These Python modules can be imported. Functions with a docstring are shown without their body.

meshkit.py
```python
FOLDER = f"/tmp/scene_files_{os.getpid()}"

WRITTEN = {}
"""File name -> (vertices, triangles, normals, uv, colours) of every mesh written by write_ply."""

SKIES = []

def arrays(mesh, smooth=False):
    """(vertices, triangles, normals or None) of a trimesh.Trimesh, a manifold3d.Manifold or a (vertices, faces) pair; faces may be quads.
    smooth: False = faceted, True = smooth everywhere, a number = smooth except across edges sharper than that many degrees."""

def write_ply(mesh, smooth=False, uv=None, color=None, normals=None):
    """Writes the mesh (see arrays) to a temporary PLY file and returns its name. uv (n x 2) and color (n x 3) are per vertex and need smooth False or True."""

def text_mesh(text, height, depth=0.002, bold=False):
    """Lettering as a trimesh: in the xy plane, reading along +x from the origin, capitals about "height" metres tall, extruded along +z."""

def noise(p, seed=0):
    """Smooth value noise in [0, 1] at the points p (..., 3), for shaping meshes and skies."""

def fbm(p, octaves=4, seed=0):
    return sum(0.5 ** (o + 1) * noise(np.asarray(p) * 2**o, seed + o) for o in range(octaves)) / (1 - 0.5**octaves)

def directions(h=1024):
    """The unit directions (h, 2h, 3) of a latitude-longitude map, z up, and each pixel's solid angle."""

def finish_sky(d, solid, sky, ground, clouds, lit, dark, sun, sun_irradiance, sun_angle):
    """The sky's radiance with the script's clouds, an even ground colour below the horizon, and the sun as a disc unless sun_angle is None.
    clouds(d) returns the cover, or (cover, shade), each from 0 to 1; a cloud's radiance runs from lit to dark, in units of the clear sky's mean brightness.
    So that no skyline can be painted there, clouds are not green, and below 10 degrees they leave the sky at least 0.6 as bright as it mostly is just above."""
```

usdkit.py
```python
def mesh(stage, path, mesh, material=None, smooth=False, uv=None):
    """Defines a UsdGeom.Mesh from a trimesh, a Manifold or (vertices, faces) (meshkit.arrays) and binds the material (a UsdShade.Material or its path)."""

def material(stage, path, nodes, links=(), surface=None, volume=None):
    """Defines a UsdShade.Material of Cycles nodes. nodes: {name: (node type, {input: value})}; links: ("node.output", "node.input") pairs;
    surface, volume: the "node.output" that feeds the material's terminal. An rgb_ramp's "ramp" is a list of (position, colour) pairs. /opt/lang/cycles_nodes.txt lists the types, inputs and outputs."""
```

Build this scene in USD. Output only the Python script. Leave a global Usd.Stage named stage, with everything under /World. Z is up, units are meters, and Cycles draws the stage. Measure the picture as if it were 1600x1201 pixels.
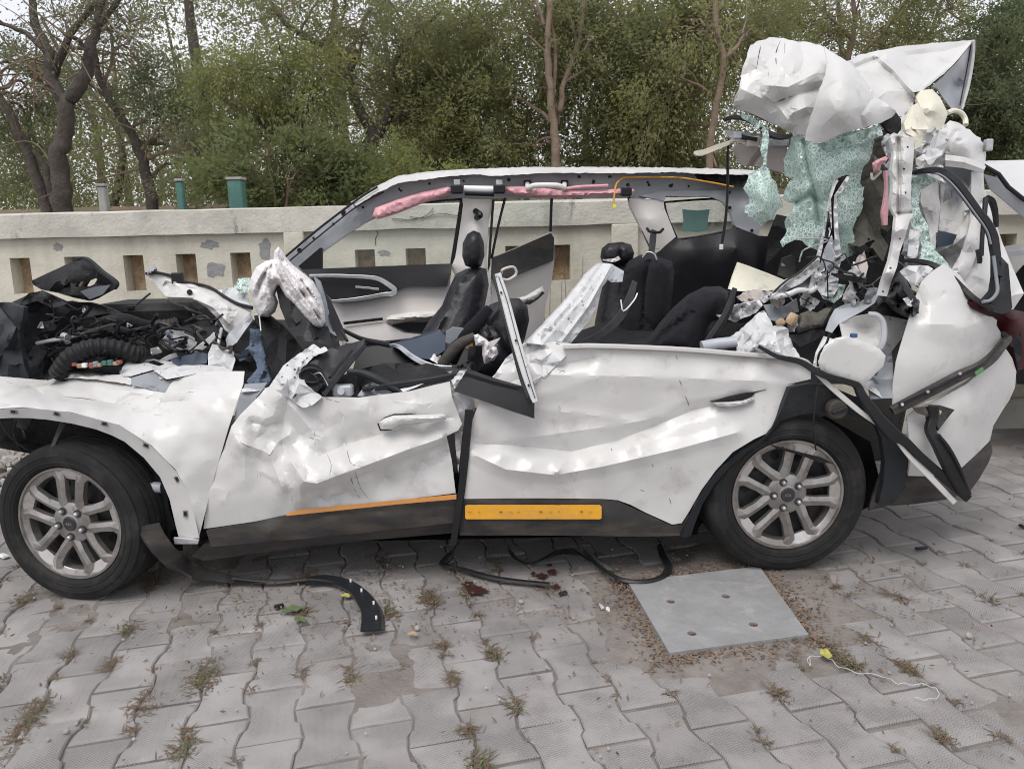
import math
import numpy as np
import trimesh
import shapely
import shapely.geometry as sg
import manifold3d as m3
from scipy.interpolate import RBFInterpolator, LinearNDInterpolator
from scipy.spatial import Delaunay, cKDTree
from pxr import Gf, Sdf, Usd, UsdGeom, UsdLux, UsdShade, Vt
import usdkit, meshkit

stage = Usd.Stage.CreateInMemory()
UsdGeom.SetStageUpAxis(stage, UsdGeom.Tokens.z)
UsdGeom.Xform.Define(stage, '/World')
UsdGeom.Scope.Define(stage, '/World/Looks')

# ------------------------------------------------------------------ camera
FPX, CX, CY = 1200.0, 800.0, 600.5
CAM_H, PITCH, ROLL = 1.34, math.radians(10.64), math.radians(1.4)
cam = UsdGeom.Camera.Define(stage, '/World/camera')
cam.CreateHorizontalApertureAttr(36.0)
cam.CreateVerticalApertureAttr(36.0 * 768 / 1024)
cam.CreateFocalLengthAttr(36.0 * FPX / 1600)
cam.CreateClippingRangeAttr(Gf.Vec2f(0.05, 2000))
cam.CreateExposureAttr(0.52)


def rx(a):
    c, s = math.cos(a), math.sin(a)
    return np.array([[1, 0, 0], [0, c, -s], [0, s, c]])


def rz(a):
    c, s = math.cos(a), math.sin(a)
    return np.array([[c, -s, 0], [s, c, 0], [0, 0, 1]])


RC = rx(math.pi / 2 - PITCH) @ rz(-ROLL)
CAM = np.array([0, 0, CAM_H])
M4 = np.eye(4)
M4[:3, :3], M4[:3, 3] = RC, CAM
cam.AddTransformOp().Set(Gf.Matrix4d(*M4.T.ravel().tolist()))

# ------------------------------------------------------------------ sky and soft sun (overcast)
SUN_EL, SUN_AZ = math.radians(60), math.radians(205)      # azimuth = atan2(x, y)
dome = UsdLux.DomeLight.Define(stage, '/World/sky')
dome.GetPrim().SetCustomDataByKey('kind', 'structure')
sky = usdkit.material(stage, '/World/Looks/sky', {
    'tc': ('texture_coordinate', {}),
    'mp': ('mapping', {'scale': (1.0, 1.0, 2.2)}),
    'n': ('noise_texture', {'scale': 2.2, 'detail': 5.0, 'roughness': 0.55}),
    'r': ('rgb_ramp', {'ramp': [(0.25, (6.2, 6.35, 6.9)), (0.75, (8.6, 8.6, 8.9))]}),
    's': ('sky_texture', {'sky_type': 'single_scattering', 'sun_disc': False, 'sun_elevation': SUN_EL, 'sun_rotation': SUN_AZ, 'aerosol_density': 3.0}),
    'm': ('mix_color', {'fac': 0.86, 'use_clamp': False}),
    'b': ('background_shader', {'strength': 0.1}),
}, [('tc.generated', 'mp.vector'), ('mp.vector', 'n.vector'), ('n.fac', 'r.fac'), ('s.color', 'm.a'), ('r.color', 'm.b'), ('m.result', 'b.color')], surface='b.background')
UsdShade.MaterialBindingAPI.Apply(dome.GetPrim()).Bind(sky)
sun = UsdLux.DistantLight.Define(stage, '/World/sun')
sun.CreateNormalizeAttr(True)
sun.CreateIntensityAttr(0.38)
sun.CreateAngleAttr(35.0)
sun.CreateColorAttr(Gf.Vec3f(1.0, 0.97, 0.93))
to_sun = np.array([math.sin(SUN_AZ) * math.cos(SUN_EL), math.cos(SUN_AZ) * math.cos(SUN_EL), math.sin(SUN_EL)])
zz = to_sun
xx = np.cross([0, 0, 1.0], zz); xx /= np.linalg.norm(xx)
yy = np.cross(zz, xx)
S4 = np.eye(4); S4[:3, :3] = np.stack([xx, yy, zz], 1)
sun.AddTransformOp().Set(Gf.Matrix4d(*S4.T.ravel().tolist()))

# ------------------------------------------------------------------ photograph measurements -> points of the place
CAR_YAW = math.radians(2.0)
CAR_Y = 2.83
NCAR = np.array([-math.sin(CAR_YAW), math.cos(CAR_YAW), 0])      # into the car, away from the viewer
XCAR = np.array([math.cos(CAR_YAW), math.sin(CAR_YAW), 0])


def rays(px, py):
    px, py = np.asarray(px, float), np.asarray(py, float)
    d = np.stack([(px - CX) / FPX, -(py - CY) / FPX, -np.ones_like(px)], -1)
    return d @ RC.T


def P(px, py, d):
    """Point on the plane d metres behind the car's near flank."""
    r = rays(px, py)
    t = (CAR_Y + np.asarray(d, float) - NCAR @ CAM) / (r @ NCAR)
    return CAM + r * t[..., None]


def Y(px, py, y):
    """Point at world distance y."""
    r = rays(px, py)
    return CAM + r * (np.asarray(y, float) / r[..., 1])[..., None]


def G(px, py, z=0.0):
    """Point at height z."""
    r = rays(px, py)
    return CAM + r * ((np.asarray(z, float) - CAM_H) / r[..., 2])[..., None]


ZONES = {'f': (0, 0, 1), 'a': (1100, 30, 3.2), 'b': (0, 380, 4), 'c': (350, 360, 4), 'd': (450, 240, 4), 'e': (800, 240, 4), 'g': (1100, 350, 3.2),
         'h': (0, 580, 4), 'i': (300, 560, 4), 'j': (680, 540, 4), 'k': (1040, 580, 4), 'l': (0, 800, 3), 'm': (533, 800, 3), 'n': (1066, 800, 3),
         's': (1100, 200, 6), 't': (1350, 200, 6), 'u': (1100, 400, 6), 'v': (1350, 400, 6), 'y': (1350, 600, 6), 'z': (600, 420, 6), 'x': (200, 400, 6)}


def q(zone, pts):
    """Measurements taken in an enlarged view of the photograph, in whole-photograph units; further columns pass through."""
    ox, oy, s = ZONES[zone]
    return np.array([(ox + p[0] / s, oy + p[1] / s, *p[2:]) for p in pts], float)


# ------------------------------------------------------------------ prims
USED, ORG = {}, {}


def fresh(parent, name):
    k = (parent, name)
    n = USED.get(k, 0)
    USED[k] = n + 1
    return f'{parent}/{name}' + (f'_{n:03d}' if n else '')


def setdata(prim, label=None, cat=None, group=None, kind=None):
    for k, v in (('label', label), ('category', cat), ('group', group), ('kind', kind)):
        if v:
            prim.SetCustomDataByKey(k, v)
    return prim


def thing(name, label=None, cat=None, group=None, loc=(0, 0, 0), kind=None):
    path = fresh('/World', name)
    x = UsdGeom.Xform.Define(stage, path)
    x.AddTranslateOp().Set(Gf.Vec3d(*map(float, loc)))
    ORG[path] = np.asarray(loc, float)
    setdata(x.GetPrim(), label, cat, group, kind)
    return path


def shaded(mesh, smooth):
    """Vertices, faces and normals; corners are smoothed only over neighbours within the angle, so that folds stay sharp."""
    if smooth is False or smooth is True:
        return meshkit.arrays(mesh, smooth)
    v, f, _ = meshkit.arrays(mesh, False)
    fn = np.cross(v[f[:, 1]] - v[f[:, 0]], v[f[:, 2]] - v[f[:, 0]])
    area = np.linalg.norm(fn, axis=1, keepdims=True)
    un = fn / np.maximum(area, 1e-20)
    corner = f.ravel()
    face = np.repeat(np.arange(len(f)), 3)
    order = np.argsort(corner, kind='stable')
    vs, start, cnt = np.unique(corner[order], return_index=True, return_counts=True)
    n = np.zeros((len(corner), 3))
    for k in np.unique(cnt):
        rows = order[start[cnt == k][:, None] + np.arange(k)]
        nf, wf = un[face[rows]], fn[face[rows]]
        near = np.einsum('aic,ajc->aij', nf, nf) > math.cos(math.radians(smooth))
        near |= np.eye(k, dtype=bool)
        n[rows.ravel()] = np.einsum('aij,ajc->aic', near, wf).reshape(-1, 3)
    n /= np.maximum(np.linalg.norm(n, axis=1, keepdims=True), 1e-20)
    key = np.column_stack([corner, np.round(n * 500).astype(int)])
    _, first, inv = np.unique(key, axis=0, return_index=True, return_inverse=True)
    return v[corner[first]], inv.reshape(-1, 3), n[first]


def add(parent, name, mesh, mat, smooth=35, label=None, cat=None, group=None, kind=None):
    """One Mesh prim under parent (or top level, parent=None); the mesh is given in world metres."""
    path = fresh(parent or '/World', name)
    if mesh is None:
        ORG[path] = ORG.get(parent, np.zeros(3))
        UsdGeom.Xform.Define(stage, path)
        return path
    org = ORG.get(parent, np.zeros(3)) if parent else np.zeros(3)
    ORG[path] = org
    v, f, n = shaded(mesh, smooth)
    m = UsdGeom.Mesh.Define(stage, path)
    m.CreatePointsAttr(Vt.Vec3fArray.FromNumpy((v - org).astype(np.float32)))
    m.CreateFaceVertexCountsAttr(Vt.IntArray.FromNumpy(np.full(len(f), 3, np.int32)))
    m.CreateFaceVertexIndicesAttr(Vt.IntArray.FromNumpy(f.astype(np.int32).ravel()))
    m.CreateSubdivisionSchemeAttr('none')
    if n is not None:
        m.CreateNormalsAttr(Vt.Vec3fArray.FromNumpy(n.astype(np.float32)))
        m.SetNormalsInterpolation('vertex')
    UsdShade.MaterialBindingAPI.Apply(m.GetPrim()).Bind(MATS[mat])
    setdata(m.GetPrim(), label, cat, group, kind)
    return path


# ------------------------------------------------------------------ shapes
def cat(ms):
    ms = [m if isinstance(m, trimesh.Trimesh) else trimesh.Trimesh(*m, process=False) for m in ms]
    return trimesh.util.concatenate(ms)


def resample(pts, step, closed=True):
    pts = np.asarray(pts, float)
    if closed:
        pts = np.vstack([pts, pts[:1]])
    out = []
    for a, b in zip(pts[:-1], pts[1:]):
        n = max(1, int(round(np.linalg.norm((b - a)[:2]) / step)))
        out += [a + (b - a) * k / n for k in range(n)]
    if not closed:
        out.append(pts[-1])
    return np.array(out)


def tri_region(outline, step, holes=(), seed=0, extra=None):
    """Triangulates a 2-D region with evenly spread inner points. Returns points and faces."""
    rng = np.random.default_rng(seed)
    rings = [resample(np.asarray(r, float)[:, :2], step) for r in (outline, *holes)]
    poly = sg.Polygon(rings[0], [r for r in rings[1:]])
    if not poly.is_valid:
        poly = poly.buffer(0)
    x0, y0, x1, y1 = poly.bounds
    gx, gy = np.meshgrid(np.arange(x0, x1 + step, step), np.arange(y0, y1 + step, step * .87))
    gx = gx + (np.arange(len(gx)) % 2)[:, None] * step / 2
    g = np.stack([gx.ravel(), gy.ravel()], 1) + rng.uniform(-.18, .18, (gx.size, 2)) * step
    inner = shapely.contains_xy(poly.buffer(-step * .45), g[:, 0], g[:, 1])
    g = g[inner]
    if extra is not None and len(extra):
        ex = np.asarray(extra)[shapely.contains_xy(poly.buffer(-step * .3), *np.asarray(extra).T)]
        if len(ex):
            keep, tree = [], None
            order = np.round(ex / (step * .2)).astype(int)
            ex = ex[np.sort(np.unique(order, axis=0, return_index=True)[1])]
            if len(g):
                g = g[cKDTree(ex).query(g)[0] > step * .8]
            g = np.vstack([g, ex])
    pts = np.vstack(rings + [g])
    pts = pts + rng.uniform(-1e-4, 1e-4, pts.shape)
    tri = Delaunay(pts).simplices
    c = pts[tri].mean(1)
    keep = shapely.contains_xy(poly.buffer(.02 * step), c[:, 0], c[:, 1])
    tri = tri[keep]
    a = pts[tri]
    area = (a[:, 1, 0] - a[:, 0, 0]) * (a[:, 2, 1] - a[:, 0, 1]) - (a[:, 2, 0] - a[:, 0, 0]) * (a[:, 1, 1] - a[:, 0, 1])
    tri = tri[np.abs(area) > 1e-3]
    area = area[np.abs(area) > 1e-3]
    tri[area > 0] = tri[area > 0][:, ::-1]
    return pts, tri, poly


def rim_edges(tri):
    e = np.vstack([tri[:, [0, 1]], tri[:, [1, 2]], tri[:, [2, 0]]])
    key = np.sort(e, 1)
    _, inv, cnt = np.unique(key[:, 0] * 10_000_000 + key[:, 1], return_inverse=True, return_counts=True)
    return e[cnt[inv] == 1]


def seg_dist(p, line):
    line = np.asarray(line, float)[:, :2]
    best = np.full(len(p), 1e9)
    for a, b in zip(line[:-1], line[1:]):
        ab = b - a
        t = np.clip(((p - a) @ ab) / max(ab @ ab, 1e-9), 0, 1)
        best = np.minimum(best, np.linalg.norm(p - a - t[:, None] * ab, axis=1))
    return best


def crumple_lines(lo, hi, cell, seed, step):
    """The fold lines of crumple_field, as points."""
    rng = np.random.default_rng(seed)
    lo, hi = lo - 3 * cell, hi + 3 * cell
    n = int(np.prod((hi - lo) / cell)) + 8
    p = rng.uniform(lo, hi, (n, 2))
    t = Delaunay(p).simplices
    e = np.unique(np.sort(np.vstack([t[:, [0, 1]], t[:, [1, 2]], t[:, [2, 0]]]), 1), axis=0)
    return np.vstack([resample(p[[a, b]], step * .8, False) for a, b in e])


def crumple_field(p, amp, cell, seed, box=None):
    """Piecewise flat facets, as in beaten sheet metal."""
    rng = np.random.default_rng(seed)
    lo, hi = (p.min(0), p.max(0)) if box is None else box
    lo, hi = lo - 3 * cell, hi + 3 * cell
    n = int(np.prod((hi - lo) / cell)) + 8
    s = rng.uniform(lo, hi, (n, 2))
    return LinearNDInterpolator(s, rng.uniform(-amp, amp, n), fill_value=0)(p)


def depth_field(pts, known, kernel='linear'):
    known = np.asarray(known, float)
    _, u = np.unique(np.round(known[:, :2], 1), axis=0, return_index=True)
    known = known[u]
    if np.ptp(known[:, 2]) < 1e-6:
        return np.full(len(pts), known[0, 2])
    return RBFInterpolator(known[:, :2], known[:, 2], kernel=kernel, degree=1, smoothing=0.0)(pts)


def sheet(outline, ctrl=(), step=9, kernel='thin_plate_spline', crumple=(), creases=(), thick=.004, holes=(), seed=0, fine=None, ragged=0, d=None):
    """A bent metal or plastic sheet. outline: (x, y[, depth]) measurements; ctrl: inner (x, y, depth); crumple: (amp, cell, seed) each; creases: (polyline, depth, width) each."""
    o = np.asarray(outline, float)
    if o.shape[1] == 2:
        o = np.column_stack([o, np.full(len(o), d if d is not None else 0.0)])
    ring = o
    if ragged:
        rng = np.random.default_rng(seed + 5)
        ring = resample(o, step)
        ring[:, :2] += rng.normal(0, ragged, (len(ring), 2))
    box = ring[:, :2].min(0), ring[:, :2].max(0)
    lines = [resample(np.asarray(l, float)[:, :2], step * .5, False) for l, _, _ in creases]
    for l, _, _ in creases:      # an even strip of facets on both sides of a fold
        c = resample(np.asarray(l, float)[:, :2], step * .8, False)
        t = np.gradient(c, axis=0); t /= np.maximum(np.linalg.norm(t, axis=1, keepdims=True), 1e-9)
        lines += [c + step * .85 * np.column_stack([t[:, 1], -t[:, 0]]), c - step * .85 * np.column_stack([t[:, 1], -t[:, 0]])]
    lines += [crumple_lines(*box, cell, sd, step) for _, cell, sd in crumple if cell > 2.2 * step]
    pts, tri, poly = tri_region(ring, step, [np.asarray(h, float) for h in holes], seed, np.vstack(lines) if lines else None)
    known = [*map(tuple, resample(o, 40 if len(o) > 12 else 25)), *[tuple(c) for c in ctrl]]
    dep = depth_field(pts, known, kernel)
    if crumple:
        edge = np.array([1.0] * len(pts))
        for amp, cell, sd in crumple:
            dep = dep + edge * crumple_field(pts, amp, cell, sd, box)
    for line, amt, width in creases:
        dd = seg_dist(pts, line) / width
        dep = dep + amt * np.maximum(0, 1 - dd) ** 1.3
    if fine:
        dep = dep + fine[0] * (meshkit.fbm(np.column_stack([pts / fine[1], np.zeros(len(pts))]), 3, seed) - .5)
    return solid(P(pts[:, 0], pts[:, 1], dep), tri, thick)


def solid(v, tri, thick, direction=None):
    n = NCAR if direction is None else np.asarray(direction, float)
    w = v + n * thick
    e = rim_edges(tri)
    k = len(v)
    side = np.vstack([np.column_stack([e[:, 1], e[:, 0], e[:, 0] + k]), np.column_stack([e[:, 1], e[:, 0] + k, e[:, 1] + k])])
    return trimesh.Trimesh(np.vstack([v, w]), np.vstack([tri, tri[:, ::-1] + k, side]), process=False)


def pillow(outline, thick, R, back=None, d=0.0, step=8, ctrl=(), fine=None, crumple=(), seed=0, creases=(), power=.5):
    """A padded body with the given outline: rounded towards its rim in front and behind."""
    o = np.asarray(outline, float)
    if o.shape[1] == 2:
        o = np.column_stack([o, np.full(len(o), d)])
    pts, tri, poly = tri_region(o, step, (), seed)
    dep = depth_field(pts, [*map(tuple, resample(o, 25)), *map(tuple, ctrl)], 'thin_plate_spline')
    dist = shapely.distance(shapely.boundary(poly), shapely.points(pts))
    u = np.clip(dist / R, 0, 1)
    prof = (1 - (1 - u) ** 2) ** power
    extra = 0
    for amp, cell, sd in crumple:
        extra = extra + crumple_field(pts, amp, cell, sd)
    if fine:
        extra = extra + fine[0] * (meshkit.fbm(np.column_stack([pts / fine[1], np.zeros(len(pts))]), 3, seed) - .5)
    for line, amt, width in creases:
        extra = extra + amt * np.maximum(0, 1 - seg_dist(pts, line) / width) ** 1.3
    front = dep - thick * prof + extra * np.minimum(1, u * 2)
    rear = dep + (thick if back is None else back) * prof + 1e-4
    a, b = P(pts[:, 0], pts[:, 1], front), P(pts[:, 0], pts[:, 1], rear)
    k = len(a)
    e = rim_edges(tri)
    side = np.vstack([np.column_stack([e[:, 1], e[:, 0], e[:, 0] + k]), np.column_stack([e[:, 1], e[:, 0] + k, e[:, 1] + k])])
    return trimesh.Trimesh(np.vstack([a, b]), np.vstack([tri, tri[:, ::-1] + k, side]), process=False)


def spline(pts, per=6):
    pts = np.asarray(pts, float)
    if len(pts) < 3 or per < 2:
        return pts
    p = np.vstack([2 * pts[0] - pts[1], pts, 2 * pts[-1] - pts[-2]])
    out = []
    for i in range(1, len(p) - 2):
        t = np.linspace(0, 1, per, endpoint=False)[:, None]
        a, b, c, d = p[i - 1], p[i], p[i + 1], p[i + 2]
        out.append(.5 * (2 * b + (c - a) * t + (2 * a - 5 * b + 4 * c - d) * t * t + (3 * b - a - 3 * c + d) * t ** 3))
    return np.vstack(out + [pts[-1:]])


def tube3(c, r, sides=8, cap=True, squash=1.0):
    """Tube along world points c with radius r (number or per point)."""
    c = np.asarray(c, float)
    r = np.broadcast_to(np.asarray(r, float), (len(c),))
    t = np.gradient(c, axis=0)
    t /= np.maximum(np.linalg.norm(t, axis=1, keepdims=True), 1e-9)
    up = np.array([0, 0, 1.0]) if abs(t[0, 2]) < .9 else np.array([0, 1.0, 0])
    u = np.cross(t[0], up); u /= np.linalg.norm(u)
    U = []
    for k in range(len(c)):
        u = u - t[k] * (u @ t[k]); u /= max(np.linalg.norm(u), 1e-9)
        U.append(u)
    U = np.array(U); W = np.cross(t, U)
    a = np.arange(sides) / sides * 2 * math.pi
    v = c[:, None] + r[:, None, None] * (np.cos(a)[None, :, None] * U[:, None] + squash * np.sin(a)[None, :, None] * W[:, None])
    v = v.reshape(-1, 3)
    f = []
    i = np.arange(len(c) - 1)[:, None] * sides
    j = np.arange(sides)[None]
    j2 = (j + 1) % sides
    f = np.vstack([np.stack([i + j, i + j2, i + sides + j2], -1).reshape(-1, 3), np.stack([i + j, i + sides + j2, i + sides + j], -1).reshape(-1, 3)])
    if cap:
        n = len(v)
        v = np.vstack([v, c[:1], c[-1:]])
        j = np.arange(sides); j2 = (j + 1) % sides
        o = (len(c) - 1) * sides
        f = np.vstack([f, np.column_stack([j2, j, np.full(sides, n)]), np.column_stack([o + j, o + j2, np.full(sides, n + 1)])])
    return trimesh.Trimesh(v, f, process=False)


def scale_at(p):
    """Metres per measured pixel at world points p."""
    return -((np.atleast_2d(p) - CAM) @ RC)[:, 2] / FPX


def tube(pts, r, per=6, sides=8, squash=1.0):
    """Tube along measured (x, y, depth); r in photograph pixels."""
    pts = spline(np.column_stack([np.asarray(pts, float), np.broadcast_to(np.asarray(r, float), (len(pts),))]), per)
    c = P(pts[:, 0], pts[:, 1], pts[:, 2])
    return tube3(c, pts[:, 3] * scale_at(c), sides, squash=squash)


def px_of(v):
    """Photograph coordinates of world points."""
    b = (np.atleast_2d(v) - CAM) @ RC
    return np.column_stack([CX - FPX * b[:, 0] / b[:, 2], CY + FPX * b[:, 1] / b[:, 2]])


def on(mesh, x, y, lift=.0015):
    """Points lying just proud of a sheet's near face."""
    v = np.asarray(mesh.vertices)[:len(mesh.vertices) // 2]
    x, y = np.atleast_1d(np.asarray(x, float)), np.atleast_1d(np.asarray(y, float))
    dist, k = cKDTree(px_of(v)).query(np.column_stack([x, y]), k=3)
    dep = (v - CAM) @ NCAR - CAR_Y
    w = 1 / (dist + .3)
    return P(x, y, (dep[k] * w).sum(1) / w.sum(1) - lift)


def hole(mesh, x, y, r):
    """A bolt hole or plug: a shallow dark disc set in a sheet."""
    c = on(mesh, x, y, .001)[0]
    return tube3(np.array([c, c + NCAR * .006]), r * float(scale_at(c)[0]), 10)


def crack(mesh, pts, r=.45):
    """A dark hairline where paint or metal has split."""
    p = spline(np.asarray(pts, float), 4)
    c = on(mesh, p[:, 0], p[:, 1], .0)
    n = len(c)
    return tube3(c, np.interp(np.linspace(0, 1, n), [0, .3, .8, 1], [.3, 1, .8, .2]) * r * scale_at(c), 5)


def bar(pts, w, t, per=5, lip=0.0):
    """Flat strip along measured (x, y, depth): w pixels wide, t metres thick, rounded by a chamfer."""
    pts = spline(np.column_stack([np.asarray(pts, float), np.broadcast_to(np.asarray(w, float), (len(pts),))]), per)
    c = P(pts[:, 0], pts[:, 1], pts[:, 2])
    hw = pts[:, 3] * scale_at(c) / 2
    tg = np.gradient(c, axis=0); tg /= np.maximum(np.linalg.norm(tg, axis=1, keepdims=True), 1e-9)
    s = np.cross(tg, NCAR); s /= np.maximum(np.linalg.norm(s, axis=1, keepdims=True), 1e-9)
    nn = np.cross(s, tg)
    ch = np.minimum(.25 * hw, .35 * t)
    prof = [(-1, 0, 0, 1), (-1, 1, 0, 0), (1, -1, 0, 0), (1, 0, 0, 1), (1, 0, 1, -1), (1, -1, 1, 0), (-1, 1, 1, 0), (-1, 0, 1, -1)]
    v = np.stack([c + s * (a * hw + b * ch)[:, None] + nn * ((k - .5) * t + e * ch)[:, None] for a, b, k, e in prof], 1)
    m = len(prof)
    n = len(c)
    v = v.reshape(-1, 3)
    i = np.arange(n - 1)[:, None] * m; j = np.arange(m)[None]; j2 = (j + 1) % m
    f = np.vstack([np.stack([i + j, i + m + j2, i + j2], -1).reshape(-1, 3), np.stack([i + j, i + m + j, i + m + j2], -1).reshape(-1, 3)])
    o = (n - 1) * m
    f = np.vstack([f, [[0, k, k + 1] for k in range(1, m - 1)], [[o, o + k + 1, o + k] for k in range(1, m - 1)]])
    x = trimesh.Trimesh(v, f, process=False)
    return x


def box3(c, u, v, w, a, b, h):
    """Box centred at c with axes u, v, w (unit) and full sizes a, b, h, chamfered."""
    x = rounded_box(a, b, h)
    x = np.asarray(x.vertices) @ np.stack([u, v, w]), x.faces
    return trimesh.Trimesh(x[0] + c, x[1], process=False)


def rounded_box(a, b, h, r=None):
    r = min(a, b, h) * .15 if r is None else r
    m = trimesh.creation.box((1, 1, 1))
    pts = []
    for sx in (-1, 1):
        for sy in (-1, 1):
            for sz in (-1, 1):
                x, y, z = sx * a / 2, sy * b / 2, sz * h / 2
                pts += [(x, y - sy * r, z - sz * r), (x - sx * r, y, z - sz * r), (x - sx * r, y - sy * r, z)]
    return trimesh.convex.convex_hull(np.array(pts))


def revolve(profile, sections=64):
    """profile: (radius, axial) pairs; axis = local z."""
    return trimesh.creation.revolve(np.asarray(profile, float), sections=sections)
# ------------------------------------------------------------------ materials
MATS = {}


def mat(name, color, rough=.5, metal=0.0, var=None, bump=(), dirt=(), coat=0.0, spec=.5, perobj=0.0, sheen=0.0, transl=None, extra=None, alpha=None):
    """var: (scale, amount) mottling; bump: (scale, metres) each; dirt: (colour, scale, low, high, strength) each."""
    N = {'geo': ('geometry', {}), 'p': ('principled_bsdf', {'roughness': rough, 'metallic': metal, 'coat_weight': coat, 'coat_roughness': .08, 'specular_ior_level': spec, 'sheen_weight': sheen})}
    L = []
    N['c0'] = ('mix_color', {'fac': 0.0, 'a': color, 'b': color})
    cur = 'c0.result'
    if var:
        N['vn'] = ('noise_texture', {'scale': var[0], 'detail': 5.0, 'roughness': .6})
        N['vr'] = ('map_range', {'from_min': .3, 'from_max': .7, 'to_min': 1 - var[1], 'to_max': 1 + var[1], 'clamp': True})
        N['vm'] = ('mix_color', {'blend_type': 'multiply', 'fac': 1.0, 'use_clamp': False})
        L += [('geo.position', 'vn.vector'), ('vn.fac', 'vr.value'), (cur, 'vm.a'), ('vr.result', 'vm.b')]
        cur = 'vm.result'
    if perobj:
        N['oi'] = ('object_info', {})
        N['orr'] = ('map_range', {'to_min': 1 - perobj, 'to_max': 1 + perobj})
        N['om'] = ('mix_color', {'blend_type': 'multiply', 'fac': 1.0})
        L += [('oi.random', 'orr.value'), (cur, 'om.a'), ('orr.result', 'om.b')]
        cur = 'om.result'
    for k, (dc, sc, lo, hi, st) in enumerate(dirt):
        stretch = (1, 1, 1)
        if isinstance(sc, tuple):
            sc, stretch = sc
        N[f'dm{k}'] = ('mapping', {'scale': stretch, 'location': (k * 3.1, k * 1.7, k * 2.3)})
        N[f'dn{k}'] = ('noise_texture', {'scale': sc, 'detail': 6.0, 'roughness': .65})
        N[f'dr{k}'] = ('map_range', {'from_min': lo, 'from_max': hi, 'to_min': 0.0, 'to_max': st, 'clamp': True})
        N[f'dx{k}'] = ('mix_color', {'b': dc})
        L += [('geo.position', f'dm{k}.vector'), (f'dm{k}.vector', f'dn{k}.vector'), (f'dn{k}.fac', f'dr{k}.value'), (f'dr{k}.result', f'dx{k}.fac'), (cur, f'dx{k}.a')]
        cur = f'dx{k}.result'
    L.append((cur, 'p.base_color'))
    last = None
    for k, (sc, dist) in enumerate(bump):
        N[f'bn{k}'] = ('noise_texture', {'scale': sc, 'detail': 4.0})
        N[f'b{k}'] = ('bump', {'strength': 1.0, 'distance': dist})
        L += [('geo.position', f'bn{k}.vector'), (f'bn{k}.fac', f'b{k}.height')]
        if last:
            L.append((last, f'b{k}.normal'))
        last = f'b{k}.normal'
    if extra:
        last = extra(N, L, last) or last
    if last:
        L.append((last, 'p.normal'))
    surf = 'p.BSDF'
    if transl:
        N['tl'] = ('translucent_bsdf', {})
        N['mx'] = ('mix_closure', {'fac': transl})
        L += [(cur, 'tl.color'), ('p.BSDF', 'mx.closure1'), ('tl.BSDF', 'mx.closure2')]
        surf = 'mx.closure'
    MATS[name] = usdkit.material(stage, f'/World/Looks/{name}', N, L, surface=surf)


def paint_scratches(N, L, last):
    return last


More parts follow.
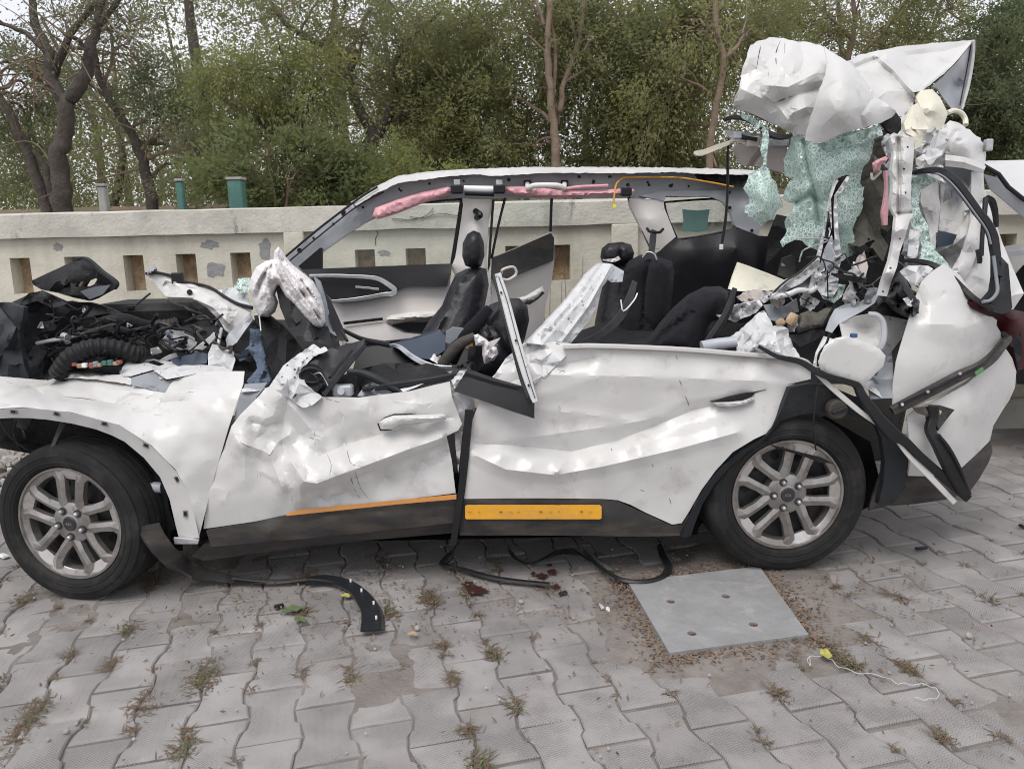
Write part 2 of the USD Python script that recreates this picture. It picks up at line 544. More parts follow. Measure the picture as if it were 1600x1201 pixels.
DIRTB = (.16, .12, .085)
mat('white_paint', (.55, .54, .525), .40, coat=.25, var=(3, .03), bump=[(9, .0018), (120, .0003)],
    dirt=[(DIRTB, 7, .56, .80, .5), ((.05, .045, .04), (26, (1, 1, .22)), .69, .75, .8), ((.10, .085, .07), (60, (.3, 1, 1)), .70, .76, .55), ((.42, .40, .36), (6, (.6, .6, 2)), .50, .75, .25)])
mat('torn_paint', (.54, .54, .54), .45, coat=.15, bump=[(30, .004)], dirt=[((.04, .04, .04), 28, .63, .68, .85), ((.35, .36, .38), 15, .56, .66, .7)])
mat('primer', (.37, .385, .41), .42, var=(6, .06), dirt=[(DIRTB, 12, .62, .75, .4), ((.06, .05, .05), 40, .70, .75, .8)])
mat('dark_primer', (.2, .215, .235), .5, var=(6, .1), dirt=[(DIRTB, 12, .6, .75, .5)])
mat('black_plastic', (.014, .014, .016), .45, spec=.3, var=(20, .25), bump=[(160, .0006)], dirt=[((.09, .08, .065), 8, .55, .8, .25)])
mat('dusty_plastic', (.036, .034, .033), .65, spec=.3, var=(15, .2), bump=[(160, .0006)], dirt=[((.15, .12, .09), (7, (.5, .5, 2)), .45, .78, .55)])
mat('arch_plastic', (.013, .015, .018), .5, spec=.3, var=(10, .2), bump=[(200, .0005)], dirt=[((.12, .10, .08), 6, .55, .8, .25)])
mat('engine_black', (.009, .009, .010), .55, spec=.25, var=(25, .4), bump=[(60, .003)], dirt=[((.05, .045, .04), 14, .55, .8, .4)])
mat('rubber', (.010, .010, .011), .42, spec=.35, var=(30, .2), bump=[(120, .0008)], dirt=[((.08, .075, .06), 10, .6, .8, .3)])
mat('tyre', (.016, .0155, .0155), .78, spec=.25, var=(12, .25), bump=[(180, .0008)], dirt=[((.09, .083, .073), 9, .5, .8, .45)])
mat('leather', (.009, .009, .012), .42, spec=.4, var=(10, .2), bump=[(220, .0006), (18, .006)], dirt=[((.12, .11, .1), 26, .62, .8, .35)])
mat('fabric', (.010, .010, .013), .9, spec=.2, var=(14, .25), bump=[(300, .0006), (14, .008)], sheen=.04, dirt=[((.08, .075, .07), 40, .68, .8, .3)])
mat('belt', (.022, .022, .024), .7, bump=[(400, .0004)], var=(30, .3))
mat('grey_trim', (.66, .63, .60), .62, var=(5, .05), bump=[(250, .0004)], dirt=[((.08, .06, .05), 14, .66, .74, .6), (DIRTB, 6, .6, .8, .3)])
mat('black_trim', (.009, .009, .011), .45, spec=.3, bump=[(260, .0004)], dirt=[((.07, .065, .06), 11, .6, .85, .2)])
mat('blue_trim', (.035, .05, .075), .5, var=(8, .1), dirt=[((.15, .14, .13), 20, .62, .8, .3)])
mat('blue_foam', (.09, .12, .17), .9, var=(60, .4), bump=[(90, .01)])
mat('chrome', (.55, .56, .57), .3, metal=1.0, bump=[(8, .003)], dirt=[((.2, .18, .16), 22, .6, .75, .4)])
mat('alloy', (.33, .315, .30), .36, metal=.75, var=(8, .06), dirt=[((.13, .105, .08), 13, .42, .7, .7), ((.04, .033, .028), 26, .60, .72, .6)])
mat('alloy_face', (.58, .56, .54), .28, metal=.85, dirt=[((.2, .17, .14), 15, .5, .75, .5)])
mat('brake_black', (.02, .02, .024), .5, var=(20, .3), dirt=[((.12, .1, .08), 18, .5, .8, .4)])
mat('steel', (.45, .46, .47), .4, metal=.8, var=(20, .2), dirt=[((.12, .08, .05), 18, .5, .7, .6)])
mat('rust', (.16, .085, .05), .85, var=(40, .4), bump=[(80, .006)])
mat('pink_cloth', (.68, .36, .39), .8, var=(14, .12), bump=[(40, .006), (300, .0005)], dirt=[((.25, .1, .1), 20, .62, .75, .5)])
mat('airbag_cloth', (.68, .65, .645), .88, bump=[(16, .010), (250, .0006)], dirt=[((.38, .31, .27), 6, .55, .78, .5), ((.12, .1, .09), 34, .71, .75, .6)])
mat('foam', (.66, .63, .52), .75, var=(8, .06), bump=[(14, .006)], dirt=[(DIRTB, 12, .6, .75, .5)])
mat('headliner', (.38, .34, .32), .9, var=(8, .08), dirt=[(DIRTB, 12, .6, .75, .4)])
mat('olive_cloth', (.09, .085, .07), .9, var=(14, .3), bump=[(30, .01)])
mat('yellow_wire', (.62, .30, .035), .5)
mat('yellow_plug', (.75, .72, .05), .4)
mat('white_plug', (.75, .75, .73), .4)
mat('green_tag', (.06, .22, .07), .5)
mat('blue_plug', (.04, .09, .22), .4)
mat('red_plug', (.26, .075, .06), .45)
mat('orange_tape', (.52, .22, .05), .5, var=(60, .05), dirt=[((.24, .17, .11), (9, (.4, 1, 1)), .45, .75, .7), ((.3, .12, .04), 22, .58, .8, .5)])
mat('yellow_tape', (.74, .36, .03), .45, var=(60, .05), dirt=[((.34, .22, .11), (9, (.4, 1, 1)), .5, .78, .6), ((.25, .11, .03), 26, .64, .74, .6)])
mat('lamp_red', (.03, .003, .004), .35, spec=.12)
mat('sticker_green', (.10, .19, .17), .5, var=(20, .08))
mat('plaster', (.57, .54, .455), .85, var=(2.2, .10), bump=[(9, .01), (60, .003)],
    dirt=[((.33, .295, .235), (2.6, (1, 1, .28)), .47, .68, .6), ((.26, .25, .24), 3.1, .68, .71, .85), ((.10, .095, .09), 7.5, .70, .75, .7), ((.2, .17, .13), (5, (1, 1, .2)), .58, .75, .35)])
mat('coping', (.49, .47, .415), .88, var=(2.5, .14), bump=[(9, .012), (60, .004)],
    dirt=[((.22, .21, .19), (2.0, (1, 1, .6)), .48, .66, .6), ((.09, .085, .08), (9, (1, 1, .3)), .62, .72, .7)])
mat('bare_cement', (.26, .255, .25), .95, var=(14, .15), bump=[(40, .006)])
mat('brick_in', (.34, .245, .155), .95, var=(11, .35), bump=[(25, .015)], dirt=[((.45, .38, .28), 14, .55, .7, .7), ((.10, .07, .045), 9, .58, .7, .7)])
mat('cement_slab', (.245, .247, .25), .85, var=(7, .10), bump=[(30, .004), (160, .0015)], dirt=[((.19, .18, .165), 4, .46, .68, .65), ((.38, .36, .34), 11, .56, .72, .5), ((.12, .1, .08), 24, .66, .74, .6)])
mat('soil', (.165, .145, .13), .95, var=(4, .25), bump=[(14, .012), (70, .006)], dirt=[((.26, .24, .225), 3, .45, .65, .65), ((.11, .085, .07), 10, .58, .72, .6)])
mat('woodland_soil', (.17, .125, .085), .95, var=(2, .3), bump=[(6, .05)], dirt=[((.10, .11, .045), 1.3, .48, .65, .6)])
mat('bark_dark', (.075, .062, .053), .95, var=(9, .3), bump=[(18, .02), (60, .008)])
mat('bark_tan', (.21, .155, .115), .9, var=(8, .25), bump=[(18, .01)])
mat('twig', (.19, .14, .10), .9, var=(12, .3))
mat('post_green', (.055, .145, .12), .6, var=(9, .2), dirt=[((.25, .22, .2), 9, .6, .75, .5)])
mat('post_grey', (.30, .30, .28), .85, var=(9, .2))
mat('dry_grass', (.135, .098, .062), .9, perobj=.1)
mat('litter', (.165, .115, .08), .9, var=(60, .5))
mat('pebble', (.30, .28, .26), .9, var=(30, .4))
mat('green_weed', (.085, .12, .045), .8)
mat('stain', (.04, .013, .011), .55, var=(30, .4))
mat('string', (.5, .49, .47), .7)
mat('yellow_leaf', (.36, .34, .08), .7)


def leaf(name, c, amt=.35):
    mat(name, c, .6, var=(.9, amt), spec=.15, transl=.58, dirt=[((c[0] * 1.7, c[1] * 1.45, c[2] * 1.1), 2.2, .52, .7, .6), ((c[0] * .5, c[1] * .55, c[2] * .6), 1.4, .55, .75, .5)])


leaf('leaf_mid', (.20, .215, .10))
leaf('leaf_bright', (.235, .245, .11))
leaf('leaf_yellow', (.225, .25, .095))
leaf('leaf_dark', (.14, .17, .09))
leaf('leaf_grey', (.19, .20, .12))
leaf('leaf_shrub', (.165, .195, .085))


def pane(name, tint, spec=.06, rough=.02):
    MATS[name] = usdkit.material(stage, f'/World/Looks/{name}', {
        't': ('transparent_bsdf', {'color': tint}), 'g': ('glossy_bsdf', {'color': (.9, .95, .93), 'roughness': rough}),
        'f': ('layer_weight', {'blend': .5}), 'pw': ('math', {'math_type': 'power', 'value2': 4.0}), 'mr': ('map_range', {'to_min': .025, 'to_max': .4}), 'm': ('mix_closure', {})},
        [('f.facing', 'pw.value1'), ('pw.value', 'mr.value'), ('mr.result', 'm.fac'), ('t.BSDF', 'm.closure1'), ('g.BSDF', 'm.closure2')], surface='m.closure')


pane('window_glass', (.965, .98, .972))

# crazed laminated glass: a web of cracks in pale green
MATS['crazed_glass'] = usdkit.material(stage, '/World/Looks/crazed_glass', {
    'geo': ('geometry', {}),
    'v': ('voronoi_texture', {'feature': 'distance_to_edge', 'scale': 92.0}),
    'v2': ('voronoi_texture', {'feature': 'distance_to_edge', 'scale': 44.0}),
    'mn': ('math', {'math_type': 'minimum'}),
    'r': ('rgb_ramp', {'ramp': [(0.0, (.74, .80, .77)), (.035, (.56, .66, .62)), (.09, (.27, .39, .35)), (1.0, (.17, .28, .25))]}),
    'n': ('noise_texture', {'scale': 9.0, 'detail': 3.0}),
    'nr': ('map_range', {'from_min': .4, 'from_max': .62, 'to_min': 0.0, 'to_max': .55, 'clamp': True}),
    'mc': ('mix_color', {'b': (.42, .56, .50)}),
    'ar': ('map_range', {'from_min': .03, 'from_max': .16, 'to_min': 0.04, 'to_max': .52, 'clamp': True}),
    'bp': ('bump', {'distance': .0015, 'strength': 1.0}),
    'p': ('principled_bsdf', {'roughness': .25, 'specular_ior_level': .8}),
    't': ('transparent_bsdf', {'color': (.75, .9, .85)}),
    'm': ('mix_closure', {})},
    [('geo.position', 'v.vector'), ('geo.position', 'v2.vector'), ('geo.position', 'n.vector'), ('v.distance', 'mn.value1'), ('v2.distance', 'mn.value2'), ('mn.value', 'r.fac'),
     ('n.fac', 'nr.value'), ('nr.result', 'mc.fac'), ('r.color', 'mc.a'), ('mc.result', 'p.base_color'), ('mn.value', 'bp.height'), ('bp.normal', 'p.normal'),
     ('mn.value', 'ar.value'), ('ar.result', 'm.fac'), ('p.BSDF', 'm.closure1'), ('t.BSDF', 'm.closure2')], surface='m.closure')

# concrete paver with a pressed herringbone relief, slightly different in every paver
PAVE_A = math.radians(13.5)


def herring(N, L, last):
    N['rot'] = ('mapping', {'rotation': (0, 0, -PAVE_A)})
    N['sx'] = ('separate_xyz', {})
    N['pp'] = ('math', {'math_type': 'pingpong', 'value2': .011})
    N['ad'] = ('math', {'math_type': 'add'})
    N['ml'] = ('math', {'math_type': 'multiply', 'value2': 2 * math.pi / .0085})
    N['sn'] = ('math', {'math_type': 'sine'})
    N['wear'] = ('noise_texture', {'scale': 5.0, 'detail': 3.0})
    N['wr'] = ('map_range', {'from_min': .36, 'from_max': .56, 'to_min': .1, 'to_max': 1.0, 'clamp': True})
    N['bh'] = ('bump', {'distance': .0013})
    L.extend([('geo.position', 'rot.vector'), ('rot.vector', 'sx.vector'), ('sx.x', 'pp.value1'), ('sx.y', 'ad.value1'), ('pp.value', 'ad.value2'), ('ad.value', 'ml.value1'), ('ml.value', 'sn.value1'),
              ('sn.value', 'bh.height'), ('geo.position', 'wear.vector'), ('wear.fac', 'wr.value'), ('wr.result', 'bh.strength')])
    if last:
        L.append((last, 'bh.normal'))
    return 'bh.normal'


mat('paver', (.268, .253, .246), .9, var=(6, .10), perobj=.12, bump=[(50, .002), (220, .001)], extra=herring,
    dirt=[((.22, .195, .18), 2.3, .50, .68, .6), ((.34, .33, .315), 5, .56, .72, .5), ((.10, .085, .075), 30, .70, .76, .7)])
# ------------------------------------------------------------------ ground, pavement, wall, woodland
RNG = np.random.default_rng(11)
WALL_Y = 5.15
BANK0 = 5.55


def ground_height(x, y):
    """Bare ground: flat yard in front, a wooded bank rising behind the wall."""
    up = np.clip((y - BANK0) / 6.5, 0, 1)
    return 2.0 * up * up * (3 - 2 * up) + .25 * np.clip((y - 9) / 30, 0, 1) * np.sin(x * .21 + 1.3)


gx = np.concatenate([np.linspace(-60, -9, 18), np.linspace(-8.5, 8.5, 60), np.linspace(9, 60, 18)])
gy = np.concatenate([np.linspace(-25, .4, 12), np.linspace(.7, 9, 70), np.linspace(9.5, 70, 26)])
GX, GY = np.meshgrid(gx, gy)
gv = np.column_stack([GX.ravel(), GY.ravel(), (ground_height(GX, GY) + .02 * (meshkit.fbm(np.stack([GX * 1.5, GY * 1.5, 0 * GX], -1), 3) - .5) * (GY > BANK0) - .022).ravel()])
w = len(gx)
i, j = np.meshgrid(np.arange(len(gy) - 1), np.arange(w - 1), indexing='ij')
a = (i * w + j).ravel()
gf = np.vstack([np.column_stack([a, a + 1, a + w + 1]), np.column_stack([a, a + w + 1, a + w])])
cy = gv[gf].mean(1)[:, 1]
add(None, 'ground', trimesh.Trimesh(gv, gf[cy < BANK0 + .1], process=False), 'soil', True, kind='structure')
add(None, 'wooded_bank', trimesh.Trimesh(gv, gf[cy >= BANK0 + .1], process=False), 'woodland_soil', True, kind='structure')

# interlocking I-shaped pavers
pave = thing('pavement', kind='structure')
LP, WP, AP = .262, .153, .0135
ca, sa = math.cos(PAVE_A), math.sin(PAVE_A)
OFF = np.array([-.035, 1.79])


def pv(u, t):
    """Along the cross direction u and the column direction t; columns run away from the camera and to the left."""
    return np.stack([OFF[0] + u * ca - t * sa, OFF[1] + u * sa + t * ca], -1)


def trap(t):
    """+1 over the ends of an even column's pavers, -1 over their waists."""
    x = np.abs((t / LP) - np.round(t / LP)) * 2
    return np.clip((.5 - x) / .11, -1, 1)


slab_px = [(981, 916), (1186, 892), (1263, 1000), (1046, 1029)]
slab_xy = np.array([G(*p)[:2] for p in slab_px])
slab_zone = sg.Polygon(slab_xy).buffer(.10)
clear = [slab_zone, sg.Polygon([G(*p)[:2] for p in [(950, 880), (1180, 860), (1290, 900), (1340, 1000), (1200, 1080), (1030, 1060), (960, 960)]])]


def corner_t(t0):
    h = LP / 2
    k = .5 * h
    s = .055 * h
    return [t0 - h, t0 - k - s, t0 - k + s, t0, t0 + k - s, t0 + k + s, t0 + h]


def paver_mesh(k, n, rng):
    t0 = n * LP + (0 if k % 2 == 0 else LP / 2) + LP / 2
    sg_r, sg_l = (1, 1) if k % 2 == 0 else (-1, -1)
    ts = corner_t(t0)
    gap = .0028
    tl = np.array(ts)
    tl[0] += gap * 1.5; tl[-1] -= gap * 1.5
    r = (k + .5) * WP + AP * (1 if k % 2 == 0 else -1) * trap(tl) - gap
    l = (k - .5) * WP - AP * (1 if k % 2 == 0 else -1) * trap(tl) + gap
    ring = np.vstack([np.column_stack([r, tl]), np.column_stack([l[::-1], tl[::-1]])])
    ring = ring + rng.normal(0, .0016, ring.shape)
    c = np.array([k * WP, t0])
    inn = c + (ring - c) * np.array([1 - .010 / WP * 1.1, 1 - .010 / LP * 1.6])
    xy_o, xy_i, xy_c = pv(ring[:, 0], ring[:, 1]), pv(inn[:, 0], inn[:, 1]), pv(c[0], c[1])
    z0 = rng.normal(0, .0018)
    tilt = rng.normal(0, .0055, 2)
    zt = lambda p: z0 + (p - xy_c) @ tilt
    m = len(ring)
    v = np.vstack([np.column_stack([xy_i, zt(xy_i)]), np.column_stack([xy_o, zt(xy_o) - .005]), np.column_stack([xy_o, np.full(m, -.05)])])
    f = []
    half = m // 2
    for q_ in range(half - 1):      # strip between the right and left sides
        a_, b_, c_, d_ = q_, q_ + 1, m - 2 - q_, m - 1 - q_
        f += [(a_, b_, c_), (a_, c_, d_)]
    for q_ in range(m):
        p_ = (q_ + 1) % m
        f += [(q_, m + q_, m + p_), (q_, m + p_, p_), (m + q_, 2 * m + q_, 2 * m + p_), (m + q_, 2 * m + p_, m + p_)]
    return trimesh.Trimesh(v, np.array(f), process=False), xy_c


prng = np.random.default_rng(5)
near, rest = [], []
for k in range(-60, 70):
    for n in range(-12, 26):
        mesh_, c = paver_mesh(k, n, prng)
        if not (-7 < c[0] < 9 and -1.2 < c[1] < 6.9):
            continue
        if c[1] > 4.55 and c[0] < 2.9:
            continue
        p = sg.Point(c)
        if any(z.contains(p) for z in clear):
            continue
        b = (np.append(c, 0) - CAM) @ RC
        sx, sy = CX + FPX * b[0] / -b[2] if b[2] < 0 else 1e9, CY + FPX * b[1] / b[2] if b[2] < 0 else 1e9
        vis = -40 < sx < 1640 and 640 < sy < 1230
        hidden = c[1] > 3.0 and c[0] < 1.7
        (near if vis and not hidden else rest).append((np.hypot(c[0], c[1] + .2), mesh_))
near.sort(key=lambda x: x[0])
for _, m_ in near[:300]:
    add(pave, 'paver', m_, 'paver', False)
add(pave, 'farther_pavers', cat([m_ for _, m_ in near[300:] + rest]), 'paver', False, kind='stuff')

# joint and drift soil lying over parts of the paving
dx, dy = np.meshgrid(np.linspace(-2.6, 5.2, 300), np.linspace(1.2, 4.9, 150))
hz = meshkit.fbm(np.stack([dx * 2.1, dy * 2.1, 0 * dx + 3], -1), 4, 3)
near_slab = np.array([[slab_zone.distance(sg.Point(a_, b_)) for a_, b_ in zip(r1, r2)] for r1, r2 in zip(dx, dy)])
hh = -.0055 + .010 * (hz - .66) / .2 + .017 * np.exp(-(near_slab / .13) ** 2) * (.6 + .8 * meshkit.fbm(np.stack([dx * 7, dy * 7, 0 * dx], -1), 2, 9))
hh += .006 * np.clip((dy - 2.75) / .5, 0, 1)
hh = np.clip(hh, -.0085, .011) + .0035 * (meshkit.fbm(np.stack([dx * 16, dy * 16, 0 * dx], -1), 3, 4) - .5)
ww = dx.shape[1]
i, j = np.meshgrid(np.arange(dx.shape[0] - 1), np.arange(ww - 1), indexing='ij')
a = (i * ww + j).ravel()
add(None, 'dust_and_soil', trimesh.Trimesh(np.column_stack([dx.ravel(), dy.ravel(), hh.ravel()]), np.vstack([np.column_stack([a, a + 1, a + ww + 1]), np.column_stack([a, a + ww + 1, a + ww])]), process=False), 'soil', True, kind='structure')

# concrete cover slab with four lifting holes
sl_c = slab_xy.mean(0)
sl = thing('concrete_slab', 'square pale grey concrete cover slab with four lifting holes sunk in the paving', 'cover slab', loc=(*sl_c, 0))
hole_xy = [G(*p, .022)[:2] for p in [(1048, 939), (1134, 931), (1177, 975), (1081, 989)]]
body = m3.CrossSection([np.array(slab_xy if sg.Polygon(slab_xy).exterior.is_ccw else slab_xy[::-1])]).extrude(.07).translate((0, 0, -.048))
for h in hole_xy:
    body -= m3.Manifold.cylinder(.05, .015, .017, 18).translate((*h, .004))
mm = body.to_mesh()
add(sl, 'slab', trimesh.Trimesh(mm.vert_properties[:, :3], mm.tri_verts, process=False), 'cement_slab', False)
for h in hole_xy:
    a_ = np.linspace(0, 2 * math.pi, 15)
    add(sl, 'lifting_loop', tube3(np.column_stack([h[0] + .013 * np.cos(a_), h[1] + .0 * a_, .012 + .010 * np.sin(a_)]), .003, 6), 'rust', True)

# boundary wall: bays with recessed panels and slots, posts, projecting coping
wl = thing('boundary_wall', 'long weathered cream plaster wall with narrow slots and stained coping', 'wall', loc=(0, WALL_Y, 0))
TOPZ = float(Y(300, 327, WALL_Y)[2])
COPB = float(Y(300, 366, WALL_Y - .05)[2])
SLT = float(Y(200, 399, WALL_Y)[2]); SLB = float(Y(200, 455, WALL_Y)[2])
bays, posts_px = [], [(465, 30), (975, 40), (1440, 40), (-60, 30)]
slot_px = [34, 119, 211, 293, 378, 572, 651, 730, 876, 806, 1100, 1190, 1280, 1370, 1568, 1650, -50, -130]
W0, W1 = -5.2, 8.5


def mbox(x0, x1, y0, y1, z0, z1):
    return m3.Manifold.cube((x1 - x0, y1 - y0, z1 - z0)).translate((x0, y0, z0))


wb = mbox(W0, W1, WALL_Y, WALL_Y + .20, -.1, COPB)
for sx in slot_px:
    x = float(Y(sx, 430, WALL_Y)[0])
    wb -= mbox(x - .066, x + .066, WALL_Y - .1, WALL_Y + .125, SLB, SLT)
mm = wb.to_mesh()
add(wl, 'wall_panel', trimesh.Trimesh(mm.vert_properties[:, :3], mm.tri_verts, process=False), 'plaster', False)
for sx in slot_px:
    x = float(Y(sx, 430, WALL_Y)[0])
    # rough rubble and brick left inside every slot
    gxx, gzz = np.meshgrid(np.linspace(x - .067, x + .067, 9), np.linspace(SLB - .001, SLT + .001, 15))
    dep = WALL_Y + .085 + .05 * meshkit.fbm(np.stack([gxx * 17, gzz * 17, 0 * gxx + sx], -1), 3)
    v = np.column_stack([gxx.ravel(), dep.ravel(), gzz.ravel()])
    i, j = np.meshgrid(np.arange(14), np.arange(8), indexing='ij'); a = (i * 9 + j).ravel()
    f = np.vstack([np.column_stack([a, a + 1, a + 10]), np.column_stack([a, a + 10, a + 9])])
    add(wl, 'slot_filling', solid(v, f, .03, (0, 1, 0)), 'brick_in', False)
cop = []
xs = np.arange(W0, W1, .12)
for part_, (z0, z1, y0, y1) in {'coping': (COPB, TOPZ, WALL_Y - .045, WALL_Y + .24)}.items():
    n_ = len(xs)
    jit = lambda s: .006 * (meshkit.fbm(np.column_stack([xs * 3, xs * 0 + s, xs * 0]), 3) - .5) * 2
    ring = np.stack([np.column_stack([xs, y0 + jit(1), z0 + jit(2)]), np.column_stack([xs, y0 + .012 + jit(3), z1 - .012 + jit(4) * 1.5]), np.column_stack([xs, y0 + .03 + jit(3), z1 + jit(5)]),
                     np.column_stack([xs, y1 + 0 * xs, z1 + jit(6)]), np.column_stack([xs, y1 + 0 * xs, z0 + 0 * xs])], 1)
    v = ring.reshape(-1, 3); m = 5
    i = np.arange(n_ - 1)[:, None] * m; jj = np.arange(m)[None]; j2 = (jj + 1) % m
    f = np.vstack([np.stack([i + jj, i + m + jj, i + m + j2], -1).reshape(-1, 3), np.stack([i + jj, i + m + j2, i + j2], -1).reshape(-1, 3)])
    add(wl, part_, trimesh.Trimesh(v, f, process=False), 'coping', 30)
for sx, wpx in posts_px:
    x = float(Y(sx, 420, WALL_Y)[0]); hw = wpx / 2 / 230
    add(wl, 'wall_post', rounded_box(2 * hw, .05, COPB + .1, .006).apply_translation((x, WALL_Y - .022, (COPB - .1) / 2)), 'plaster', False)
add(wl, 'plinth', rounded_box(W1 - W0, .08, .26, .012).apply_translation(((W0 + W1) / 2, WALL_Y - .035, .07)), 'coping', False)


def wall_patch(poly_px, mat_, name, y=WALL_Y - .002, seed=0, step=5):
    pts, tri, _ = tri_region(np.array(poly_px, float), step, (), seed)
    return add(wl, name, solid(Y(pts[:, 0], pts[:, 1], y - .0015 * RNG.random(len(pts))), tri, .004, (0, 1, 0)), mat_, False)


for pc, s in [((327, 382, 14, 7), 1), ((336, 421, 17, 12), 2), ((414, 390, 10, 19), 3), ((90, 386, 7, 6), 4), ((140, 360, 6, 4), 6), ((600, 395, 9, 5), 7)]:
    r_ = np.random.default_rng(s)
    th = np.linspace(0, 2 * math.pi, 15)[:-1]
    rad = 1 + r_.uniform(-.3, .25, 14)
    wall_patch(np.column_stack([pc[0] + pc[2] * rad * np.cos(th), pc[1] + pc[3] * rad * np.sin(th)]), 'bare_cement', 'bare_cement_patch', seed=s, step=4)
# cracks: thin dark fissures
for line in ([(593, 345), (588, 355), (590, 364), (586, 376), (588, 384)], [(640, 339), (662, 340), (688, 334), (718, 337)], [(612, 341), (640, 343), (668, 336), (676, 324)]):
    yw = WALL_Y - (.047 if line[0][1] < 344 and line[-1][1] < 344 else .003)
    c = Y(*np.array(spline(line, 4)).T, yw)
    add(wl, 'crack', tube3(c + RNG.normal(0, .002, c.shape) * [1, 0, 1], .0045, 5, squash=.5), 'bark_dark', False)

# loose stones under the wall on the left
stones = []
for _ in range(260):
    x, y = RNG.uniform(-3.9, -2.2), RNG.uniform(3.9, 5.05)
    s = RNG.uniform(.015, .05)
    t = trimesh.creation.icosphere(1, s); t.vertices = np.asarray(t.vertices) * RNG.uniform(.6, 1.2, 3) + RNG.normal(0, s * .12, t.vertices.shape)
    stones.append(t.apply_translation((x, y, RNG.uniform(0, .04))))
add(None, 'loose_stones', cat(stones), 'pebble', False, 'loose grey and brown stones heaped at the foot of the wall', 'stones', kind='stuff')
# ------------------------------------------------------------------ trees and shrubs beyond the wall
def leaves_mesh(pos, size, rng, axis=None, flat=.0):
    n = len(pos)
    a = rng.normal(size=(n, 3)) if axis is None else axis + rng.normal(0, .55, (n, 3))
    a /= np.linalg.norm(a, axis=1, keepdims=True)
    b = np.cross(a, rng.normal(size=(n, 3)) + np.array([0, 0, flat])); b /= np.maximum(np.linalg.norm(b, axis=1, keepdims=True), 1e-6)
    s = size * rng.uniform(.6, 1.35, (n, 1))
    c = np.cross(a, b)
    v = np.stack([pos - a * s, pos + b * s * .42 + c * s * .12, pos + a * s, pos - b * s * .42 + c * s * .12], 1).reshape(-1, 3)
    k = np.arange(n)[:, None] * 4
    f = np.vstack([k + [0, 1, 2], k + [0, 2, 3]])
    return trimesh.Trimesh(v, f, process=False)


def thin_tubes(a, b, r):
    """Three-sided sticks from points a to b."""
    t = b - a
    t /= np.maximum(np.linalg.norm(t, axis=1, keepdims=True), 1e-9)
    u = np.cross(t, [.3, .5, .8]); u /= np.maximum(np.linalg.norm(u, axis=1, keepdims=True), 1e-9)
    w = np.cross(t, u)
    vs = []
    for p, s in ((a, 1.0), (b, .5)):
        for k in range(3):
            an = k * 2 * math.pi / 3
            vs.append(p + (u * math.cos(an) + w * math.sin(an)) * r * s)
    v = np.stack(vs, 1).reshape(-1, 3)
    k = np.arange(len(a))[:, None] * 6
    f = np.vstack([k + np.array(x) for i in range(3) for x in ([i, (i + 1) % 3, 3 + (i + 1) % 3], [i, 3 + (i + 1) % 3, 3 + i])])
    return trimesh.Trimesh(v, f, process=False)


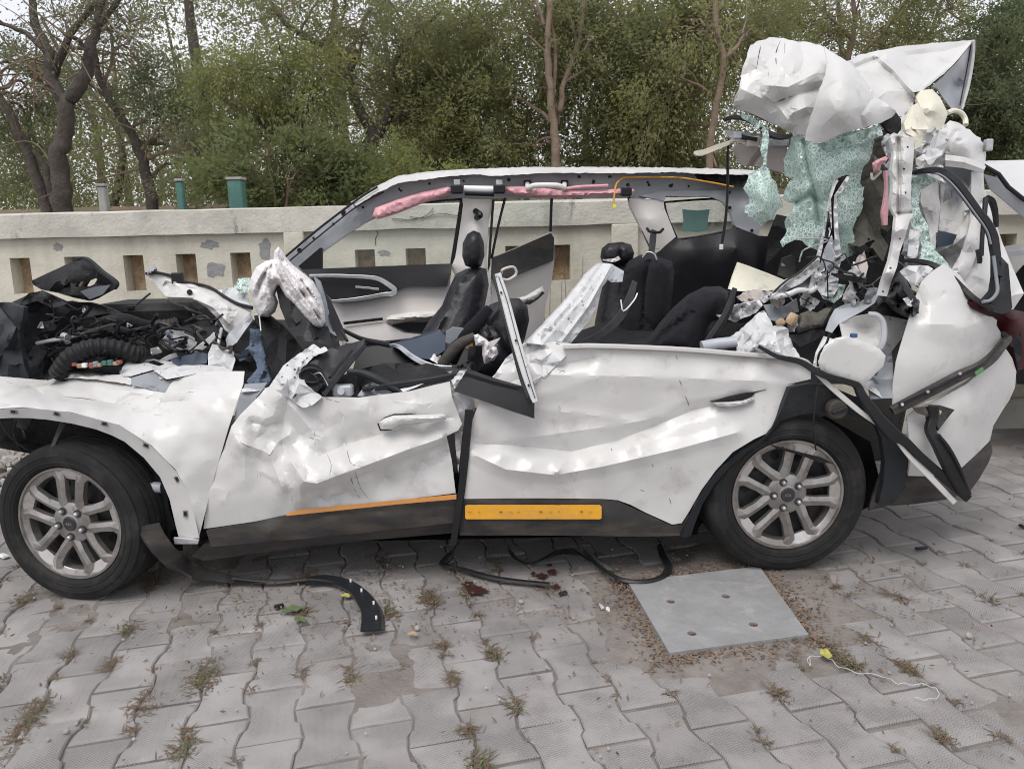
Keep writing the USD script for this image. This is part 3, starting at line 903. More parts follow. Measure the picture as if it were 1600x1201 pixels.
def tree(name, label, catg, trunks, crowns, leafmat, size=.035, bark='bark_dark', droop=.35, seed=1, k=26, twig=.45, limbs=10, group=None, bare=0):
    """trunks: (measured polyline, distance, radii in pixels); crowns: (cx, cy, rx, ry, distance, depth radius, number of twigs)."""
    rng = np.random.default_rng(seed)
    wood, spots = [], []
    base = None
    for line, y, r in trunks:
        ln = spline(np.column_stack([np.array(line, float), np.linspace(r[0], r[1], len(line)), np.broadcast_to(y, (len(line),))]), 5)
        c = Y(ln[:, 0], ln[:, 1], ln[:, 3])
        rad = ln[:, 2] * scale_at(c)
        if base is None:
            g = c[0].copy(); g[2] = ground_height(g[0], g[1]) - .1
            base = g
            if g[2] < c[0][2] - .05:
                c = np.vstack([g, c]); rad = np.append(rad[0] * 1.12, rad)
        rad = rad * (1 + .13 * (rng.random(len(rad)) - .5))
        c = c + rng.normal(0, .15, c.shape) * rad[:, None]
        wood.append(tube3(c, rad, 9))
        spots.append(np.column_stack([c, rad]))
    spots = np.vstack(spots) if spots else None
    P0, D0 = [], []
    leaves, tw_a, tw_b, limb = [], [], [], []
    size, k = size * .74, int(k * 1.75)
    for cx, cy, rpx, rpy, y, ry, n in crowns:
        n = int(n * 1.15)
        cen = Y(cx, cy, y)
        s = float(scale_at(cen)[0])
        R = np.array([rpx * s, ry, rpy * s])
        nc = max(5, n // 22)
        cl = rng.normal(size=(nc, 3)); cl /= np.linalg.norm(cl, axis=1, keepdims=True)
        cl *= rng.uniform(.25, 1.0, (nc, 1)) ** .5
        own = rng.integers(0, nc, n)
        off = rng.normal(size=(n, 3)) * .24
        u = cl[own] + off
        p = cen + u * R
        d = u / np.maximum(np.linalg.norm(u, axis=1, keepdims=True), .2) + rng.normal(0, .55, (n, 3)) + np.array([0, 0, .25])
        d /= np.linalg.norm(d, axis=1, keepdims=True)
        L = twig * rng.uniform(.5, 1.4, (n, 1))
        t = rng.random((n, k, 1)) ** .8
        pos = p[:, None] + d[:, None] * (L * 1.0)[:, None] * t + np.array([0, 0, -1.0]) * (droop * L)[:, None] * t * t + rng.normal(0, .035 + .5 * size, (n, k, 3))
        ax = np.repeat(d[:, None] + np.array([0, 0, -droop]), k, 1)
        leaves.append(leaves_mesh(pos.reshape(-1, 3), size, rng, ax.reshape(-1, 3)))
        end = p + d * L + np.array([0, 0, -1.0]) * droop * L
        tw_a.append(p - d * .1); tw_b.append(end)
        if spots is not None and limbs:
            for i in range(min(limbs, nc)):
                tgt = cen + cl[i] * R
                j = np.argmin(np.linalg.norm(spots[:, :3] - tgt, axis=1) + rng.uniform(0, .6, len(spots)))
                st = spots[j, :3]
                mid = (st + tgt) / 2 + np.array([0, 0, .12]) + rng.normal(0, .13, 3)
                ln = spline(np.array([st, mid, tgt]), 5)
                ln = ln + rng.normal(0, .012, ln.shape)
                limb.append(tube3(ln, np.linspace(min(spots[j, 3] * .5, .045), .007, len(ln)), 5))
                near = np.argsort(np.linalg.norm(p - tgt, axis=1))[:10]
                limb.append(thin_tubes(np.repeat(tgt[None], len(near), 0), p[near], .006))
    for _ in range(bare):       # leafless whips
        j = rng.integers(0, len(spots))
        st = spots[j, :3]
        d = rng.normal(size=3) + np.array([0, 0, .5]); d /= np.linalg.norm(d)
        L = rng.uniform(.5, 1.5)
        ln = spline(np.array([st, st + d * L * .5 + rng.normal(0, .1, 3), st + d * L + np.array([0, 0, -.15])]), 5)
        limb.append(tube3(ln, np.linspace(.012, .003, len(ln)), 4))
    if base is None:
        g = Y(*crowns[0][:2], crowns[0][4]); base = np.array([g[0], g[1], ground_height(g[0], g[1])])
    t = thing(name, label, catg, group, base)
    if wood:
        add(t, 'trunk', cat(wood), bark, True)
    if limb:
        add(t, 'limbs', cat(limb), bark if not bare else 'twig', False)
    tw = thin_tubes(np.vstack(tw_a)[::2], np.vstack(tw_b)[::2], .003)
    add(t, 'twigs', tw, 'twig', False)
    add(t, 'crown', cat(leaves), leafmat, False)
    return t


# nearest row, from the left
tree('thorn_tree', 'big dark forked tree trunk at the far left, thin feathery crown above', 'tree',
     [([(97, 330), (92, 250), (104, 195), (102, 150)], 9, (15, 11)), ([(102, 160), (80, 125), (75, 80), (55, 40), (48, -20)], 9, (10, 5)), ([(104, 158), (132, 120), (140, 80), (152, 40), (165, -20)], 9, (11, 6)),
      ([(80, 130), (95, 90), (115, 45), (150, 5)], 9.2, (7, 4)), ([(75, 85), (45, 55), (10, 40), (-30, 30)], 9, (5, 2)), ([(140, 85), (120, 62), (100, 55)], 9, (5, 2)), ([(152, 45), (175, 15), (200, -20)], 9, (5, 3))],
     [(60, 30, 120, 60, 9.3, 1.2, 110), (30, 130, 60, 40, 9.8, .8, 40), (170, 60, 60, 40, 9.5, .6, 36)], 'leaf_grey', .026, seed=3, droop=.3, k=20, limbs=14, bare=30)
tree('thorn_tree', 'slanting thin dark trunk left of the green posts, leaning to the left', 'tree',
     [([(238, 320), (226, 262), (205, 210), (178, 165), (155, 120), (148, 85)], 9.6, (9, 4)), ([(178, 165), (158, 145), (130, 125)], 9.6, (4, 2))],
     [(225, 130, 70, 45, 10.2, .9, 120), (300, 215, 60, 45, 10.4, .8, 90)], 'leaf_dark', .03, seed=4, limbs=8, bare=10)
tree('thorn_tree', 'leaning dim trunk at the left edge of the photograph beside the big forked tree', 'tree',
     [([(75, 330), (50, 260), (28, 205), (5, 160), (-25, 120)], 9.4, (9, 5)), ([(85, 320), (70, 262), (52, 235)], 9.4, (7, 3))],
     [(20, 130, 55, 35, 10.0, .8, 120), (10, 240, 45, 50, 10.2, .7, 80)], 'leaf_dark', .03, seed=6, limbs=6, bare=8)
tree('acacia_tree', 'yellow-green drooping feathery tree right of the big forked trunk', 'tree',
     [([(470, 262), (430, 205), (380, 175), (345, 150), (310, 120)], 9.3, (7, 3)), ([(475, 215), (462, 180), (450, 130), (460, 90)], 9.3, (6, 3))],
     [(400, 105, 105, 34, 9.2, .9, 210), (350, 150, 85, 40, 9.4, .8, 130), (470, 150, 50, 40, 9.2, .7, 80)], 'leaf_yellow', .028, seed=7, droop=.75, limbs=10)
tree('thorn_tree', 'dark many-forked thorn tree in the middle with twiggy crown', 'tree',
     [([(572, 330), (568, 250), (580, 205), (560, 170), (545, 120), (560, 80)], 9.8, (13, 5)), ([(575, 235), (600, 195), (615, 150), (610, 110)], 9.8, (9, 5)), ([(612, 200), (632, 178), (650, 120)], 9.8, (7, 4)), ([(548, 125), (500, 70), (450, 40), (420, 0)], 9.9, (6, 3)), ([(610, 110), (640, 60), (690, 20)], 9.9, (5, 3))],
     [(480, 30, 130, 45, 10.2, 1.0, 130), (600, 60, 90, 60, 10.0, 1.0, 190), (640, 130, 70, 50, 10.1, .9, 160)], 'leaf_mid', .03, seed=8, limbs=14, bare=34)
tree('leafy_tree', 'tall slim twin reddish-brown stems behind the middle of the car roof', 'tree',
     [([(868, 300), (868, 220), (860, 150), (856, 70), (860, 0), (852, -50)], 8.6, (7, 4)), ([(862, 160), (868, 80), (858, 20)], 8.65, (4, 2)), ([(875, 175), (882, 130), (905, 60), (915, -20)], 8.7, (5, 3)), ([(857, 85), (830, 60), (806, 40)], 8.6, (2.5, 1)), ([(880, 130), (920, 105)], 8.7, (3, 1.5)), ([(850, 40), (838, 0), (834, -20)], 8.6, (3, 2))],
     [(830, 60, 70, 80, 9.2, .7, 200), (930, 70, 80, 80, 9.3, .8, 230), (800, 190, 60, 70, 9.4, .7, 170)], 'leaf_mid', .036, bark='bark_tan', seed=9, k=20, droop=.5, limbs=10)
tree('leafy_tree', 'slim bent tan stem just left of the torn upright roof panel', 'tree',
     [([(1112, 300), (1108, 235), (1120, 160), (1131, 95), (1120, 50), (1116, -20)], 8.4, (6, 4)), ([(1130, 92), (1150, 75), (1162, 55)], 8.4, (4, 2)), ([(1118, 150), (1095, 135), (1060, 120)], 8.5, (2.5, 1)), ([(1108, 235), (1120, 260)], 8.4, (3, 2))],
     [(1060, 60, 75, 70, 9.0, .8, 240), (1150, 30, 60, 50, 9.2, .8, 150), (1030, 170, 60, 60, 9.1, .7, 190)], 'leaf_bright', .036, bark='bark_tan', seed=10, k=20, droop=.6, limbs=10)
tree('dense_tree', 'dense dark green tree at the right edge above the second white car', 'tree',
     [([(1560, 300), (1556, 200), (1548, 120)], 10, (8, 4))],
     [(1560, 150, 70, 80, 10, 1.0, 420), (1520, 210, 60, 60, 10.3, .9, 240), (1590, 70, 40, 40, 10.2, .7, 90)], 'leaf_dark', .036, seed=12, limbs=8)
tree('thin_tree', 'sparse twiggy tree against the pale sky behind the upright roof panel', 'tree',
     [([(1310, 250), (1320, 120), (1335, 40), (1330, -20)], 10.5, (6, 3)), ([(1322, 110), (1380, 50), (1420, 0)], 10.5, (4, 2)), ([(1330, 60), (1290, 20), (1260, -10)], 10.5, (3, 2))],
     [(1330, 30, 120, 55, 10.6, .9, 120), (1250, 60, 70, 50, 10.4, .8, 100), (1460, 40, 70, 40, 10.8, .9, 34)], 'leaf_mid', .034, bark='twig', seed=13, limbs=12, bare=24)
tree('broad_tree', 'wide mid-green leafy tree behind the car roof between dark trunks and twin stems', 'tree',
     [([(722, 320), (726, 220), (716, 130), (735, 60)], 10.4, (8, 4))],
     [(720, 190, 85, 80, 9.8, .9, 360), (740, 80, 80, 70, 10.2, .9, 260), (660, 230, 50, 50, 9.6, .6, 150)], 'leaf_bright', .036, seed=14, limbs=10, k=22)
tree('broad_tree', 'mid-green leafy tree behind the car roof right of the twin stems', 'tree',
     [([(985, 320), (980, 230), (990, 150), (980, 60)], 10.2, (6, 3))],
     [(970, 170, 85, 75, 9.9, .9, 330), (1010, 90, 80, 60, 10.3, .9, 250), (930, 235, 60, 30, 9.7, .6, 70), (1060, 240, 50, 30, 9.8, .5, 80)], 'leaf_mid', .036, seed=15, limbs=10, k=22)
shrubs = [(440, 275, 95, 42, 7.4, .5, 230, 'bright green leafy shrub behind the green posts', 'leaf_shrub', .042), (520, 300, 60, 34, 7.6, .45, 120, 'small green shrub under the dark forked thorn tree', 'leaf_shrub', .04),
          (650, 285, 70, 40, 8.4, .5, 140, 'yellowish scrubby bush just above the windscreen pillar', 'leaf_yellow', .034), (300, 270, 60, 40, 9.0, .5, 70, 'dim low bush behind the wall left of the green posts', 'leaf_grey', .03)]
for n_, (cx, cy, a_, b_, y_, d_, k_, lab, lm, sz) in enumerate(shrubs):
    tree('shrub', lab, 'shrub', [([(cx - 8, cy + 60), (cx - 12, cy + 20), (cx - 20, cy - 10)], y_, (2, 1)), ([(cx + 6, cy + 60), (cx + 14, cy + 10), (cx + 30, cy - 12)], y_, (2, 1))],
         [(cx, cy, a_, b_, y_, d_, k_)], lm, sz, bark='twig', seed=30 + n_, k=20, twig=.32, droop=.2, limbs=8)

# the wood farther back: reads as one mass of trunks and foliage
wr = np.random.default_rng(77)
wood, fol = [], []
for _ in range(60):
    x, y = wr.uniform(-19, 19), wr.uniform(13, 24)
    z = ground_height(x, y)
    H = wr.uniform(3, 6)
    c = spline(np.array([[x, y, z - .1], [x + wr.normal(0, .3), y, z + H * .5], [x + wr.normal(0, .7), y, z + H]]), 4)
    wood.append(tube3(c, np.linspace(.12, .03, len(c)) * wr.uniform(.6, 1.2), 6))
n = 16000
x = wr.uniform(-21, 21, n); y = wr.uniform(12, 25, n)
h = wr.random(n) ** 1.35 * (4.6 + 1.2 * np.sin(x * .9) + .9 * np.sin(x * 2.3 + 1)) * (y / 15)
h *= np.clip(np.where(x / y < 0, 1 - (-.42 - x / y) * 3.2, 1 - (x / y - .34) * 1.4), .45, 1)
keep = meshkit.fbm(np.stack([x * .55, y * .3, h * .55], -1), 3, 8) > .36
p = np.column_stack([x, y, ground_height(x, y) + h])[keep]
d = wr.normal(size=p.shape); d /= np.linalg.norm(d, axis=1, keepdims=True)
t = wr.random((len(p), 22, 1))
pos = p[:, None] + d[:, None] * .7 * t + np.array([0, 0, -.3]) * t * t + wr.normal(0, .12, (len(p), 22, 3))
far = thing('far_woodland', 'hazy green thicket filling the background behind the nearer trees', 'woodland', kind='stuff')
add(far, 'trunks', cat(wood), 'bark_dark', False)
add(far, 'twigs', thin_tubes(p[::2], (p + d * .8)[::2], .006), 'twig', False)
add(far, 'foliage', leaves_mesh(pos.reshape(-1, 3), .046, wr), 'leaf_mid', False)

# marker posts standing just beyond the wall
for (px, py0, py1, hw, m_, lab) in [(286, 284, 340, 5, 'post_green', 'slim green post with a slanting top just behind the wall'), (374, 282, 340, 11, 'post_green', 'thicker green post with a pale flat top behind the wall'),
                                    (166, 292, 345, 6, 'post_grey', 'short grey stone post behind the wall near the dark trunks')]:
    a_, b_ = Y(px, py0, 6.1), Y(px, py1, 6.1)
    w_ = hw * float(scale_at(a_)[0])
    t = thing('marker_post', lab, 'post', loc=(b_[0], 6.1, 0.0))
    zg = ground_height(b_[0], 6.1) - .05
    add(t, 'shaft', rounded_box(2 * w_, 2 * w_, a_[2] - zg, .008).apply_translation((b_[0], 6.1, (a_[2] + zg) / 2)), m_, False)
    add(t, 'cap', rounded_box(2 * w_ + .012, 2 * w_ + .012, .02, .004).apply_translation((b_[0], 6.1, a_[2] + .012)), 'post_grey', False)
# ------------------------------------------------------------------ the wrecked car
c0 = G(560, 880)
car = thing('wrecked_car', 'badly crushed white family car with its roof torn back and near side ripped open', 'car', loc=(c0[0], c0[1] + .8, 0))


def C(name, mesh, mat_, smooth=35, parent=None, label=None):
    if mat_ in ('white_paint', 'torn_paint') and smooth is not True and 0 < smooth <= 30:
        smooth = 16 if smooth <= 22 else 20 if smooth <= 25 else 26     # beaten metal keeps its folds sharp
    return add(parent or car, name, mesh, mat_, smooth, label)


# ---- wheels
def wheel(center_px, d, steer, rpx, turn, tag):
    cen = P(*center_px, d)
    out = rz(steer) @ -NCAR
    up = np.array([0, 0, 1.0])
    xw = np.cross(up, out)
    R = np.stack([xw, up, out], 1)

    def place(m):
        m = trimesh.Trimesh(np.asarray(m.vertices) @ R.T + cen, m.faces, process=False)
        return m
    rr = rpx * float(scale_at(cen)[0])
    T = cen[2] / rr + .004      # tyre radius in rim radii, reaching the paving
    W = .20
    wpath = C('wheel', None, None)
    pr = [(1.0, -.012), (1.02, .004), (1.06, .016), (1.16, .022), (1.27, .018), (1.33, .014), (1.36, .010), (T - .055, -.004), (T - .02, -.016), (T, -.034)]
    pr[3:4] = [(1.10, .018), (1.105, .0205), (1.13, .0205), (1.135, .0185), (1.17, .021), (1.21, .0205), (1.215, .0225), (1.245, .0215), (1.25, .019)]
    prof = [(a * rr, z) for a, z in pr]
    for k in range(4):          # tread grooves
        z0 = -.045 - k * .034
        prof += [(T * rr, z0), (T * rr - .008, z0 - .003), (T * rr - .008, z0 - .009), (T * rr, z0 - .012)]
    prof += [(T * rr, -.185), ((T - .03) * rr, -.20), (1.2 * rr, -.215), (1.0 * rr, -.2)]
    C('tyre', place(revolve(prof[::-1], 96)), 'tyre', 30, wpath)
    # rim barrel and outer plate
    ring = [(1.005, -.2), (1.005, -.004), (1.0, .004), (.965, .004), (.955, -.004), (.88, -.012), (.865, -.016), (.86, -.05), (.9, -.06), (.9, -.2)]
    C('rim', place(revolve([(a * rr, z) for a, z in ring][::-1], 96)), 'alloy', 30, wpath)
    back = [(0.001, -.062), (.35, -.062), (.5, -.070), (.86, -.070), (.86, -.1), (.001, -.1)]
    bk = revolve([(a * rr, z) for a, z in back][::-1], 64)
    C('wheel_disc', place(bk), 'brake_black', 30, wpath)
    for k in range(10):          # ventilation holes in the dark steel disc behind the spokes
        a = math.radians(turn + 36 * k + 18 + 10)
        h = trimesh.creation.cylinder(.017, .006, sections=16); h.apply_translation((.66 * rr * math.cos(a), .66 * rr * math.sin(a), -.0675))
        C('vent_hole', place(h), 'rubber', False, wpath)
    hub = [(0.001, .0), (.14, .0), (.17, -.004), (.30, -.006), (.36, -.014), (.38, -.05), (.001, -.05)]
    C('hub', place(revolve([(a * rr, z) for a, z in hub][::-1], 48)), 'alloy', 30, wpath)
    for k in range(5):           # five pairs of spokes, sharp ridged
        for s in (-1, 1):
            pa = math.radians(turn + 72 * k)
            ca_, sa_ = math.cos(pa), math.sin(pa)
            pts = []
            for r0, off, wd, z in ((.26, .155, .095, -.006), (.52, .165, .078, .000), (.76, .19, .088, -.001), (.92, .29, .16, -.004)):
                for e, zz in ((-1, -.030), (-1, -.008), (-.15 * s, 0.0), (1, -.008), (1, -.030)):
                    lx, ly = r0 * rr, (s * off + e * wd) * rr
                    pts.append((lx * ca_ - ly * sa_, lx * sa_ + ly * ca_, z + zz))
            pts = np.array(pts).reshape(4, 5, 3)
            hulls = [trimesh.convex.convex_hull(np.vstack([pts[i], pts[i + 1]])) for i in range(3)]
            C('spoke', place(cat(hulls)), 'alloy', False, wpath)
        pa = math.radians(turn + 72 * k)
        plate = []
        for da in np.linspace(-.20, .20, 5):
            for r0, z in ((.80, -.016), (.985, -.003), (.80, -.03), (.985, -.03)):
                plate.append((r0 * rr * math.cos(pa + da), r0 * rr * math.sin(pa + da), z))
        C('spoke_plate', place(trimesh.convex.convex_hull(np.array(plate))), 'alloy_face', False, wpath)
        na = math.radians(turn + 72 * k + 36)
        hx, hy = .245 * rr * math.cos(na), .245 * rr * math.sin(na)
        cup = revolve([(.0125, -.02), (.0165, -.001), (.0125, -.001)], 20); cup.apply_translation((hx, hy, 0))
        nut = trimesh.creation.cylinder(.0095, .018, sections=6); nut.apply_translation((hx, hy, -.002))
        dome_ = trimesh.creation.icosphere(2, .0088); dome_.apply_translation((hx, hy, .006))
        C('wheel_nut', place(cat([nut, dome_])), 'steel', 30, wpath)
        hole = trimesh.creation.cylinder(.0155, .004, sections=18); hole.apply_translation((hx, hy, -.0035))
        C('nut_recess', place(hole), 'brake_black', False, wpath)
    cap = C('centre_cap', place(revolve([(0.001, .004), (.026, .004), (.029, .001), (.029, -.01), (.001, -.01)][::-1], 32)), 'brake_black', 30, wpath)
    t = meshkit.text_mesh('KIA', .0105, .0012, bold=True)
    t.apply_translation((-t.bounds.mean(0)[0], -.005, .0042))
    C('cap_emblem', place(t), 'alloy', False, wpath)
    return cen, rr


FW, frr = wheel((109, 818), .035, math.radians(-13), 91, 84, 'front')
RW, rrr = wheel((1231, 773), .02, math.radians(1), 88.5, 74, 'rear')

# ---- underbody, floor, bulkhead, sills
C('floor_pan', sheet([(300, 850, .1), (1090, 835, .1), (1110, 700, .6), (1110, 640, 1.5), (420, 640, 1.5), (330, 740, .6)], (), 40, 'linear', thick=.03), 'engine_black')
C('underbody', box3(np.append(P(660, 800, .85)[:2], .36), XCAR, NCAR, np.array([0, 0, 1.0]), 2.6, 1.2, .10), 'engine_black', False)
C('cargo_floor', sheet([(1030, 600, .15), (1400, 600, .15), (1420, 520, 1.45), (1010, 520, 1.45)], (), 30, 'linear', thick=.03), 'engine_black')
C('rear_inner_floor', sheet([(1080, 720, .3), (1400, 720, .3), (1420, 620, 1.4), (1090, 620, 1.4)], (), 40, 'linear', thick=.02), 'engine_black')
C('bulkhead', sheet([(400, 640, .15), (520, 640, .15), (530, 540, .9), (520, 500, 1.4), (420, 500, 1.4), (400, 560, .6)], (), 25, 'linear', crumple=[(.05, 50, 3)], thick=.02), 'engine_black')
C('engine_bay_floor', sheet([(0, 700, .28), (330, 760, .2), (360, 600, 1.4), (0, 620, 1.4)], (), 30, 'linear', crumple=[(.04, 60, 4)], thick=.02), 'engine_black')
C('inner_wheel_arch', sheet([(-20, 640, .34), (60, 628, .34), (170, 650, .30), (250, 720, .26), (285, 800, .2), (285, 860, .2), (200, 860, .36), (150, 740, .4), (60, 700, .42), (-20, 700, .42)], (), 14, 'linear', crumple=[(.015, 25, 3)]), 'engine_black')
C('inner_wheel_arch', sheet([(1080, 840, .16), (1130, 735, .2), (1200, 670, .25), (1290, 650, .25), (1360, 690, .22), (1382, 780, .12), (1340, 800, .35), (1290, 720, .4), (1220, 700, .4), (1140, 760, .35)], (), 14, 'linear'), 'engine_black')
C('arch_liner', sheet(q('h', [(780, 440, .16), (880, 510, .12), (980, 620, .10), (1040, 760, .08), (1060, 880, .07), (1100, 980, .06), (1030, 1020, .12), (880, 800, .24), (720, 640, .3), (700, 560, .3)]), (), 10, 'linear', creases=[(q('h', [(740, 560), (1000, 950)]), -.03, 8), (q('h', [(800, 500), (1010, 760)]), -.02, 7)]), 'arch_plastic')
C('sill', sheet([(300, 868, .05), (318, 850, .03), (500, 838, .02), (712, 815, .02), (712, 832, .06), (560, 845, .07), (400, 864, .08), (318, 876, .08)], (), 10, thick=.08), 'dusty_plastic')
C('inner_sill', sheet([(300, 840, .12), (712, 795, .10), (1080, 812, .10), (1080, 832, .16), (712, 824, .16), (318, 864, .16)], (), 20, 'linear', thick=.06), 'engine_black')

# ---- front wing with its stripped arch flange
WING = sheet([(-30, 586, .36), (0, 588, .36), (70, 594, .34), (112, 583, .38), (150, 582, .38), (190, 588, .34), (207, 602, .27), (235, 610, .22), (258, 614, .2), (266, 600, .24), (274, 592, .27), (318, 580, .28), (382, 580, .18),
                      (380, 600, .12), (358, 665, .02), (336, 740, .01), (318, 810, .015), (310, 842, .02), (302, 800, -.005), (292, 765, -.012), (274, 733, -.012), (237, 696, -.01), (187, 664, -.006), (112, 644, 0), (37, 636, .01), (-30, 640, .02)],
                     [(60, 615, .20), (60, 628, .06), (150, 620, .19), (150, 640, .045), (220, 640, .13), (225, 670, .02), (300, 610, .13), (300, 640, .06), (300, 690, .015), (300, 740, .0), (250, 690, .0), (340, 620, .07), (100, 605, .28)],
                     6, 'linear', creases=[(q('h', [(390, 160), (520, 170), (730, 200), (820, 150), (960, 145)]), .02, 9), (q('h', [(1010, 195), (1150, 180)]), .012, 8), (q('h', [(180, 100), (250, 130)]), .012, 7), ([(150, 600), (250, 622), (330, 600)], -.015, 14)],
                     fine=(.02, 45), thick=.003, seed=2)
wing = C('front_wing', WING, 'white_paint', 28)
for ln in ([(390, 160), (520, 168), (640, 190), (730, 200), (815, 205)], [(720, 210), (770, 180), (825, 152)], [(905, 180), (930, 160), (960, 150)], [(1005, 200), (1080, 192), (1150, 178)], [(185, 100), (220, 120), (250, 130)], [(955, 268), (1015, 275)], [(40, 66), (85, 74)], [(1160, 140), (1190, 128), (1230, 132)]):
    C('paint_crack', crack(WING, q('h', ln)), 'dusty_plastic', True, wing)
outer = q('h', [(-80, 240), (0, 238), (150, 229), (300, 240), (450, 262), (600, 297), (750, 340), (850, 395), (950, 470), (1030, 545), (1100, 625), (1180, 760), (1210, 880), (1245, 1040)])
inner = q('h', [(-80, 300), (80, 290), (180, 292), (300, 302), (450, 326), (600, 362), (700, 400), (780, 440), (900, 540), (1000, 660), (1060, 800), (1095, 950), (1120, 1050)])
flange = C('arch_flange', sheet(np.vstack([np.column_stack([outer, np.full(len(outer), -.006)]), np.column_stack([inner[::-1], np.full(len(inner), .022)])]), (), 6, 'linear', thick=.003), 'white_paint', 30, wing)
for cx, cy, a in [(350, 266, 15), (650, 328, 8), (912, 463, 22), (1105, 673, 60), (1157, 890, 85), (80, 253, 5)]:
    x, y = q('h', [(cx, cy)])[0]
    ca_, sa_ = math.cos(math.radians(a)), math.sin(math.radians(a))
    L, Wd = 5.2, 3.4
    C('flange_clip', sheet([(x + u * L * ca_ - v * Wd * sa_, y + u * L * sa_ + v * Wd * ca_) for u, v in ((-1, -1), (1, -1), (1, 1), (-1, 1))], (), 6, d=-.002, thick=.012), 'dark_primer', False, wing)
    C('flange_clip', sheet([(x + u * L * .6 * ca_ - v * Wd * .55 * sa_, y + u * L * .6 * sa_ + v * Wd * .55 * ca_) for u, v in ((-1, -1), (1, -1), (1, 1), (-1, 1))], (), 6, d=-.006, thick=.008), 'arch_plastic', False, wing)
C('wing_foot', sheet(q('h', [(1085, 1040, .0), (1240, 1055, -.01), (1235, 1078, .0), (1090, 1078, .02)]), (), 8, thick=.01), 'torn_paint')
C('strut_tube', tube(q('h', [(730, 722, .10), (860, 722, .10), (1012, 725, .10)]), 8.6, 4, 14), 'primer', 40)
C('strut_bracket', sheet(q('h', [(690, 660, .075), (740, 650, .075), (820, 690, .08), (820, 750, .085), (740, 770, .075), (705, 765, .075), (690, 710, .075)]), (), 7, 'linear', crumple=[(.01, 12, 5)], thick=.02), 'torn_paint')
C('hanging_clip', bar(q('h', [(400, 320, .1), (360, 400, .08), (320, 500, .05), (300, 570, .04)]), [9, 7, 6, 4], .008), 'black_plastic')
C('front_inner_panel', sheet([(-20, 645, .5), (40, 650, .48), (80, 660, .46), (95, 690, .45), (40, 694, .5), (-20, 690, .5)], (), 10, 'linear', crumple=[(.02, 30, 8)]), 'torn_paint')
for ln in ([(0, 300, .06), (40, 380, .06), (100, 440, .08), (170, 490, .1)], [(100, 310, .1), (85, 380, .1), (110, 460, .1), (140, 500, .12)]):
    C('loose_wire', tube(q('h', ln), 1.6, 6, 6), 'rubber')
C('torn_bracket', sheet(q('h', [(80, 290, .12), (195, 292, .1), (185, 350, .12), (150, 370, .1), (165, 420, .12), (145, 422, .12), (135, 360, .12), (95, 340, .14)]), (), 6, 'linear', crumple=[(.01, 10, 6)]), 'black_plastic')

# ---- front door, beaten in
DOOR = sheet([(318, 826, .02), (322, 790, .01), (333, 745, .01), (350, 700, .015), (362, 665, .02), (375, 648, .03), (393, 630, .05), (405, 618, .06), (415, 606, .08), (432, 600, .06), (448, 612, .03), (458, 622, .05), (478, 634, .06), (490, 622, .08),
                               (503, 620, .05), (560, 621, .05), (640, 611, .05), (680, 601, .045), (703, 596, .04), (706, 620, .02), (722, 662, .01), (716, 672, .015), (698, 681, .03), (706, 720, .02), (712, 770, .012),
                               (600, 784, .02), (470, 799, .02), (400, 814, .02)],
                              [(380, 700, -.02), (395, 760, 0), (350, 780, .0), (440, 640, .045), (410, 660, .01), (425, 690, .05), (470, 680, .06), (455, 720, .005), (475, 751, -.05), (495, 754, -.055), (540, 738, -.06), (590, 719, -.055), (640, 700, -.045), (690, 682, -.02),
                               (540, 690, .055), (580, 680, .05), (630, 690, -.02), (560, 640, .035), (520, 650, .04), (640, 640, .02), (660, 672, .03), (500, 775, .045), (540, 765, .05), (600, 745, .055), (660, 722, .05), (700, 705, .04), (560, 780, .03), (650, 765, .02), (430, 790, .0), (440, 770, -.02)],
                              5, 'linear', creases=[([(456, 722), (475, 752), (495, 755), (540, 738), (590, 720), (640, 701), (700, 681)], -.022, 15), ([(480, 768), (500, 766), (545, 750), (595, 731), (645, 712), (703, 690)], .018, 11), ([(500, 712), (540, 694), (590, 680), (640, 665), (706, 652)], .022, 26), (q('i', [(310, 525), (400, 560), (490, 595), (540, 520), (600, 480)]), -.02, 16), (q('i', [(560, 240), (640, 320), (740, 440), (780, 500)]), -.022, 20), (q('i', [(480, 600), (530, 720), (560, 800)]), -.018, 14), (q('i', [(600, 250), (560, 420), (560, 520)]), .018, 16), (q('i', [(380, 400), (460, 420), (540, 400)]), .02, 12), (q('i', [(260, 470), (330, 600), (330, 760)]), -.012, 20),
                                                     (q('i', [(640, 650), (670, 780), (680, 880)]), -.016, 14), (q('i', [(560, 540), (630, 640), (640, 760)]), .012, 14), (q('i', [(460, 460), (400, 500), (380, 440)]), .014, 16), (q('i', [(820, 590), (860, 690), (900, 745)]), .007, 10), (q('i', [(940, 520), (980, 640), (1060, 680)]), .007, 10)],
                              crumple=[(.010, 42, 12), (.003, 18, 5)], thick=.003, seed=3)
door = C('front_door', DOOR, 'white_paint', 24)
for ln in ([(300, 520), (330, 540), (370, 556)], [(440, 280), (460, 300), (450, 345)], [(730, 490), (770, 510), (765, 545)], [(765, 450), (770, 480), (840, 495)], [(640, 650), (665, 685)], [(840, 590), (870, 660), (860, 730)], [(960, 520), (975, 600), (1000, 660), (1065, 672)], [(1020, 700), (1050, 800), (1105, 880)], [(985, 705), (1010, 800), (1055, 885)], [(470, 595), (490, 600), (520, 545)], [(1005, 545), (1008, 565)], [(810, 240), (900, 268), (940, 268)]):
    C('paint_crack', crack(DOOR, q('i', ln), .4), 'dusty_plastic', True, door)
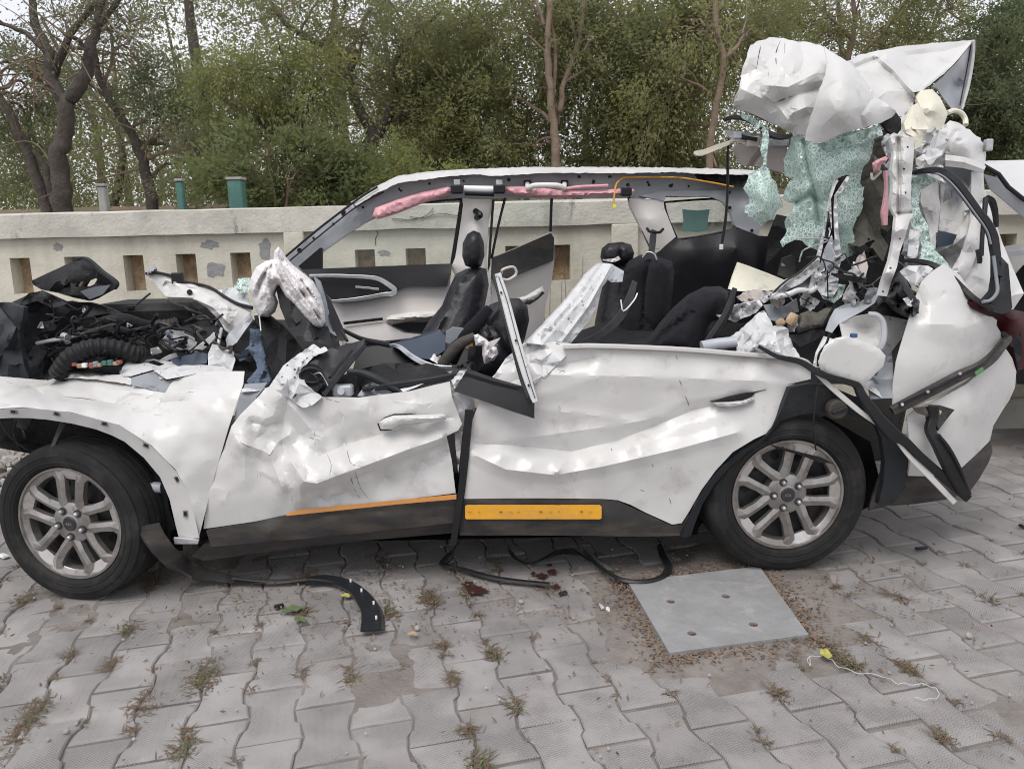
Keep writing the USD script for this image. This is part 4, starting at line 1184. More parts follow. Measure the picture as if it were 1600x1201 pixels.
HPS = sheet(q('i', [(400, 300, .06), (440, 240, .08), (470, 190, .10), (520, 120, .12), (560, 60, .14), (600, 20, .16), (640, -10, .18), (760, -90, .22), (800, -60, .2), (830, -80, .22), (850, -50, .2), (760, -10, .16), (690, 60, .12), (700, 140, .08), (760, 200, .05), (820, 240, .04), (770, 280, .02), (710, 310, .0), (660, 290, .02), (600, 240, .04), (540, 240, .05), (480, 270, .06)]),
                             q('i', [(560, 160, .02), (620, 120, .06)]), 5, 'linear', crumple=[(.03, 13, 14)], thick=.003, ragged=.6, seed=4)
C('hinge_pillar_skin', HPS, 'torn_paint', 20)
for x, y in [(595, 45), (563, 117), (640, 70), (690, 25), (640, 120), (720, 0)]:
    C('bolt_hole', hole(HPS, *q('i', [(x, y)])[0], 1.6), 'rubber', False)
hnd = C('door_handle', pillow(q('i', [(1165, 400, -.0), (1200, 375, -.0), (1260, 355, -.0), (1400, 352, .0), (1560, 345, .0), (1590, 350, .0), (1590, 380, .0), (1500, 400, .0), (1420, 400, .0), (1300, 412, 0), (1250, 440, 0), (1180, 440, 0)]), .035, 7, back=.03, step=4), 'white_paint', 50)
C('handle_gap', sheet(q('i', [(1158, 408, .012), (1200, 370, .012), (1262, 347, .012), (1400, 345, .012), (1262, 364, .012), (1205, 382, .012), (1168, 412, .012), (1180, 445, .012), (1250, 448, .012), (1175, 452, .012)]), (), 3, thick=.008), 'rubber', False)
C('door_sill_cladding', sheet([(322, 829, .012), (400, 815, .012), (470, 800, .012), (600, 786, .008), (713, 773, .008), (713, 816, .012), (600, 829, .014), (500, 839, .016), (330, 854, .02)],
                             [(420, 835, -.01), (600, 806, -.012), (520, 820, -.012)], 8, thick=.02), 'dusty_plastic', 35)
C('reflective_strip', sheet(q('i', [(590, 972, -.012), (660, 948, -.015), (900, 924, -.016), (1200, 893, -.016), (1652, 850, -.014), (1652, 878, -.016), (1300, 908, -.018), (900, 950, -.018), (590, 982, -.014)]), (), 6, 'linear', thick=.004), 'orange_tape', 40)
C('door_edge_seal', bar([(712, 600, .03), (716, 650, .01), (733, 640, 0), (728, 700, .0), (722, 760, .0), (716, 800, -.005), (708, 850, -.005)][2:], [13, 12, 11, 11, 10], .02), 'rubber', 40)
C('door_gap_metal', sheet([(704, 598, .07), (740, 596, .07), (742, 640, .07), (725, 660, .07), (722, 680, .07), (716, 740, .06), (712, 700, .06)], (), 6, 'linear', crumple=[(.025, 12, 3)], thick=.003), 'torn_paint', 20)

# ---- rear door and quarter
RDOOR = sheet([(722, 779, .005), (724, 740, .005), (730, 700, .005), (737, 660, .015), (748, 630, .03), (762, 606, .05), (770, 588, .07), (790, 568, .08), (812, 556, .08), (838, 549, .07), (880, 540, .06), (935, 540, .05), (1000, 543, .045), (1060, 545, .045), (1150, 552, .045), (1210, 557, .045), (1245, 560, .045), (1266, 568, .04),
                      (1267, 592, .03), (1232, 600, .015), (1224, 622, .005), (1214, 648, -.005), (1204, 674, -.015), (1178, 686, -.02), (1145, 706, -.02), (1118, 735, -.02), (1096, 765, -.02), (1076, 800, -.015), (1065, 817, -.01), (1050, 819, -.008), (1035, 812, -.005), (1008, 800, 0), (985, 788, 0), (965, 781, 0), (940, 779, 0), (830, 778, 0)],
                     [(800, 580, .04), (850, 570, .03), (760, 640, .02), (800, 660, .02), (860, 620, .02), (930, 590, .015), (1000, 590, .01), (1100, 590, .01), (1180, 590, .005), (1250, 580, .03), (760, 693, .025), (820, 697, .03), (890, 704, .035), (960, 686, .035), (1020, 667, .03), (1085, 642, .03), (1160, 625, .025),
                      (780, 715, -.03), (830, 728, -.04), (870, 736, -.042), (940, 722, -.04), (1000, 706, -.04), (1060, 700, -.035), (1120, 680, -.03), (870, 742, -.02), (820, 760, .0), (900, 765, .0), (1000, 750, -.005), (1060, 770, -.01), (750, 750, .0), (940, 660, .02), (1040, 640, .02), (900, 650, .025)],
                     6, 'linear', creases=[([(838, 552), (850, 575), (880, 570), (925, 560)], .02, 14), ([(742, 693), (800, 695), (893, 705), (965, 688), (1085, 640), (1165, 622)], .022, 17), ([(745, 712), (790, 733), (868, 742), (940, 729), (1060, 701), (1150, 676)], -.018, 15), ([(742, 693), (790, 688), (850, 680), (960, 665), (1040, 650)], -.008, 14), ([(868, 742), (893, 705)], -.006, 12), ([(760, 640), (860, 612), (935, 590)], -.006, 22), ([(840, 585), (1000, 588), (1265, 598)], -.008, 20), (q('j', [(640, 400), (860, 420), (1200, 460)]), -.006, 12)],
                     fine=(.006, 60), thick=.003, seed=5)
rdoor = C('rear_door', RDOOR, 'white_paint', 30, label='dented white rear door with a long sharp fold')
for x0, y0, x1, y1 in [(1505, 62, 1512, 90), (1525, 215, 1540, 250), (1560, 310, 1590, 385), (1100, 640, 1104, 665), (765, 150, 815, 165), (775, 168, 822, 146), (1355, 740, 1362, 760), (1280, 900, 1310, 908), (1460, 950, 1475, 990), (215, 612, 250, 615)]:
    C('paint_crack', crack(RDOOR, q('j', [(x0, y0), ((x0 + x1) / 2 + 2, (y0 + y1) / 2), (x1, y1)]), .5), 'dusty_plastic', True, rdoor)
C('belt_moulding', bar([(880, 541, .04), (935, 540, .035), (1060, 545, .03), (1150, 552, .03), (1245, 560, .03), (1266, 571, .03)], 6, .03), 'white_paint', 40)
C('handle_slot', sheet(q('k', [(285, 192, .008), (400, 160, .008), (500, 140, .008), (630, 112, .0), (560, 135, .008), (540, 155, .01), (480, 180, .01), (400, 188, .012)]), (), 3, thick=.02, kernel='linear'), 'rubber', False)
C('door_handle', pillow(q('k', [(300, 196, .0), (380, 192, .0), (480, 183, .0), (550, 160, .0), (560, 178, .0), (480, 210, .0), (400, 224, .0), (330, 216, .0)]), .022, 5, back=.02, step=3), 'white_paint', 50)
C('rear_door_cladding', sheet([(718, 780, .0), (830, 779, .0), (940, 780, .0), (966, 783, .0), (1008, 802, .0), (1035, 814, -.004), (1050, 821, -.006), (1066, 819, -.008), (1078, 802, -.012), (1088, 808, -.01), (1080, 836, .0), (1000, 838, .01), (850, 836, .01), (718, 836, .01)],
                              [(800, 800, -.014), (950, 805, -.012), (1000, 822, -.008), (760, 815, -.012), (900, 822, -.006)], 8, 'linear', thick=.02), 'dusty_plastic', 30)
C('reflective_strip', sheet(q('j', [(187, 1004, -.022), (196, 996, -.022), (1028, 996, -.02), (1040, 1004, -.02), (1040, 1076, -.018), (1030, 1083, -.018), (196, 1083, -.018), (187, 1074, -.018)]), (), 7, 'linear', thick=.005), 'yellow_tape', 40)
for x, y, w_ in [(275, 1038, 5), (410, 1037, 18), (522, 1038, 5), (660, 1036, 18), (775, 1036, 5), (915, 1036, 18), (215, 1035, 26), (470, 1036, 20), (720, 1036, 20), (970, 1037, 26)]:
    a, b = q('j', [(x, y)])[0]
    C('strip_mark', bar([(a - w_ / 8, b, -.0235), (a + w_ / 8, b, -.0235)], 1.2 if w_ in (18, 5) else .7, .002, 1), 'stain' if w_ in (18, 5) else 'orange_tape', False)

# ---- rear wheel arch, flap, cap
arch_o = q('k', [(100, 1035), (130, 960), (190, 820), (270, 700), (370, 590), (480, 500), (600, 430), (655, 372), (720, 250), (775, 105), (830, 90), (900, 78), (1000, 85), (1120, 130), (1240, 180), (1340, 240), (1430, 320), (1490, 420), (1520, 540), (1500, 700), (1440, 800)])
arch_i = q('k', [(1330, 830), (1360, 700), (1370, 560), (1350, 420), (1320, 345), (1220, 290), (1080, 262), (950, 258), (840, 272), (720, 310), (670, 370), (610, 440), (500, 515), (400, 600), (310, 700), (230, 830), (180, 960), (150, 1035)])
C('wheel_arch_cladding', sheet(np.vstack([np.column_stack([arch_o, np.full(len(arch_o), -.03)]), np.column_stack([arch_i, np.full(len(arch_i), -.012)])]), (), 7, 'linear', thick=.03), 'arch_plastic', 35)
C('arch_rear_liner', sheet(q('k', [(1330, 345, .02), (1440, 380, .01), (1520, 560, .0), (1500, 720, .0), (1420, 830, .02), (1270, 870, .06), (1300, 760, .06), (1350, 620, .05), (1355, 480, .04)]), (), 8, 'linear', crumple=[(.008, 25, 9)], thick=.01), 'dusty_plastic', 30)
cc = P(1306.5, 638.5, -.035)
capm = revolve([(.001, .022), (.030, .022), (.036, .018), (.04, .010), (.04, -.01), (.001, -.01)][::-1], 40)
Rm = np.stack([XCAR, np.array([0, 0, 1.0]), -NCAR], 1)
fc = C('fuel_cap', trimesh.Trimesh(capm.vertices @ Rm.T + cc, capm.faces, process=False), 'dusty_plastic', 30)
g = rounded_box(.058, .012, .014); g.apply_transform(trimesh.transformations.rotation_matrix(.35, (0, 0, 1))); g.apply_translation((0, 0, .026))
C('cap_grip', trimesh.Trimesh(g.vertices @ Rm.T + cc, g.faces, process=False), 'black_plastic', False, fc)
C('fuel_flap', pillow([(1278, 565, -.03), (1288, 540, -.03), (1305, 528, -.03), (1322, 525, -.03), (1345, 532, -.03), (1375, 545, -.03), (1384, 556, -.03), (1380, 572, -.03), (1360, 592, -.03), (1348, 603, -.03), (1330, 598, -.03), (1300, 586, -.03), (1282, 577, -.03)], .008, 6, back=.004, step=6), 'white_paint', 40)
C('filler_recess', sheet(q('v', [(-230, 620, .10), (-60, 560, .1), (60, 540, .1), (160, 560, .09), (200, 640, .08), (190, 780, .06), (160, 880, .04), (0, 820, .02), (-200, 760, .05)]), q('v', [(0, 700, .16)]), 8, thick=.006), 'white_paint', 30)
C('filler_seal', tube(q('v', [(40, 545, .07), (120, 555, .06), (175, 610, .05), (190, 700, .04), (180, 800, .03), (150, 870, .03)]), 4.5, 5), 'primer', 40)
C('inner_quarter', sheet(q('v', [(100, 545, .12), (200, 555, .12), (430, 590, .12), (400, 720, .12), (330, 800, .13), (270, 880, .14), (200, 960, .14), (150, 870, .12), (190, 700, .12)]), (), 8, 'linear', crumple=[(.012, 22, 6)]), 'torn_paint', 25)
C('flap_backing', sheet(q('v', [(20, 1130, .05), (120, 1120, .04), (200, 960, .05), (260, 900, .05), (270, 1000, .04), (280, 1200, .02), (270, 1330, .0), (60, 1340, .03)]), (), 8, 'linear', crumple=[(.015, 16, 6)]), 'dark_primer', 25)
C('white_inner_fold', sheet(q('g', [(545, 715, .02), (560, 640, .06), (600, 560, .08), (650, 575, .07), (720, 640, .06), (780, 720, .05), (850, 775, .05), (885, 850, .03), (890, 870, .02), (800, 812, .01), (700, 760, .01), (600, 720, .01)]), (), 6, 'linear', crumple=[(.02, 20, 2)]), 'torn_paint', 20)

# ---- rear quarter, bumper and lamps
C('rear_quarter', sheet([(1394, 645, .0), (1395, 600, .0), (1400, 565, .0), (1407, 540, .01), (1418, 505, .02), (1428, 470, .05), (1440, 440, .07), (1455, 425, .1), (1475, 412, .14), (1500, 430, .14), (1520, 460, .12), (1519, 474, .1), (1558, 500, .16), (1557, 508, .17), (1570, 530, .2), (1545, 565, .12), (1510, 595, .05), (1470, 618, .02), (1430, 635, .0)],
                        [(1470, 480, .03), (1490, 456, .08), (1450, 520, .0), (1480, 540, .0), (1510, 520, .03), (1470, 580, -.01), (1420, 560, -.005), (1530, 545, .1), (1425, 610, -.005), (1500, 490, .05)], 8, 'thin_plate_spline', creases=[(q('v', [(480, 260), (560, 460), (520, 560)]), .015, 14), (q('v', [(720, 380), (760, 350), (900, 365), (1010, 420)]), .006, 5), (q('v', [(1010, 560), (1060, 730), (1170, 890)]), .006, 4), (q('v', [(620, 640), (900, 640), (1240, 620)]), -.015, 30)], thick=.003, seed=6), 'white_paint', 30)
C('rear_bumper', sheet([(1428, 640, .0), (1470, 622, .0), (1510, 600, .03), (1545, 572, .1), (1572, 545, .19), (1582, 560, .24), (1588, 580, .27), (1586, 605, .28), (1577, 625, .27), (1567, 640, .25), (1552, 665, .22), (1547, 688, .22), (1525, 710, .14), (1502, 731, .08), (1475, 741, .04), (1453, 744, .02), (1419, 743, .0), (1422, 717, -.01), (1420, 683, -.01), (1417, 652, .0)],
                       [(1480, 660, -.015), (1460, 700, -.02), (1520, 640, .03), (1550, 610, .13), (1500, 690, .02), (1440, 680, -.02)], 8, 'thin_plate_spline', creases=[(q('y', [(1250, 0), (1300, 120), (1220, 370)]), .008, 6)], thick=.004, seed=8), 'white_paint', 35)
C('bumper_skirt', sheet([(1416, 742, .01), (1453, 745, .02), (1475, 742, .04), (1502, 732, .08), (1525, 711, .14), (1548, 688, .22), (1551, 705, .23), (1545, 722, .22), (1530, 748, .2), (1515, 768, .18), (1480, 780, .12), (1430, 787, .08), (1392, 790, .05), (1383, 780, .04), (1400, 765, .0)], [(1470, 765, .0)], 8, 'linear', thick=.02), 'dusty_plastic', 35)
C('bumper_channel', bar(q('v', [(260, 1450, -.02), (420, 1370, -.025), (700, 1225, -.02), (900, 1120, .0), (1080, 1040, .03), (1200, 950, .08), (1290, 840, .13), (1350, 770, .18)]), [13, 15, 15, 15, 14, 14, 12, 9], .03), 'dusty_plastic', 30)
C('bumper_channel_rib', bar(q('v', [(330, 1385, -.045), (700, 1210, -.04), (1060, 1035, .01), (1190, 940, .06), (1300, 810, .12)]), 3.5, .012), 'arch_plastic', 30)
x_, y_ = q('v', [(1082, 1085)])[0]
C('assembly_tag', bar(q('v', [(1045, 1108, -.02), (1118, 1060, -.01)]), 7, .004, 1), 'green_tag', False)
for vx, vy in [(360, 1390), (600, 1270), (900, 1100)]:
    p0 = q('v', [(vx, vy)])[0]
    C('channel_bolt', tube3(np.array([P(p0[0], p0[1], -.055), P(p0[0], p0[1], -.03)]), .006, 8), 'steel', 30)
C('tail_lamp', sheet(q('v', [(1010, 440, .06), (1040, 425, .06), (1160, 490, .10), (1300, 540, .14), (1400, 500, .18), (1540, 530, .25), (1540, 900, .3), (1490, 1060, .3), (1440, 1070, .27), (1430, 980, .26), (1390, 820, .22), (1320, 770, .2), (1250, 640, .17), (1240, 590, .15), (1130, 545, .1), (1030, 490, .07)]), q('v', [(1450, 700, .2), (1400, 590, .14)]), 7, 'thin_plate_spline', thick=.05), 'lamp_red', 40)
C('tail_lamp_housing', sheet(q('v', [(1250, 600, .16), (1390, 590, .19), (1470, 700, .21), (1480, 900, .24), (1445, 1050, .26), (1400, 860, .22), (1330, 790, .19), (1255, 680, .17)]), (), 7, 'linear', crumple=[(.015, 14, 3)], thick=.01), 'arch_plastic', 25)

# ---- long torn strips hanging over the rear wheel
C('torn_arch_strip', bar([(1185, 541, .0), (1215, 557, -.02), (1250, 565, -.04), (1285, 585, -.06), (1330, 598, -.065), (1340, 604, -.065), (1347, 618, -.07), (1370, 650, -.08), (1395, 678, -.085), (1412, 688, -.085), (1440, 715, -.09), (1480, 750, -.09), (1512, 778, -.09)],
                         [5, 7, 9, 10, 10, 12, 14, 18, 22, 15, 13, 14, 13], .022, 6), 'rubber', 35)
C('torn_arch_strip', bar([(1272, 580, -.03), (1300, 606, -.05), (1340, 640, -.06), (1378, 668, -.07)], [5, 8, 8, 4], .006), 'white_paint', 35, label='thin white edge of the torn strip')
C('torn_arch_strip', bar(q('y', [(310, 535, -.08), (440, 690, -.085), (650, 900, -.09), (850, 1110, -.09)]), [5, 8, 9, 8], .006), 'white_paint', 35, label='thin white lower edge of the torn strip')
C('hanging_bracket', bar(q('y', [(640, 210, -.06), (640, 320, -.06), (620, 430, -.07), (690, 560, -.09), (780, 720, -.10), (860, 860, -.10), (950, 1040, -.10)]), [17, 14, 14, 17, 22, 24, 17], .03, 6), 'rubber', 30)
C('bracket_head', sheet(q('y', [(460, 220, -.05), (600, 215, -.05), (620, 195, -.06), (720, 200, -.06), (850, 240, -.04), (790, 310, -.05), (700, 430, -.06), (670, 450, -.06), (600, 440, -.06), (585, 300, -.05), (510, 275, -.05)]), (), 6, 'linear', crumple=[(.02, 10, 4)], thick=.008, holes=[q('y', [(705, 240), (745, 260), (715, 310)])]), 'dusty_plastic', 20)
C('bracket_edge', bar(q('y', [(700, 470, -.11), (800, 600, -.12), (900, 790, -.12), (985, 1010, -.11)]), [3, 4, 4, 3], .01), 'black_plastic', 30)
C('thin_cable', tube(q('g', [(572, 780, -.03), (560, 860, -.05), (548, 980, -.06), (550, 1060, -.05), (560, 1130, -.02)]), 1.3, 5, 6), 'rubber')
C('wheel_sliver', sheet(q('k', [(610, 435, -.03), (680, 465, -.04), (860, 510, -.04), (980, 540, -.04), (1050, 575, -.04), (960, 570, -.035), (850, 525, -.035), (700, 485, -.03)]), (), 4, 'linear', thick=.006), 'rubber', 30)
C('loose_cable', tube(q('g', [(630, 545, .0), (610, 600, .0), (575, 650, -.01), (570, 710, -.01)]), 2.0, 6, 6), 'rubber')
# ------------------------------------------------------------------ far side of the car seen through the torn-open cabin
FD = 1.46
RAIL = sheet(np.array([(447, 404), (470, 384), (500, 358), (530, 334), (560, 312), (587, 296), (620, 284), (680, 276), (740, 272), (800, 270), (900, 268), (960, 268), (1040, 269), (1130, 271), (1182, 277), (1186, 300), (1150, 303), (1110, 299), (1060, 297), (1030, 300), (1010, 310), (985, 312),
                               (985, 309), (860, 309), (765, 309), (722, 309), (690, 312), (660, 316), (630, 322), (600, 332), (570, 348), (540, 367), (510, 389), (490, 404), (478, 418), (470, 432), (462, 420)]), [(700, 292, FD - .05), (900, 290, FD - .05), (560, 335, FD - .05)], 8, 'linear', d=FD, thick=.05, fine=(.02, 14), crumple=[(.006, 30, 2)])
C('roof_rail', RAIL, 'primer', 30)
top_e = [(548, 316), (588, 291), (622, 275), (680, 267), (740, 264), (820, 261), (1000, 261), (1100, 263), (1180, 266)]
low_e = [(1180, 273), (1100, 272), (1060, 269), (960, 271), (860, 270), (770, 275), (740, 272), (680, 278), (622, 286), (590, 301), (556, 322)]
C('roof_edge', sheet([(x, y, FD + .06) for x, y in top_e] + [(x, y, FD - .12) for x, y in low_e], (), 5, 'linear', thick=.03, crumple=[(.012, 12, 7)], ragged=.4), 'white_paint', 25)
C('drip_channel', bar([(445, 402, FD - .03), (500, 356, FD - .04), (560, 311, FD - .05), (590, 292, FD - .05)], 3, .02), 'rubber', 30)
C('pillar_weatherstrip', bar([(452, 408, FD - .05), (506, 363, FD - .06), (560, 321, FD - .06), (600, 300, FD - .06)], 2, .012), 'rubber', 30)
for x, y, r in [(468, 391, 4), (538, 334, 5), (591, 299, 3), (671, 287, 2.2), (725, 283, 2), (795, 281, 3), (905, 265 + 12, 3), (953, 277, 3), (927, 284, 3.4), (981, 289, 3), (1014, 289, 2.4), (1048, 289, 4), (490, 372, 2.2), (521, 350, 2.2), (567, 324, 2), (626, 296, 4), (1076, 291, 2), (1012, 285, 2)]:
    C('rail_hole', hole(RAIL, x, y, r), 'rubber', False)
C('headliner_tear', sheet([(1085, 272, FD - .07), (1180, 272, FD - .09), (1184, 296, FD - .09), (1130, 289, FD - .07), (1092, 283, FD - .07)], (), 6, 'linear', crumple=[(.02, 9, 6)]), 'engine_black', 20)
C('center_pillar', sheet([(722, 309), (736, 311), (764, 311), (772, 313), (764, 345), (760, 400), (762, 440), (764, 472), (757, 472), (735, 470), (715, 440), (705, 418), (712, 400), (718, 360), (724, 325)], [(742, 360, FD - .06), (738, 420, FD - .06)], 8, 'thin_plate_spline', d=FD, thick=.05), 'grey_trim', 40)
C('belt_mount', tube(np.array([(743, 330, FD - .05), (750, 336, FD - .10), (745, 340, FD - .05)]), 5, 5), 'black_trim', 30)
C('pillar_edge', bar([(771, 312, FD), (768, 350, FD), (764, 420, FD - .02), (766, 460, FD - .02)], 4, .03), 'rubber', 40)
C('white_pillar_base', sheet([(757, 440, FD - .04), (766, 415, FD - .04), (767, 470, FD - .04), (762, 492, FD - .04), (755, 482, FD - .04)], (), 6, thick=.03), 'torn_paint', 35)
C('rear_pillar', sheet([(983, 310), (1037, 312), (1038, 325), (1056, 370), (1032, 390), (1016, 385), (1000, 352), (985, 322)], [(1015, 345, FD - .06)], 8, 'linear', d=FD - .02, thick=.05), 'grey_trim', 40)
C('rear_pillar_edge', bar([(982, 308, FD), (998, 345, FD), (1016, 385, FD)], 4, .03), 'rubber', 40)
C('quarter_inner', sheet([(1000, 306), (1030, 298), (1110, 297), (1184, 296), (1190, 330), (1186, 366), (1174, 369), (1160, 362), (1148, 352), (1141, 330), (1131, 316), (1112, 308), (1040, 306), (1038, 314)], [(1168, 330, FD - .06)], 7, 'linear', d=FD - .03, thick=.04, fine=(.015, 14)), 'primer', 30)
for x, y in [(1142, 300), (1143, 324), (1178, 360), (1156, 358)]:
    cc = P(x, y, FD - .07)
    C('panel_hole', tube3(np.array([cc + NCAR * .03, cc + NCAR * .04]), .009, 10), 'rubber', False)
qg = np.array([(1038, 316), (1112, 311), (1132, 318), (1147, 351), (1130, 362), (1066, 373), (1056, 368), (1042, 335)])
gl = C('quarter_glass', sheet(qg, (), 12, d=FD + .03, thick=.005), 'window_glass', False)
C('glass_seal', tube(np.column_stack([np.vstack([qg, qg[:1]]), np.full(9, FD)]), 1.8, 3, 6), 'rubber', 40)
C('tint_patch', sheet([(1066, 327), (1090, 329), (1109, 327), (1106, 345), (1107, 360), (1090, 363), (1064, 361), (1068, 345)], (), 6, d=FD + .02, thick=.002), 'sticker_green', False, gl)
C('quarter_lower_trim', sheet([(1055, 371), (1066, 375), (1130, 364), (1149, 354), (1185, 368), (1235, 372), (1262, 420), (1260, 480), (1200, 520), (1000, 560), (1000, 470), (1020, 400), (1034, 391)], [(1080, 390, FD - .10), (1150, 385, FD - .12), (1100, 450, FD - .05), (1200, 450, FD - .05)], 12, 'linear', d=FD - .03, thick=.03), 'black_trim', 40)
C('cargo_wall', sheet([(1200, 372, 1.38), (1215, 335, 1.38), (1260, 345, 1.36), (1330, 330, 1.34), (1410, 350, 1.3), (1440, 560, 1.25), (1180, 560, 1.4)], (), 20, 'linear', crumple=[(.04, 60, 2)], thick=.02), 'engine_black', 20)
C('rear_floor_side', sheet([(860, 560, 1.2), (1180, 560, 1.35), (1180, 480, FD), (1010, 480, FD), (860, 540, FD)], (), 20, 'linear', thick=.02), 'engine_black', 20)

# pink curtain airbags along the rail, their straps and inflator
ca1 = C('curtain_airbag', pillow([(582, 337, FD - .09), (586, 325, FD - .09), (620, 312, FD - .09), (660, 300, FD - .09), (700, 292, FD - .09), (708, 295, FD - .09), (704, 304, FD - .09), (660, 318, FD - .09), (620, 334, FD - .09), (590, 343, FD - .09)], .035, 7, step=4, crumple=[(.012, 8, 3)]), 'pink_cloth', 40)
ca2 = C('curtain_airbag', pillow([(788, 291, FD - .09), (830, 291, FD - .09), (880, 298, FD - .09), (940, 297, FD - .09), (985, 293, FD - .09), (993, 298, FD - .09), (988, 304, FD - .09), (930, 306, FD - .09), (880, 309, FD - .09), (830, 307, FD - .09), (792, 303, FD - .09)], .03, 6, step=4, crumple=[(.01, 8, 4)]), 'pink_cloth', 40)
C('airbag_inflator', tube([(725, 295, FD - .11), (775, 296, FD - .11)], 5.2, 2, 14), 'white_plug', 40)
C('inflator_band', tube([(726, 302, FD - .11), (772, 303, FD - .11)], 4, 2, 12), 'black_trim', 40)
for x in (714, 780):
    C('strap', box3(P(x, 296, FD - .13), XCAR, NCAR, np.array([0, 0, 1.0]), .062, .07, .045), 'black_trim', False)
    C('strap_buckle', box3(P(x, 285, FD - .10), XCAR, NCAR, np.array([0, 0, 1.0]), .035, .02, .03), 'steel', False)
C('strap', box3(P(978, 300, FD - .12), XCAR, NCAR, np.array([0, 0, 1.0]), .055, .06, .045), 'black_trim', False)
gh = C('grab_handle', tube([(824, 288, FD - .08), (826, 294, FD - .13), (836, 290, FD - .16), (870, 290, FD - .16), (880, 294, FD - .13), (882, 288, FD - .08)], 4.2, 5, 10), 'grey_trim', 50)
for x in (824, 882):
    C('handle_base', box3(P(x, 287, FD - .07), XCAR, NCAR, np.array([0, 0, 1.0]), .04, .03, .035), 'black_trim', False, gh)
C('clear_pipe', tube([(884, 295, FD - .11), (905, 292, FD - .11), (950, 290, FD - .11)], 2.4, 4), 'pink_cloth', 40)
yw = C('wiring', tube([(958, 322, FD - .13), (960, 305, FD - .12), (963, 288, FD - .10), (972, 279, FD - .09), (985, 277, FD - .09), (1030, 277, FD - .09), (1065, 278, FD - .09), (1110, 285, FD - .10), (1146, 292, FD - .10)], 1.5, 6, 6), 'yellow_wire', 40, label='orange-yellow wire along the roof rail')
C('connector', box3(P(960, 323, FD - .13), XCAR, NCAR, np.array([0, 0, 1.0]), .018, .018, .02), 'yellow_plug', False, yw)
bw = C('wiring', tube([(1140, 205, .8), (1137, 240, .85), (1137, 290, .88), (1135, 330, .88), (1131, 362, .88), (1128, 380, .88)], 2.2, 6, 6), 'rubber', 40, label='black wire hanging down past the small rear window')
C('connector', box3(P(1127, 386, .88), XCAR, NCAR, np.array([0, 0, 1.0]), .016, .016, .026), 'white_plug', False, bw)

# far front door
fd = C('far_front_door', sheet([(474, 424, FD + .01), (500, 421, FD + .01), (560, 419, FD + .01), (640, 416, FD + .01), (706, 413, FD + .01), (702, 450, FD - .02), (690, 500, FD - .05), (650, 540, FD - .06), (560, 545, FD - .06), (525, 530, FD - .05), (500, 470, FD - .03)], [(600, 440, FD - .05), (600, 500, FD - .06)], 10, 'linear', thick=.05), 'grey_trim', 40)
C('door_top_trim', sheet([(472, 421, FD - .04), (500, 420, FD - .05), (600, 416, FD - .06), (706, 412, FD - .05), (703, 430, FD - .08), (698, 448, FD - .085), (640, 447, FD - .085), (625, 452, FD - .085), (613, 462, FD - .085), (570, 468, FD - .085), (524, 473, FD - .085), (505, 455, FD - .08), (488, 437, FD - .07)], (), 8, 'linear', thick=.04), 'black_trim', 40, fd)
C('door_trim_strip', bar([(484, 431, FD - .10), (530, 431, FD - .105), (575, 433, FD - .11), (592, 436, FD - .11), (606, 444, FD - .115), (617, 453, FD - .115), (612, 459, FD - .115), (600, 460, FD - .115), (560, 467, FD - .11), (519, 471, FD - .105)], [5, 5.5, 6, 7, 8, 8, 7, 6.5, 6, 5], .02, 6), 'chrome', 40, fd)
C('inner_door_handle', bar([(556, 448, FD - .10), (575, 450, FD - .12), (592, 452, FD - .12)], 3.6, .012, 5), 'chrome', 40, fd)
C('armrest', pillow([(598, 502, FD - .08), (610, 492, FD - .08), (640, 488, FD - .08), (680, 486, FD - .08), (692, 490, FD - .08), (684, 498, FD - .08), (650, 501, FD - .08), (615, 506, FD - .08)], .06, 8, step=5), 'grey_trim', 50, fd)
C('armrest_pocket', sheet([(612, 508, FD - .075), (630, 504, FD - .08), (690, 502, FD - .08), (680, 518, FD - .08), (660, 520, FD - .08), (635, 518, FD - .08)], (), 6, thick=.01), 'rubber', False, fd)
C('door_vent_strip', bar([(537, 505, FD - .09), (598, 498, FD - .09)], 4.5, .012, 1), 'black_trim', False, fd)
C('map_pocket', sheet([(530, 512, FD - .08), (598, 503, FD - .08), (630, 520, FD - .1), (660, 523, FD - .1), (640, 534, FD - .1), (560, 540, FD - .1), (535, 540, FD - .08)], (), 8, 'linear', thick=.02), 'grey_trim', 40, fd)
C('door_base_trim', bar([(540, 540, FD - .13), (600, 536, FD - .13), (690, 526, FD - .13)], 7, .02), 'black_trim', False, fd)
wf = np.array([(502, 421), (502, 386), (530, 370), (583, 341), (640, 321), (690, 314), (720, 312), (716, 350), (707, 413)])
C('window_pane', sheet(wf, (), 14, d=FD + .04, thick=.005), 'window_glass', False, fd)
C('window_frame', bar(np.column_stack([[(478, 418), (502, 384), (540, 362), (583, 339), (640, 319), (690, 312), (721, 310)], np.full(7, FD + .02)]), 6, .03, 4), 'black_trim', 30, fd)
C('window_frame', bar([(722, 310, FD + .02), (716, 352, FD + .02), (706, 414, FD + .02)], 6, .03, 4), 'black_trim', 30, fd)
C('mirror_triangle', sheet([(466, 416, FD - .02), (500, 387, FD - .02), (503, 388, FD - .02), (503, 422, FD - .02), (475, 424, FD - .02)], (), 8, thick=.03), 'black_trim', False, fd)

